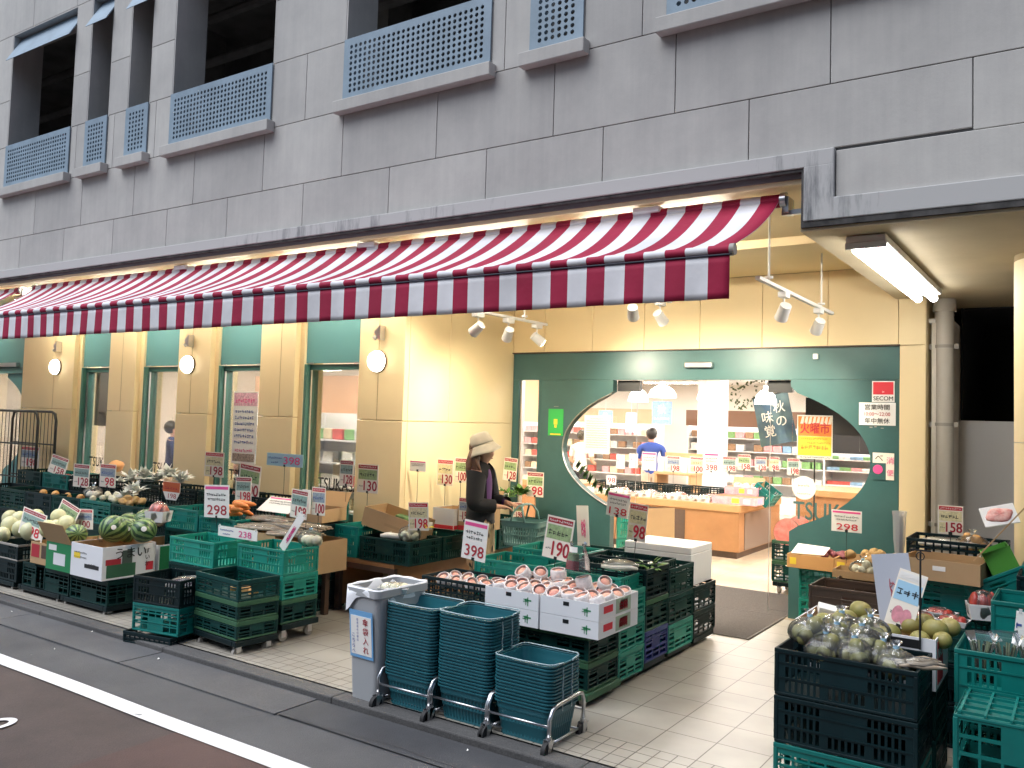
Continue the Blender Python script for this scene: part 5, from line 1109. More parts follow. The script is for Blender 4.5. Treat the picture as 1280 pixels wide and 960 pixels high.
for (x, y, cap) in ((-3.16, 5.06, 'inner'), (-3.05, 5.12, 'inner'), (-3.26, 5.0, 'inner'), (-2.78, 5.0, 'corner'), (-2.66, 5.06, 'corner')): peach(f'pink netted peach on the second layer of the {cap} carton', (x, y, .722), f'upper netted peaches in the {cap} carton')
t = thing('rolled_price_bag', 'clear rolled bag with a fruit picture standing in the peaches', 'price card', gy(722, 714, 4.98), R(-15))
b = B().lathe([(.085, 0), (.075, .08), (.05, .16), (.06, .19)], 20); obj('plastic_sleeve', b, M_plastic, t, True)
b = B()
for m0, z0, z1, a0, a1 in ((0, .02, .075, 225, 320), (1, .078, .125, 225, 320), (2, .13, .165, 230, 310)):
    b.k = m0
    for q in range(8):
        a, c = R(a0+(a1-a0)*q/8), R(a0+(a1-a0)*(q+1)/8); r0, r1 = .082-.2*z0+.004, .082-.2*z1+.004
        b.quad((r0*math.cos(a), r0*math.sin(a), z0), (r0*math.cos(c), r0*math.sin(c), z0), (r1*math.cos(c), r1*math.sin(c), z1), (r1*math.cos(a), r1*math.sin(a), z1))
obj('print', b, [M_redd, M_card1, M_paper], t)
card((677, 646, 711, 699), 5.15, 'price card reading 190 above the netted peaches', 'green', '190', roll=6, tilt=-4)
card((576, 651, 606, 700), 4.9, 'white handwritten card reading 398 in front of the customer', 'white', '398', roll=5, stick=.1)
crate('black crate of netted white fruit behind the baskets', -4.08, 4.88, .44, .60, .40, .19, 'open', M_black, None, 0, GC)
crate('dark crate below the black crate of netted fruit', -4.08, 4.88, .222, .6, .4, .215, 'slot', M_dgreen, None, 0, GC); crate('lowest crate below the netted fruit', -4.08, 4.88, .004, .6, .4, .215, 'slot', M_dgreen, None, 0, GC)
for i in range(8): peach('pink peach in a net lying in the black crate behind the baskets', (-3.97+.13*(i % 4)+rnd.uniform(-.01, .01), 5.0+.13*(i//4), .585), 'netted peaches in the black crate')
for k, (x, y, z, lab) in enumerate(((-3.95, 5.35, .52, 'bright teal crate behind the black crate of netted fruit'), (-3.95, 5.35, .31, 'teal crate under the bright teal crate behind the netted fruit'), (-3.90, 5.80, .56, 'bright teal crate nearest the customer'), (-3.90, 5.80, .35, 'teal crate under the one nearest the customer'), (-3.28, 5.35, .52, 'bright teal crate behind the peach cartons'), (-3.25, 5.80, .56, 'dark crate of greens behind the peach cartons'))): crate(lab, x, y, z, .62 if k < 4 else .6, .42, .2, 'slot', M_tealb if k < 5 else M_dgreen, None, 0, GC)
t = thing('display_stand', 'low dark stand under the teal crates behind the peaches', 'stand', (-3.6, 5.8, 0)); obj('deck', B().rbox(-.36, .36, -.44, .42, .26, .295, .004), M_woodd, t)
for x in (-.3, .3):
    for y in (-.4, .38): obj('leg', B().box(x-.025, x+.025, y-.02, y+.02, 0, .26), M_woodd, t)
for k, (x, y, z, m, lab) in enumerate(((-3.9, 6.25, .42, M_dgreen, 'dark crate beyond the teal crates behind the peaches'), (-3.9, 6.70, .42, M_dgreen, 'dark crate by the green panel beyond the peach display'), (-3.9, 6.25, .2, M_dgreen, 'lower dark crate beyond the teal crates'), (-3.9, 6.70, .2, M_dgreen, 'lower dark crate by the green panel'))): crate(lab, x, y, z, .62, .42, .215, 'slot', m, None, 0, GC)
for y in (6.25, 6.7): dolly('castored base under the dark crates beyond the peaches', -3.9, y, .62, .42, .2, 0, 'fl', 0)
t = thing('foam_box', 'white foam box on the black crates at the end of the peach display', 'foam box', (-2.97, 6.80, .484))
obj('body', B().rbox(-.30, .30, -.23, .23, 0, .25, .004), mat('white_foam', (.80, .80, .81), .8, bump=.1, bscale=200), t); obj('lid', B().rbox(-.3, .3, -.23, .23, .2505, .31, .008), mat('white_foam', (.8, .8, .81), .8), t)
for (x, y, Y, L_) in ((815, 712, 5.85, .14), (655, 705, 5.9, .1)): leafy('pale green celery leaves poking out of the crate' if x > 700 else 'yellow green leaves behind the netted peaches', gy(x, y, Y), x, None, 22, L_)
sticks('white radish with its tip over the black crate', gy(775, 712, 5.5), R(20), 2, .26, .02, F_white, 'radish', 'radish', None, .08)
card((722, 632, 737, 682), 6.9, 'narrow curled pink card standing before the green panel', 'scrawl', roll=-4, stick=.1)
card((757, 616, 785, 646), 6.3, 'cream card reading 138 on a tall stick', 'white', '138', stick=.45, ink=M_red, roll=6)
card((783, 629, 806, 676), 6.2, 'price card with a yellow picture beside the 138 card', 'bean', roll=5)
# --- displays at the other side of the entrance
XR = 'crates at the pear display'
for k, (z, m, st, lab) in enumerate(((.0, M_teal, 'grid', 'teal lattice crate at the bottom below the bagged pears'), (.232, M_black, 'slot', 'black crate in the middle below the bagged pears'), (.464, M_black, 'slot', 'blue black crate holding the bagged green pears'))): crate(lab, -1.31, 4.33, z, .66, .43, .23, st, m, None, 0, XR)
bl = [(1012, 790, 4.46), (1046, 800, 4.50), (1077, 802, 4.53), (1104, 822, 4.5), (1068, 818, 4.43), (1032, 812, 4.42), (1120, 832, 4.46), (1088, 790, 4.65), (1052, 785, 4.65)]
for i, (x, y, Y) in enumerate(bl):
    p = gy(x, y+14, Y); p.z = max(p.z, .58)
    bag('clear knotted bag of green pears heaped in the blue black crate', p, 'bagged pears in the blue black crate', i*1.3, 6, F_kiwi, .040)
sticks('clear bag of brown stalks with a blue tape across the pear bags', gy(1148, 834, 4.46), R(35), 6, .22, .012, F_root, 'stalk_bag', 'bag of vegetables', None, .09)
for k in range(2): crate(['lower dark crate under the white pear carton', 'upper dark crate under the white pear carton'][k], -1.34, 4.82, .003+k*.245, .70, .42, .24, 'slot', M_dgreen, None, 0, XR)
c = carton('white and red carton full of large brown pears', -.64, 4.80, .492, .70, .44, .255, M_wbox, M_cboard, '', 0, None, None, [('f', .30, .50, .55, .85, M_red), ('f', .66, .90, .78, .95, M_dark), ('r', .12, .55, .08, .92, M_red)], anchor='fr')
b = B(); b.text('NASHI', .055, -.01, .15, -.001, off=.03, M=MX.Translation((.3525, -.055, 0)) @ MX.Rotation(R(90), 4, 'Z')); obj('print', b, M_white, c)
pl = [(1030, 776, 5.0, .055), (1057, 774, 4.93, .066), (1076, 763, 5.12, .062), (1082, 784, 4.93, .05), (1112, 792, 4.9, .06), (1138, 782, 5.02, .062), (1157, 780, 5.14, .055), (1169, 787, 4.98, .064), (1187, 784, 5.1, .055), (1150, 800, 4.88, .055), (1178, 800, 4.92, .05), (1122, 778, 5.12, .055), (1015, 790, 4.92, .05)]
for x, y, Y, r in pl: fruit('pear', 'large round brown green pear in the white and red carton', 'pear', gy(x, y, Y), r, F_pear, 'large pears in the white carton', (1, 1, .88), 'dimple')
for (x, y) in ((1034, 762), (1098, 779)): b = B().rbox(-.05, .05, -.035, .035, -.02, .02, .004); tag(obj('paper_wrap', b, M_paper, None, loc=gy(x, y, 5.1), rot=(.3, .2, .4)), 'white paper wrap tucked between the pears '+('near the brown crates' if x < 1050 else 'under the big placard'), 'paper wrap')
t = card((1100, 693, 1148, 780), 5.06, 'big grey blue handwritten placard standing in the pears', 'scrawl', roll=-9, tilt=-6, stick=.1, ink=M_redd, name='placard', cat='placard', group=None)
t.children[0].data.materials[0] = mat('grey_blue_card', (.44, .47, .54), .7)
card((1104, 712, 1140, 784), 4.98, 'clear sleeved pink fruit card in front of the big placard', 'fruit', roll=14, tilt=-8, stick=.06)
b = B().cyl((0, 0, 0), (0, 0, .50), .005, 8).cyl((0, 0, .22), (0, 0, .26), .008, 8).tube([(.02*math.cos(a*.7), -.008, .47+.02*math.sin(a*.7)) for a in range(10)], .003, 6); b.box(-.05, .05, -.003, .003, .495, .503); tag(obj('sign_pole', b, M_dark, None, loc=gy(1150, 812, 4.79)), 'thin black pole with a clip rising out of the pear carton', 'pole')
for k, (z, lab) in enumerate(((-.0, 'teal crate at the bottom of the frame edge stack'), (.30, 'teal crate lying upside down, lattice base up, at the frame edge'))): crate(lab, -.485, 4.13, z, .62, .42, .298, 'grid', M_teal, None, 0, XR, flip=k == 1)
b = B()
for i in range(7): b.box(-.465+i*.096, -.455+i*.096, 4.14, 4.54, .599, .611)
for j in range(5): b.box(-.47, .12, 4.15+j*.096, 4.16+j*.096, .60, .612)
tag(obj('crate_lattice', b, M_teal), 'teal open lattice panel lying on the upturned crate', 'lattice panel')
crate('teal crate with clear wrapped bundles behind the upturned crate', -.535, 4.60, .50, .62, .42, .27, 'slot', M_teal, None, 0, XR); crate('teal crate hidden low behind the upturned crate', -.535, 4.60, .0, .62, .42, .245, 'slot', M_teal, None, 0, XR); crate('teal crate between the low one and the wrapped bundles', -.535, 4.60, .247, .62, .42, .25, 'slot', M_teal, None, 0, XR)
for i in range(3):
    t = thing('wrapped_bundle', 'clear plastic wrapped herb bundle in the teal crate', 'herb bundle', (-.43+.10*i, 4.72+.03*i, .62), R(30*i), 'wrapped herb bundles'); b = B().lathe([(.015, 0), (.035, .08), (.055, .17), (.075, .21+.01*i)], 9); obj('plastic_sleeve', b, M_plastic, t); b = B()
    for q in range(8): b.tube([(.012*math.cos(q), .012*math.sin(q), .0), (.03*math.cos(q), .03*math.sin(q), .13), (.04*math.cos(q), .045*math.sin(q), .17)], .005, 5)
    obj('stalk', b, mat('dull_green_stalk', (.12, .15, .09), .6), t)
crate('empty teal crate behind the wrapped bundles', -.42, 5.06, .70, .62, .42, .24, 'plain', M_teal, None, 0, XR)
for k in range(3): crate(['lowest', 'second', 'third'][k]+' dark crate beneath the empty teal crate', -.42, 5.06, .003+k*.232, .62, .42, .229, 'slot', M_dgreen, None, 0, XR)
card((1266, 765, 1290, 812), 4.98, 'white card with blue writing on the teal crate at the frame edge', 'wide', '', stick=0, roll=5)
for k, (z, lab) in enumerate(((.003, 'lowest dark crate below the tomato packs'), (.24, 'middle dark crate below the tomato packs'), (.477, 'dark green crate topped with tomato packs'))): crate(lab, -.98, 5.5, z, .58, .42, .235 if z < .4 else .2, 'slot', M_dgreen if z > .4 else M_black, None, 0, XR)
for (x, y, lab) in ((-.84, 5.60, 'white tomato pack at the near corner of the dark green crate'), (-.66, 5.62, 'white tomato pack next to the one at the corner'), (-.52, 5.78, 'clear tall tomato punnet stacked above the white packs'), (-.75, 5.80, 'white tomato pack at the back of the dark green crate')): tray_pack(lab, (x, y, .672 if 'tall' not in lab else .70), R(rnd.uniform(-20, 20)), F_tom, 'tomato packs on the dark green crate', 'tomato_pack', 'tomato pack', (.17, .13), .032 if 'tall' not in lab else .09)
fruit('tomato', 'loose dark red tomato beside the packs', 'tomato', (-.93, 5.58, .70), .04, F_tom)
for k, (z, m, lab) in enumerate(((.003, M_black, 'lowest crate under the flat brown carton'), (.29, M_dgreen, 'dark green crate under the flat brown carton'), (.577, M_teal, 'teal crate directly under the flat brown carton'))): crate(lab, -1.02, 6.0, z, .62, .42, .285, 'fold' if k else 'slot', m, None, 0, XR)
carton('flat open brown carton near the round column', -1.0, 5.92, .868, .46, .38, .13, M_cboard, M_cboardd, '', R(-6), None, None, [('f', .42, .58, .5, .72, M_paper)])
crate('black lattice crate of bagged onions by the drainpipe', -1.05, 6.45, .86, .60, .42, .2, 'open', M_black, None, 0, XR); crate('dark crate under the black lattice crate by the drainpipe', -1.05, 6.45, .43, .6, .42, .42, 'slot', M_dgreen, None, 0, XR); crate('floor crate under the black lattice crate by the drainpipe', -1.05, 6.45, .003, .6, .42, .42, 'slot', M_black, None, 0, XR)
bag('knotted net bag of onions standing in the black lattice crate', (-.66, 6.62, .98), None, 0, 7, F_onion, .036, 'onion_bag', 'bag of onions', tape=M_white)
sticks('bundle of pale bagged leeks lying in the black lattice crate', (-.80, 6.6, 1.0), R(5), 5, .4, .018, F_white, 'leek_bundle', 'leeks', None, .14)
c = crate('teal crate tipped up against the round column', -.56, 5.95, .74, .36, .5, .22, 'plain', M_teal, None, 0, XR); c.rotation_euler = (0, R(-28), 0)
c = carton('bright green carton wedged beside the round column', -.50, 6.02, .93, .16, .2, .17, mat('lime_carton', (.10, .36, .05), .5), None, '', 0); c.rotation_euler = (0, R(-25), R(10))
t = thing('meat_pack', 'clear wrapped pack of red meat propped on a board', 'meat pack', gy(1249, 645, 6.2), 0, None, (R(55), R(-14), R(15))); obj('tray', B().rbox(-.10, .10, -.07, .07, 0, .012, .004), M_white, t); obj('contents', B().ball((0, 0, .014), 1, (.08, .05, .014), 16, 8, lambda a, c: 1+.1*math.sin(4*c)), F_meat, t, True)
b = B().box(-.004, .004, -.06, .06, 0, .45); o = obj('wooden_board', b, M_cboard, None, loc=gy(1218, 700, 6.0), rot=(0, R(38), 0)); tag(o, 'thin brown board leaning up to the wrapped meat', 'board')
card((1172, 632, 1204, 668), 6.5, 'price card with red apples in front of the drainpipe', 'bean', stick=.1)
crate('black crate with a crumpled bag beside the round column', -.34, 5.62, .80, .55, .42, .2, 'slot', M_black, None, 0, XR); crate('tall black crate under the one beside the column', -.34, 5.62, .003, .55, .42, .79, 'slot', M_black, None, 0, XR)
tray_pack('crumpled clear bag on the black crate beside the column', (-.20, 5.72, .96), 0, F_white, None, 'crumpled_bag', 'plastic bag', (.14, .12), .05)
# brown crates, potatoes
for k, (z, lab) in enumerate(((.10, 'lower brown plastic crate in front of the potatoes'), (.37, 'upper brown plastic crate in front of the potatoes'))): crate(lab, -1.72, 6.5, z, .64, .42, .268, 'plain', M_brownp, M_brownp, 0, 'brown plastic crates'); 
crate('brown plastic crate behind the front pair of brown crates', -1.66, 6.95, .37, .62, .42, .25, 'plain', M_brownp, None, 0, 'brown plastic crates'); crate('brown plastic crate low behind the front pair', -1.66, 6.95, .10, .62, .42, .268, 'plain', M_brownp, None, 0, 'brown plastic crates')
dolly('castored base under the brown plastic crates', -1.70, 6.52, .6, .82, .10, 0, 'fl', 0)
for k in range(2): crate(['lower bright teal lattice crate under the potato cartons', 'upper bright teal lattice crate under the potato cartons'][k], -2.09, 7.58, .06+k*.262, .60, .42, .26, 'open', M_tealb, None, 0, XR)
for k in range(2): crate(['lower dark crate at the wall below the potatoes', 'upper dark crate at the wall below the potatoes'][k], -1.47, 7.58, .003+k*.292, .5, .42, .29, 'slot', M_dgreen, None, 0, XR)
dolly('castored base under the teal lattice crates', -2.09, 7.58, .6, .42, .06, 0, 'fl', 0)
carton('orange brown carton of sweet potatoes by the doorway', -2.17, 7.5, .588, .39, .42, .115, M_obox, M_cboard, '', 0, 'orange brown cartons under the 298 card', None, [('f', .06, .20, .25, .75, M_yel)])
carton('orange brown carton of potatoes under the 298 card', -1.775, 7.5, .588, .52, .42, .115, M_obox, M_cboard, '', 0, 'orange brown cartons under the 298 card', None, [('f', .04, .16, .25, .8, M_yel)])
for i in range(16): fruit('potato', 'yellow brown potato heaped in the orange brown carton', 'potato', (-1.60+rnd.uniform(-.12, .26), 7.62+rnd.uniform(0, .24), .69+rnd.uniform(0, .055)), .043, F_pot, 'potatoes heaped in the carton', (1.15, .9, .85), 'lump')
for i in range(6): fruit('sweet_potato', 'purple sweet potato beside the white paper', 'sweet potato', (-1.93+rnd.uniform(-.03, .22), 7.62+rnd.uniform(0, .2), .69+rnd.uniform(0, .02)), .034, F_spot, 'sweet potatoes in the carton', (2.0, .9, .85))
b = B().add([(-.14, -.1, 0), (.14, -.1, .01), (.14, .12, .05), (-.14, .12, .06)], [(0, 1, 2, 3)]); o = obj('paper_sheet', b, M_paper, None, loc=(-2.02, 7.68, .70)); solid(o, .002); tag(o, 'white paper sheet lying over the sweet potatoes', 'paper sheet')
bag('clear bag of pale brown roots in front of the potato carton', (-1.52, 7.36, .62), None, 0, 6, F_pale, .036, 'vegetable_bag', 'bag of vegetables'); carton('small carton with bagged roots before the potatoes', -1.72, 7.2, .60, .42, .27, .06, M_cboard, M_cboardd, '', 0)
card((1039, 638, 1077, 665), 7.45, 'cream card reading 298 above the potatoes', 'white', '298', stick=.26, ink=M_red)
t = thing('bag_roll', 'upright roll of clear plastic bags beside the placard', 'bag roll', gy(1124, 692, 6.6)); b = B().lathe([(.03, 0), (.04, .1), (.045, .26), (.05, .30)], 9); obj('plastic_sleeve', b, M_plastic2, t); obj('core', B().cyl((0, 0, 0), (0, 0, .27), .022, 10), M_castor, t)
# trolley inside the doorway with halved watermelons
t0 = dolly('castored base under the dark crates inside the doorway', -2.83, 9.25, .5, .40, .13, 0, 'fl', 0)
for k in range(2): crate(['lower dark green crate just inside the doorway', 'upper dark green crate of cut watermelon inside the doorway'][k], -2.84, 9.24, .135+k*.222, .5, .42, .22, 'fold', M_dgreen, M_olive, 0, XR)
for k, (x, y, lab) in enumerate(((983, 665, 'wrapped watermelon half facing the doorway'), (998, 662, 'wrapped watermelon half behind the first one'))):
    t = thing('watermelon_half', lab, 'watermelon half', gy(x, y, 9.35+.12*k), 0, 'watermelon halves inside the doorway', (R(78), R(8*k), R(-10)))
    b = B()
    b.add([V((.15*math.sin(R(a))*math.cos(R(c)), .15*math.sin(R(a))*math.sin(R(c)), -.15*math.cos(R(a)))) for a in range(0, 91, 10) for c in range(0, 360, 15)], [(i*24+j, i*24+(j+1) % 24, (i+1)*24+(j+1) % 24, (i+1)*24+j) for i in range(9) for j in range(24)]); obj('rind', b, F_melonw, t, True)
    obj('flesh', B().cyl((0, 0, -.002), (0, 0, .003), .146, 24), F_cutm, t)
# roll cage at the far end
t = thing('roll_cage', 'tall black wire roll cage in front of the far entrance', 'roll cage', (-12.25, 6.0, 0))
for y in (-.12, .12):
    b = B().tube([(-.62, y, .1), (-.62, y, 1.58), (-.58, y, 1.67), (-.5, y, 1.7), (.45, y, 1.7), (.53, y, 1.67), (.57, y, 1.58), (.57, y, .1)], .018, 8); obj('side_frame', b, M_dark, t, True)
    b = B()
    for z in (.4, .8, 1.25): b.cyl((-.62, y, z), (.57, y, z), .010, 8)
    for i in range(13): b.cyl((-.6+i*.097, y, .4), (-.6+i*.097, y, 1.68), .005, 6)
    obj('wire_grid', b, M_dark, t)
obj('base', B().rbox(-.64, .6, -.3, .3, .1, .14, .01), M_dark, t)
for x in (-.55, .5):
    for y in (-.25, .25): obj('castor', B().cyl((x-.015, y, .05), (x+.015, y, .05), .05, 14), M_rubber, t)
# ================================================================== INTERIOR
def counter(label, x0, x1, y0, y1, h, inset=True):
    t = thing('wooden_counter', label, 'counter', ((x0+x1)/2, (y0+y1)/2, 0)); hx, hy = (x1-x0)/2, (y1-y0)/2
    obj('carcass', B().box(-hx+.02, hx-.02, -hy+.02, hy-.02, .09, h-.10), M_wood, t); obj('plinth', B().box(-hx+.06, hx-.06, -hy+.06, hy-.06, 0, .089), M_woodd, t)
    obj('worktop', B().rbox(-hx, hx, -hy, hy, h-.098, h, .006), mat('worktop_wood', (.46, .25, .11), .35, vary=.12, scale=3), t)
    if inset:
        obj('inset_panel', B().box(-hx*.1, hx*.42, -hy+.012, -hy+.0195, .10, h-.12), M_woodd, t); obj('inset_panel', B().box(hx-.0195, hx-.012, -hy*.75, hy*.5, .10, h-.12), mat('grey_brown_laminate', (.17, .13, .11), .3), t)
    return t
counter('orange wood sales counter with a dark inset panel inside the doorway', -6.6, -3.87, 11.2, 13.05, .72)
counter('second orange wood counter further in behind the first', -3.75, -2.3, 13.3, 14.5, .85, False)
counter('long orange wood counter before the chilled shelves', -9.8, -7.0, 12.4, 13.3, .75, False)
GI = 'goods on the sales counter'
for k, (x, y, z, lab) in enumerate(((-4.30, 11.28, .722, 'lower pink carton of boxed fruit on the sales counter corner'), (-4.28, 11.62, .722, 'pink carton behind the corner carton on the sales counter'), (-4.26, 11.66, .83, 'open pink carton of peaches atop the sales counter stack'))):
    c = carton(lab, x, y, z, .46 if k else .62, .32, .105, mat('pink_carton', (.78, .38, .42), .6, vary=.3, scale=20), M_cboard, 'b' if k == 2 else '', 0, GI, None, [('f', .45, .62, .2, .8, M_yel), ('f', .72, .86, .2, .75, M_paper), ('r', .2, .8, .2, .8, mat('pale_purple_print', (.45, .32, .5), .6))])
for i in range(3): peach('netted peach in the open pink carton on the sales counter', (-4.12+.12*i, 11.80, .93), 'peaches in the pink carton')
c = crate('teal crate tilted on the sales counter corner', -3.98, 11.75, .75, .30, .4, .22, 'slot', M_teal); c.rotation_euler = (0, R(35), 0)
for i in range(9): crate('black display crate in the row across the sales counter', -6.5+i*.29, 12.0, .722, .28, .4, .14, 'open', M_black, None, 0, 'black display crates across the sales counter')
k = 0
for i in range(10):
    for j in range(2):
        tray_pack('white food tray in film on the front edge of the sales counter', (-6.45+i*.225, 11.34+j*.2, .722), rnd.uniform(-.15, .15), [F_meat, F_white, F_peach, F_pale][(i*3+j) % 4], 'food trays along the sales counter', s=(.19, .15), h=.035+.02*(i % 2))
cl = [(802, 565, 820, 588), (833, 570, 850, 590), (862, 571, 879, 591), (903, 571, 920, 590), (922, 568, 938, 588), (944, 571, 958, 589), (961, 571, 974, 589), (984, 573, 999, 594)]
nm = ['white tilted handwritten card before the man in blue', 'price card with green picture left of the paper card on the counter', 'cream card between the green picture card and the 398 card', 'plain cream card right of the 398 card indoors', 'price card with red figures above the pink cartons', 'blue headed price card above the pink cartons', 'last price card of the indoor row before the white card', 'price card by the yellow sale poster']
for k, q in enumerate(cl): card(q, 12.35, nm[k].replace('left of', 'beside').replace('right of', 'beyond'), 'white' if k == 0 else ['green', 'pop', 'bean', 'teal'][k % 4], '', stick=.25, group='price cards on the sales counter', note=True)
card((880, 566, 898, 590), 12.3, 'cream card with a red 398 on the sales counter', 'white', '398', stick=.2, ink=M_red, group='price cards on the sales counter')
card((758, 594, 770, 606), 11.0, 'white card with a red 98 behind the round glass', 'white', '98', stick=.3, ink=M_red, group='price cards on the sales counter', note=False)
for k, (x, y, m) in enumerate(((770, 580, M_yel), (786, 579, M_yel))): card((x, y-12, x+11, y+6), 12.0, ['yellow card hanging before the chilled shelf', 'second yellow card next to the hanging yellow one'][k], 'wide', '', stick=0, group='yellow cards indoors')
card((727, 640, 760, 672), 9.6, 'cream wrapped sheaf hanging beneath the oval glass edge', 'scrawl', stick=.1) if False else None
crate('lower teal crate beside the leaning cardboard in the doorway', -5.05, 9.9, .0, .55, .4, .30, 'slot', M_tealb); crate('upper teal crate beside the leaning cardboard in the doorway', -5.05, 9.9, .302, .55, .4, .30, 'slot', M_tealb)
o = obj('cardboard_sheet', B().box(-.22, .22, -.004, .004, 0, .42), M_cboard, None, loc=gy(822, 678, 9.75), rot=(R(-12), R(-6), 0)); tag(o, 'folded cardboard sheet leaning on the teal crates', 'cardboard')
crate('dark low crate row behind the foam box', -3.9, 7.4, .32, .62, .42, .22, 'slot', M_dgreen); dolly('castored base of the dark crate behind the foam box', -3.9, 7.4, .62, .42, .32, 0, 'fl', 0)
# chilled shelves along the back: lit decks with packs on them
M_case = mat('shelf_white', (.72, .72, .72), .4); PK = [mat(f'pack_{n}', c, .45, vary=.35, scale=12) for n, c in (('white', (.8, .8, .78)), ('pink', (.75, .36, .38)), ('red', (.6, .10, .08)), ('cream', (.78, .66, .45)), ('green', (.2, .4, .15)), ('brown', (.30, .18, .10)), ('blue', (.25, .42, .62)))]
PKM = [mesh('pack', B().rbox(-.09, .09, -.06, .06, 0, .14, .012), m) for m in PK]; PKM2 = [mesh('pack', B().rbox(-.11, .11, -.08, .08, 0, .06, .012), m) for m in PK]
def shelf_unit(name, label, x0, x1, y, z0, zt, decks, pal, header, per=.20, low=True, glow=True, d=.6, chance=.95):
    t = thing(name, label, 'shelf unit', ((x0+x1)/2, y, 0)); hx = (x1-x0)/2
    obj('back', B().box(-hx, hx, d-.05, d, 0, zt), M_case, t); obj('side_panel', B().box(-hx, -hx+.03, 0, d-.051, 0, zt), M_case, t); obj('side_panel', B().box(hx-.03, hx, 0, d-.051, 0, zt), M_case, t)
    obj('base', B().box(-hx+.031, hx-.031, 0, d-.052, 0, z0), M_case, t)
    if header: obj('header', B().box(-hx, hx, -.08, -.002, zt-.34, zt), header, t)
    if glow: obj('lamp_strip', B().box(-hx+.05, hx-.05, .06, .12, zt-.33, zt-.30), M_caseL, t)
    for k, z in enumerate(decks):
        obj('shelf_board', B().box(-hx+.031, hx-.031, .02, d-.052, z-.02, z), M_case, t)
        n = int((x1-x0-.1)/per)
        for i in range(n):
            if rnd.random() > chance: continue
            q = pal[rnd.randrange(len(pal))]; o = obj('pack', (PKM2 if low else PKM)[q], None, None, loc=(x0+.05+per*(i+.5), y+.12+rnd.uniform(0, .05), z+.001)); o.rotation_euler = (0, 0, rnd.uniform(-.15, .15))
            tag(o, f'wrapped pack, deck {["one", "two", "three", "four"][k]} of the {label.split(" ", 1)[1]}', 'pack', f'packs on the {label}, deck {["one", "two", "three", "four"][k]}')
M_head = mat('brown_shelf_header', (.16, .085, .05), .5)
shelf_unit('chilled_shelf', 'lit chilled shelf under a brown header behind the sales counter', -7.3, -4.2, 17.6, .35, 2.1, (.6, .95, 1.25, 1.52), (0, 4, 1, 5, 3, 0, 6), M_head, low=False)
shelf_unit('chilled_shelf', 'lit chilled meat shelf behind the man in blue', -11.8, -8.2, 17.8, .4, 2.1, (.6, .9, 1.2, 1.5), (0, 1, 1, 2, 3, 5), mat('tan_shelf_header', (.55, .38, .26), .6), low=False)
shelf_unit('chilled_shelf', 'lit chilled shelf seen through the narrow glass strip', -15.6, -12.0, 15.5, .4, 2.0, (.6, .95, 1.3), (0, 1, 2, 0), mat('tan_shelf_header', (.55, .38, .26), .6))
shelf_unit('chilled_shelf', 'lit fish shelf at the round glass near the yellow poster', -3.9, -1.4, 15.6, .35, 1.7, (.5, .8, 1.05, 1.25), (1, 2, 0, 6, 4), M_dark)
shelf_unit('white_rack', 'white rack of goods in the bay by the wide pillar', -8.75, -7.2, 7.9, .1, 1.8, (.55, .85, 1.15, 1.45), (0, 3, 0, 5, 4, 2), None, .2, False, False, .4, .9)
shelf_unit('white_rack', 'white rack behind the bay with the tall poster', -10.9, -9.3, 8.0, .1, 1.8, (.5, .85, 1.15, 1.45), (0, 3, 5, 1, 6), None, .2, False, False, .4, .9)
shelf_unit('white_rack', 'white rack behind the bay in the middle of the front', -13.5, -12.0, 9.2, .1, 1.7, (.5, .9, 1.3), (0, 6, 3), None, .3, False, False, .4, .7)
t = thing('wall_hanger', 'tan wall board above the white racks', 'wall board', (-10.5, 11.3, 0)); obj('board', B().box(-3.5, 3.5, 0, .06, 1.75, 2.5), mat('tan_board', (.60, .36, .22), .6), t); obj('post', B().box(-.04, .04, -.06, -.001, 0, 2.6), M_white, t)
t = thing('bread_stand', 'wooden stand of paper bags and bread by the white pillar', 'stand', (-5.66, 13.3, 0)); obj('tabletop', B().rbox(-.33, .33, -.25, .25, .95, .99, .004), M_cboard, t)
for x in (-.3, .3): obj('side_panel', B().box(x-.02, x+.02, -.24, .24, 0, .949), M_cboard, t)
obj('back_rail', B().box(-.33, .33, .2, .24, .991, 1.3), M_cboard, t)
for i in range(6): o = obj('paper_bag', B().rbox(-.05, .05, -.04, .04, 0, .24, .006), M_cream, None, loc=(-5.92+.105*i, 13.2+.03*(i % 2), .991)); tag(o, 'small pale paper bag standing on the wooden stand', 'paper bag', 'paper bags on the wooden stand')
# pendants, ceiling lamps
for k, (x, y, Y, r, lab) in enumerate(((887, 491, 10, .15, 'white dome pendant in the middle of the doorway'), (957, 496, 10, .13, 'smaller white dome pendant near the autumn banner'), (798, 494, 10.6, .14, 'white dome pendant beside the door edge'), (828, 489, 11.2, .20, 'wide white dome pendant deeper in the shop'))):
    p = gy(x, y, Y); t = thing('pendant_lamp', lab, 'pendant lamp', p, 0, 'white dome pendants'); b = B().lathe([(r, -.09), (r*.98, -.05), (r*.8, .02), (r*.45, .07), (r*.2, .085), (r*.2, .13), (0, .13)], 28); o = obj('lamp_shade', b, mat('glowing_white_shade', (.9, .88, .85), .4, emit=2.2, ecol=(1, .95, .88)), t, True); solid(o, .004)
    obj('bulb', B().ball((0, 0, -.02), r*.35, (1, 1, 1), 12, 8), M_lamp, t, True); obj('cord', B().cyl((0, 0, .13), (0, 0, 2.755-p.z), .005, 6), M_white, t)
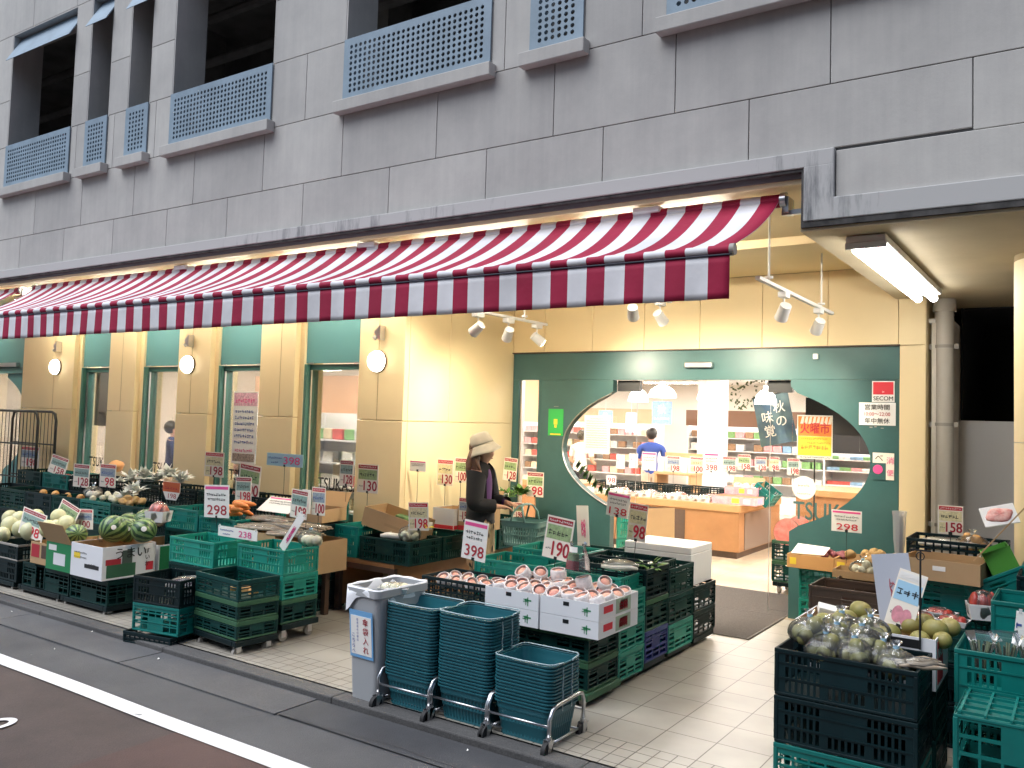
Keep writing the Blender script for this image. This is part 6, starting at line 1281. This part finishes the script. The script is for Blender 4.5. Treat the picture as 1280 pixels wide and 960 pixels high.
for i in range(5):
    for j in range(5):
        x, y = -13.6+i*2.9, 7.4+j*2.6
        if j == 0 and x > -6.5: continue
        t = thing('ceiling_panel_light', f'long white ceiling light inside the shop, {["window", "first", "second", "third", "back"][j]} row, {["by the far wall", "over the far racks", "over the near racks", "over the counters", "by the near wall"][i]}', 'ceiling light', (x, y, 2.755), 0, 'ceiling lights inside the shop'); obj('housing', B().box(-.62, .62, -.13, .13, -.05, -.001), M_white, t); obj('diffuser', B().box(-.6, .6, -.11, .11, -.056, -.0505), M_shopl, t)
# posters
t = thing('sale_poster', 'yellow and orange sale poster on a black stand behind the glass', 'poster', gy(1018, 574, 8.75), R(6)); w, h = .34, .44
b = B().rbox(-w/2, w/2, -.002, .002, 0, h, .001); b.k = 1; b.box(-w/2+.01, w/2-.01, -.0035, -.002, h*.52, h*.97); b.k = 2; b.box(-w/2+.01, w/2-.01, -.0035, -.002, h*.08, h*.515)
for q in range(8):
    b.k = 3; x = -w/2+.03+q*.038; b.prism([(x, h*.80), (x+.03, h*.80), (x+.04, h*.965), (x+.018, h*.965)], -.0045, -.0035)
obj('board', b, [M_paper, mat('orange_print', (.85, .25, .04), .6), M_yel, M_cream], t); b = B().text('火曜市', .085, 0, h*.60, -.006, w=.28, off=.05); b.k = 1; b.scrib(0, h*.44, .26, .022, -.005); b.scrib(.04, h*.35, .22, .022, -.005); b.scrib(0, h*.22, .26, .05, -.005); b.k = 2; b.scrib(0, h*.025, .28, .016, -.005); obj('lettering', b, [M_red, M_orange, M_ink], t)
obj('pole', B().cyl((0, .01, -1.43), (0, .01, .0), .008, 8).cyl((0, .01, -1.43), (0, .01, -1.415), .12, 20), M_dark, t)
t = thing('round_notice', 'round cream sticker with printed lines on the glass', 'sticker', gy(1005, 610, 8.226)); b = B().lathe([(0, .003), (.105, .002), (.11, 0)], 32, MX.Rotation(R(90), 4, 'X')); obj('disc', b, M_cream, t); b = B(); b.scrib(0, .01, .11, .03, -.0045); b.scrib(0, -.06, .13, .02, -.0045); obj('lettering', b, M_castor, t)
t = thing('hanging_banner', 'blue cloth banner with brush characters hanging in the doorway', 'banner', gy(974, 555, 10.2), 0, None, (0, R(-12), R(-4))); w, h = .46, .60; b = B(); n = 10
vs = [(-w/2+w*i/n, .02*math.sin(i*.9+j*.3), h*j/8) for j in range(9) for i in range(n+1)]; b.add(vs, [(j*(n+1)+i, j*(n+1)+i+1, (j+1)*(n+1)+i+1, (j+1)*(n+1)+i) for j in range(8) for i in range(n)])
o = obj('cloth', b, fruit_mat('blue_green_banner_print', (.045, .09, .14), (.10, .16, .16), 5, .7), t, True); b = B(); b.text('秋の', .15, .09, .38, -.03, vert=True, off=.02); b.text('味覚', .15, -.07, .28, -.03, vert=True, off=.02); obj('lettering', b, M_cream, t); obj('rod', B().cyl((-w/2, 0, h), (w/2, 0, h), .008, 8), M_dark, t); obj('hook', B().cyl((0, 0, h), (0, 0, h+.16), .004, 6), M_dark, t)
for k, (x0, y0, x1, y1, m, lab) in enumerate(((782, 516, 796, 540, M_lblue, 'blue poster hanging over the meat shelf'), (815, 502, 840, 530, mat('blue_photo', (.2, .35, .6), .5, vary=.6, scale=20), 'larger blue and green poster above the man in blue'), (748, 513, 766, 530, mat('cyan_photo', (.25, .55, .6), .5, vary=.5, scale=20), 'small cyan poster hanging in the round glass'))):
    a, c = gy(x0, y1, 16.5), gy(x1, y0, 16.5); t = thing('hanging_poster', lab, 'poster', ((a.x+c.x)/2, 16.5, a.z)); w, h = c.x-a.x, c.z-a.z; obj('board', B().rbox(-w/2, w/2, -.004, .004, 0, h, .001), m, t); b = B(); b.text('秋', h*.3, 0, h*.5, -.007); b.scrib(0, h*.2, w*.7, h*.12, -.006); obj('lettering', b, M_paper, t); obj('cord', B().cyl((0, 0, h), (0, 0, 2.755-a.z), .004, 5), M_white, t)
b = B(); n = 20
b.prism([(-.50, 0), (.20, 0), (.13, .16), (.0, .28), (-.16, .36), (-.35, .40), (-.50, .41)], 0, .12)
o = obj('dark_canopy', b, mat('black_canopy', (.012, .012, .013), .5), None, loc=gy(1066, 545, 9.6)); tag(o, 'dark curved counter canopy in the round glass beyond the poster', 'counter canopy')
t = thing('dried_wreath', 'dark leafy wreath hanging above the brown shelf header', 'wreath', gy(935, 492, 16.5)); b = B()
for i in range(90):
    a = rnd.uniform(0, 6.28); r = rnd.uniform(.15, .42); p = V((r*math.cos(a), rnd.uniform(-.1, .1), r*math.sin(a))); d = V((rnd.uniform(-1, 1), rnd.uniform(-1, 1), rnd.uniform(-1, 1)))*.09; s = d.orthogonal().normalized()*.025; b.add([p, p+d*.5+s, p+d, p+d*.5-s], [(0, 1, 2, 3)])
obj('leaves', b, mat('dark_leaf', (.05, .07, .02), .6), t)
# ================================================================== PEOPLE
def skin_mesh(name, J, E, lv=2):
    ks = list(J); me = bpy.data.meshes.new(name); me.from_pydata([J[k][0] for k in ks], [(ks.index(a), ks.index(c)) for a, c in E], [])
    o = bpy.data.objects.new(name, me); col.objects.link(o); o.modifiers.new('s', 'SKIN')
    sv = me.skin_vertices[0].data
    for i, k in enumerate(ks): r = J[k][1]; sv[i].radius = r if isinstance(r, tuple) else (r, r); sv[i].use_root = (i == 0)
    o.modifiers.new('u', 'SUBSURF').levels = lv; o.modifiers['u'].render_levels = lv
    bpy.context.view_layer.update(); dg = bpy.context.evaluated_depsgraph_get()
    m2 = bpy.data.meshes.new_from_object(o.evaluated_get(dg)); bpy.data.objects.remove(o); m2.name = name
    for p in m2.polygons: p.use_smooth = True
    return m2
def lerp(a, c, k): return tuple(a[i]+(c[i]-a[i])*k for i in range(3))
def person(label, loc, rz, h, arms, top, trousers, hair, shoes, wide=0, long_hair=False, jacket=None, shirt_len=.80, sleeve=.5, lean=0, female=True, hatfn=None):
    """local axes: +x forward, y to the figure's own left, metres for a 1.6 m figure"""
    s = h/1.6; t = thing('person', label, 'person', loc, rz)
    def P(x, y, z):
        if z > .9: x += lean*(z-.9)
        return (x*s, y*s, z*s)
    sw = .155 if female else .185
    J = {'pelvis': (P(0, 0, .87), (.115*s, .10*s)), 'waist': (P(.005, 0, 1.0), (.10*s, .085*s)), 'chest': (P(.01, 0, 1.17), (.12*s, .095*s)), 'upper': (P(0, 0, 1.28), (.085*s, .075*s)), 'neck': (P(.012, 0, 1.345), .045*s), 'jaw': (P(.03, 0, 1.405), .055*s), 'skull': (P(.03, 0, 1.475), .082*s), 'crown': (P(.02, 0, 1.535), .068*s), 'nose': (P(.115, 0, 1.45), .012*s)}
    E = [('pelvis', 'waist'), ('waist', 'chest'), ('chest', 'upper'), ('upper', 'neck'), ('neck', 'jaw'), ('jaw', 'skull'), ('skull', 'crown'), ('skull', 'nose')]
    for sd, y in (('l', 1), ('r', -1)):
        el, wr = arms[sd]
        sh = P(0, y*sw, 1.265); el = P(el[0], el[1]*y, el[2]); wr = P(wr[0], wr[1]*y, wr[2]); d = (V(wr)-V(el)).normalized()
        pa = tuple(V(wr)+d*.065*s)
        J.update({sd+'sh': (sh, .052*s), sd+'el': (el, .038*s), sd+'wr': (wr, .025*s), sd+'pa': (pa, (.030*s, .018*s))}); E += [('upper', sd+'sh'), (sd+'sh', sd+'el'), (sd+'el', sd+'wr'), (sd+'wr', sd+'pa')]
        side = d.cross(V((0, 0, 1))).normalized(); dn = side.cross(d)
        for q in range(4):
            off = side*((q-1.5)*.017*s); l = (.055, .068, .064, .05)[q]*s; a = V(pa)+off+d*.02*s; c = a+d*l*.6+dn*-.012*s if False else a+d*l*.6+V((0, 0, -.010*s)); e = c+d*l*.35+V((0, 0, -.022*s))
            J.update({f'{sd}f{q}a': (tuple(a), .0085*s), f'{sd}f{q}b': (tuple(c), .008*s), f'{sd}f{q}c': (tuple(e), .0065*s)}); E += [(sd+'pa', f'{sd}f{q}a'), (f'{sd}f{q}a', f'{sd}f{q}b'), (f'{sd}f{q}b', f'{sd}f{q}c')]
        th = V(wr)+d*.025*s+side*.03*s*(1 if sd == 'l' else -1); J[sd+'t1'] = (tuple(th), .010*s); J[sd+'t2'] = (tuple(th+d*.04*s+V((0, 0, -.01*s))), .008*s); E += [(sd+'wr', sd+'t1'), (sd+'t1', sd+'t2')]
        J.update({sd+'hip': (P(0, y*.078, .82), .088*s), sd+'kn': (P(.02, y*.085, .46), .056*s), sd+'an': (P(-.01, y*.088, .09), .036*s), sd+'he': (P(-.015, y*.088, .035), .034*s), sd+'to': (P(.13, y*.098, .022), .026*s)}); E += [('pelvis', sd+'hip'), (sd+'hip', sd+'kn'), (sd+'kn', sd+'an'), (sd+'an', sd+'he'), (sd+'he', sd+'to')]
    me = skin_mesh('body', J, E); b_ = obj('body', me, None, t); me.materials.append(M_skin)
    import numpy as np
    nv = len(me.vertices); co = np.empty(nv*3); me.vertices.foreach_get('co', co); co = co.reshape(-1, 3); no = np.empty(nv*3); me.vertices.foreach_get('normal', no); no = no.reshape(-1, 3)
    best = np.full(nv, 1e9); bi = np.zeros(nv, int); bt = np.zeros(nv)
    for q, (a, c) in enumerate(E):                         # nearest bone of every skin vertex, measured in units of the limb's radius
        a_, c_ = np.array(J[a][0]), np.array(J[c][0]); d = c_-a_; tt = np.clip(((co-a_)@d)/(d@d), 0, 1); rr = [max(J[k][1]) if isinstance(J[k][1], tuple) else J[k][1] for k in (a, c)]
        dist = np.linalg.norm(co-a_-tt[:, None]*d, axis=1)-(rr[0]+(rr[1]-rr[0])*tt)*.8
        u_ = dist < best; best[u_] = dist[u_]; bi[u_] = q; bt[u_] = tt[u_]
    def garment(name, m, rule):
        dp = np.full(nv, -1.0)
        for q, (a, c) in enumerate(E):
            s_ = np.where(bi == q)[0]
            for v_ in s_: dp[v_] = rule(a, c, bt[v_], co[v_]/s)
        keep = dp >= 0; mp_ = -np.ones(nv, int); mp_[keep] = np.arange(keep.sum()); n2 = co+no*dp[:, None]*s
        g2 = bpy.data.meshes.new(name); g2.from_pydata(n2[keep].tolist(), [], [[int(mp_[v]) for v in p.vertices] for p in me.polygons if all(keep[v] for v in p.vertices)])
        for p in g2.polygons: p.use_smooth = True
        o = obj(name, g2, None, t); g2.materials.append(m); sm = o.modifiers.new('smooth', 'SMOOTH'); sm.iterations = 4; sm.factor = .5; return o
    TR = {'pelvis', 'waist', 'chest', 'upper'}
    def top_rule(grow, open_front):
        def f(a, c, tt, p):
            if a in TR and c in TR or (a, c) == ('upper', 'neck') and tt < .25:
                if c == 'pelvis' or a == 'pelvis' and c != 'waist': pass
                return -1 if open_front and p[0] > .055 and abs(p[1]) < .07 and p[2] > .98 else grow
            if c[1:] == 'sh' or a[1:] == 'sh': return (grow if sleeve >= 0 or c[1:] == 'sh' or tt < 1+sleeve else -1)
            if a[1:] == 'el': return grow*.8 if sleeve >= 0 and tt < sleeve else -1
            if c[1:] == 'hip' or a[1:] == 'hip' and tt < .10: return grow if p[2] > shirt_len else -1
            return -1
        return f
    def leg_rule(a, c, tt, p):
        if (a, c) == ('pelvis', 'waist'): return .010 if tt < .5 else -1
        if c[1:] == 'hip': return .012+wide
        if a[1:] == 'hip': return .012+.012*tt+wide
        if a[1:] == 'kn': return .024+.012*tt if tt < .93 else -1
        return -1
    garment('top' if jacket else 'shirt', top, top_rule(.012, False))
    if jacket: garment('jacket', jacket, top_rule(.046, True))
    garment('trousers', trousers, leg_rule)
    for sd in 'lr':
        h0, t0 = V(J[sd+'he'][0]), V(J[sd+'to'][0]); c = (h0+t0)/2; obj('shoe', B().ball((c.x+.01*s, c.y, .04*s), 1, (.125*s, .046*s, .042*s), 16, 8), shoes, t, True)
    hz = 1.485; off = lean*(hz-.9)
    for y in (-.028, .028): obj('eye', B().ball(P(.098, y, 1.468), .009*s, (1, 1, .8), 10, 6), M_ink, t, True)
    obj('mouth', B().ball(P(.098, 0, 1.408), 1, (.008*s, .02*s, .005*s), 10, 6), mat('lips', (.45, .13, .12), .5), t, True)
    for y in (-1, 1): obj('ear', B().ball(P(.02, y*.083, 1.455), 1, (.018*s, .008*s, .028*s), 10, 8), M_skin, t, True)
    def hf(th, a): return 1 if (th < 1.0 or abs((a+math.pi) % (2*math.pi)-math.pi) > .9) else .82
    hc = P(-.026, 0, 1.505); b = B().ball(hc, 1, (.098*s, .094*s, .102*s), 24, 14, lambda th, a: hf(th, a)*(1+.02*math.sin(a*9)))
    if long_hair:
        for i in range(26):
            a = R(82+196*i/25); p0 = V((hc[0]+.07*s*math.cos(a), hc[1]+.085*s*math.sin(a), hc[2]-.02*s)); k = .30*s*(.85+.2*math.sin(i*2.1)); w = .012*s*math.sin(i*1.7)
            fx = .06*s if math.cos(a) > -.35 else -.02*s
            b.tube([p0, p0+V((.012*math.cos(a), .02*math.sin(a), -.3*k)), p0+V((fx*.5+w-.01*s, .05*math.sin(a)*s, -.65*k)), p0+V((fx+w, .06*math.sin(a)*s, -k))], [.018*s, .024*s, .022*s, .008*s], 7)
    obj('hair', b, hair, t, True)
    if hatfn: hatfn(t, P, s)
    return t
M_hair = mat('brown_hair', (.15, .075, .042), .45, vary=.3, scale=30); M_hairb = mat('black_hair', (.012, .010, .009), .5)
def bucket(t, P, s):
    c = P(-.005, 0, 1.525); m = mat('cream_cotton_hat', (.70, .63, .50), .8, vary=.08, scale=12)
    b = B().lathe([(0, .105*s), (.055*s, .102*s), (.085*s, .085*s), (.104*s, .02*s), (.108*s, -.005*s)], 30); n = 30; vs = []
    for j in range(5):
        for i in range(n):
            a = 2*math.pi*i/n; r = (.108+.0135*j)*s*(1+.02*math.sin(a*5)*j/4); vs.append((r*math.cos(a), r*math.sin(a), (-.005-.021*j+.006*math.sin(a*3+1)*j/4)*s))
    b.add(vs, [(j*n+i, (j+1)*n+i, (j+1)*n+(i+1) % n, j*n+(i+1) % n) for j in range(4) for i in range(n)])
    o = obj('bucket_hat', b, m, t, True, loc=(c[0], c[1], c[2]+.01*s)); o.rotation_euler = (R(4), R(-20), 0); solid(o, .004)
def cap(t, P, s):
    c = P(.02, 0, 1.50); b = B().lathe([(0, .11*s), (.06*s, .10*s), (.095*s, .05*s), (.103*s, 0)], 24); b.box(.08*s, .18*s, -.07*s, .07*s, -.004, .006); obj('cap', b, M_dark, t, True, loc=c)
pat = bpy.data.materials.new('leaf_patterned_cloth'); pat.use_nodes = True; N, L = nodes(pat); tc = N.new('ShaderNodeTexCoord'); vo = N.new('ShaderNodeTexVoronoi'); vo.inputs['Scale'].default_value = 12; mp = N.new('ShaderNodeMapping'); mp.inputs['Scale'].default_value = (1.6, 1.6, .7); mp.inputs['Rotation'].default_value = (.4, .5, 0); L.new(tc.outputs['Object'], mp.inputs[0]); L.new(mp.outputs[0], vo.inputs['Vector'])
rp = N.new('ShaderNodeValToRGB'); e = rp.color_ramp.elements; e[0].position = .26; e[0].color = (.06, .05, .03, 1); e[1].position = .36; e[1].color = (.58, .42, .25, 1); L.new(vo.outputs['Distance'], rp.inputs[0]); L.new(rp.outputs[0], N['Principled BSDF'].inputs['Base Color']); N['Principled BSDF'].inputs['Roughness'].default_value = .8
WX, WY, WRZ = -4.66, 6.38, R(20)
person('woman in a cream bucket hat and black cardigan holding a basket', (WX, WY, 0), WRZ, 1.62, {'l': ((.05, .22, 1.01), (.25, .07, 1.00)), 'r': ((.01, .23, 1.0), (.19, .10, .985))}, mat('purple_knit', (.10, .035, .15), .8), pat, M_hair, M_dark, .03, True, mat('black_cardigan', (.010, .010, .013), .75), .80, .93, 0, True, bucket)
b_ = basket('grey green shopping basket held by the woman in the hat', (WX+.40, WY+.15, .655), R(6), None, M_basket2, 'up', True, (.40, .30, .225), True)

person('man in a blue shirt with his back turned among the shop counters', (-6.62, 14.3, 0), R(115), 1.70, {'l': ((.05, .25, 1.0), (.26, .2, .98)), 'r': ((.05, .25, 1.0), (.26, .2, .98))}, mat('blue_cotton', (.03, .07, .30), .8), mat('cream_trousers', (.55, .45, .36), .8), M_hairb, M_dark, 0, False, None, .80, -.25, .02, False, cap)
person('man in a white shirt bending over the chilled shelves', (-8.05, 14.2, 0), R(95), 1.62, {'l': ((.06, .22, 1.0), (.28, .16, .98)), 'r': ((.06, .22, 1.0), (.28, .16, .98))}, mat('white_cotton', (.74, .73, .70), .8), mat('dark_trousers', (.02, .02, .03), .8), M_hairb, M_dark, 0, False, None, .80, -.3, .12, False)
p = gy(214, 560, 8.0); person('shopper in a navy top seen through the middle bay window', (p.x, 8.0, 0), R(60), 1.6, {'l': ((.05, .22, 1.0), (.24, .15, 1.0)), 'r': ((.05, .22, 1.0), (.24, .15, 1.0))}, mat('navy_cotton', (.02, .03, .10), .8), mat('tan_trousers', (.5, .38, .28), .8), M_hairb, M_dark, 0, False, None, .80, .3, 0, True)
# ================================================================== LIGHT
w = bpy.data.worlds.new('World'); sc.world = w; w.use_nodes = True; N, L = w.node_tree.nodes, w.node_tree.links
sky = N.new('ShaderNodeTexSky'); sky.sky_type = 'NISHITA'; sky.sun_disc = False; sky.sun_elevation = R(63); sky.sun_rotation = R(213); sky.altitude = 50; sky.air_density = 1.0; sky.dust_density = 2.2; sky.ozone_density = 1
L.new(sky.outputs[0], N['Background'].inputs[0]); N['Background'].inputs[1].default_value = .07
sl = bpy.data.lights.new('sun', 'SUN'); sl.energy = 2.1; sl.angle = R(60); sl.color = (.92, .955, 1); so = bpy.data.objects.new('sun', sl); col.objects.link(so)
so.rotation_euler = V((-math.sin(R(213))*math.cos(R(63)), -math.cos(R(213))*math.cos(R(63)), -math.sin(R(63)))).to_track_quat('-Z', 'Y').to_euler()
sc.view_settings.view_transform = 'Standard'; sc.view_settings.look = 'None'; sc.view_settings.gamma = 1; sc.view_settings.exposure = .9
sc.cycles.use_denoising = True; sc.cycles.max_bounces = 8; sc.cycles.diffuse_bounces = 4; sc.cycles.glossy_bounces = 4; sc.cycles.transparent_max_bounces = 24; sc.cycles.sample_clamp_indirect = 6; sc.cycles.caustics_reflective = False; sc.cycles.caustics_refractive = False
b = B().box(-8, 26, -24, -11, G-.01, 14)  # unseen block added across the street to cut low light on facade and crates
for i in range(5):
    for k in range(14): b.box(-7.4+k*2.3, -5.9+k*2.3, -11.02, -10.96, 1.2+i*2.5, 2.6+i*2.5)
t = thing('added_shade_building', 'unseen grey building across the street, added to shade the shop front', 'building', (0, 0, 0)); obj('wall', b, mat('grey_render', (.16, .155, .15), .8), t)
bpy.data.objects.remove(_to)
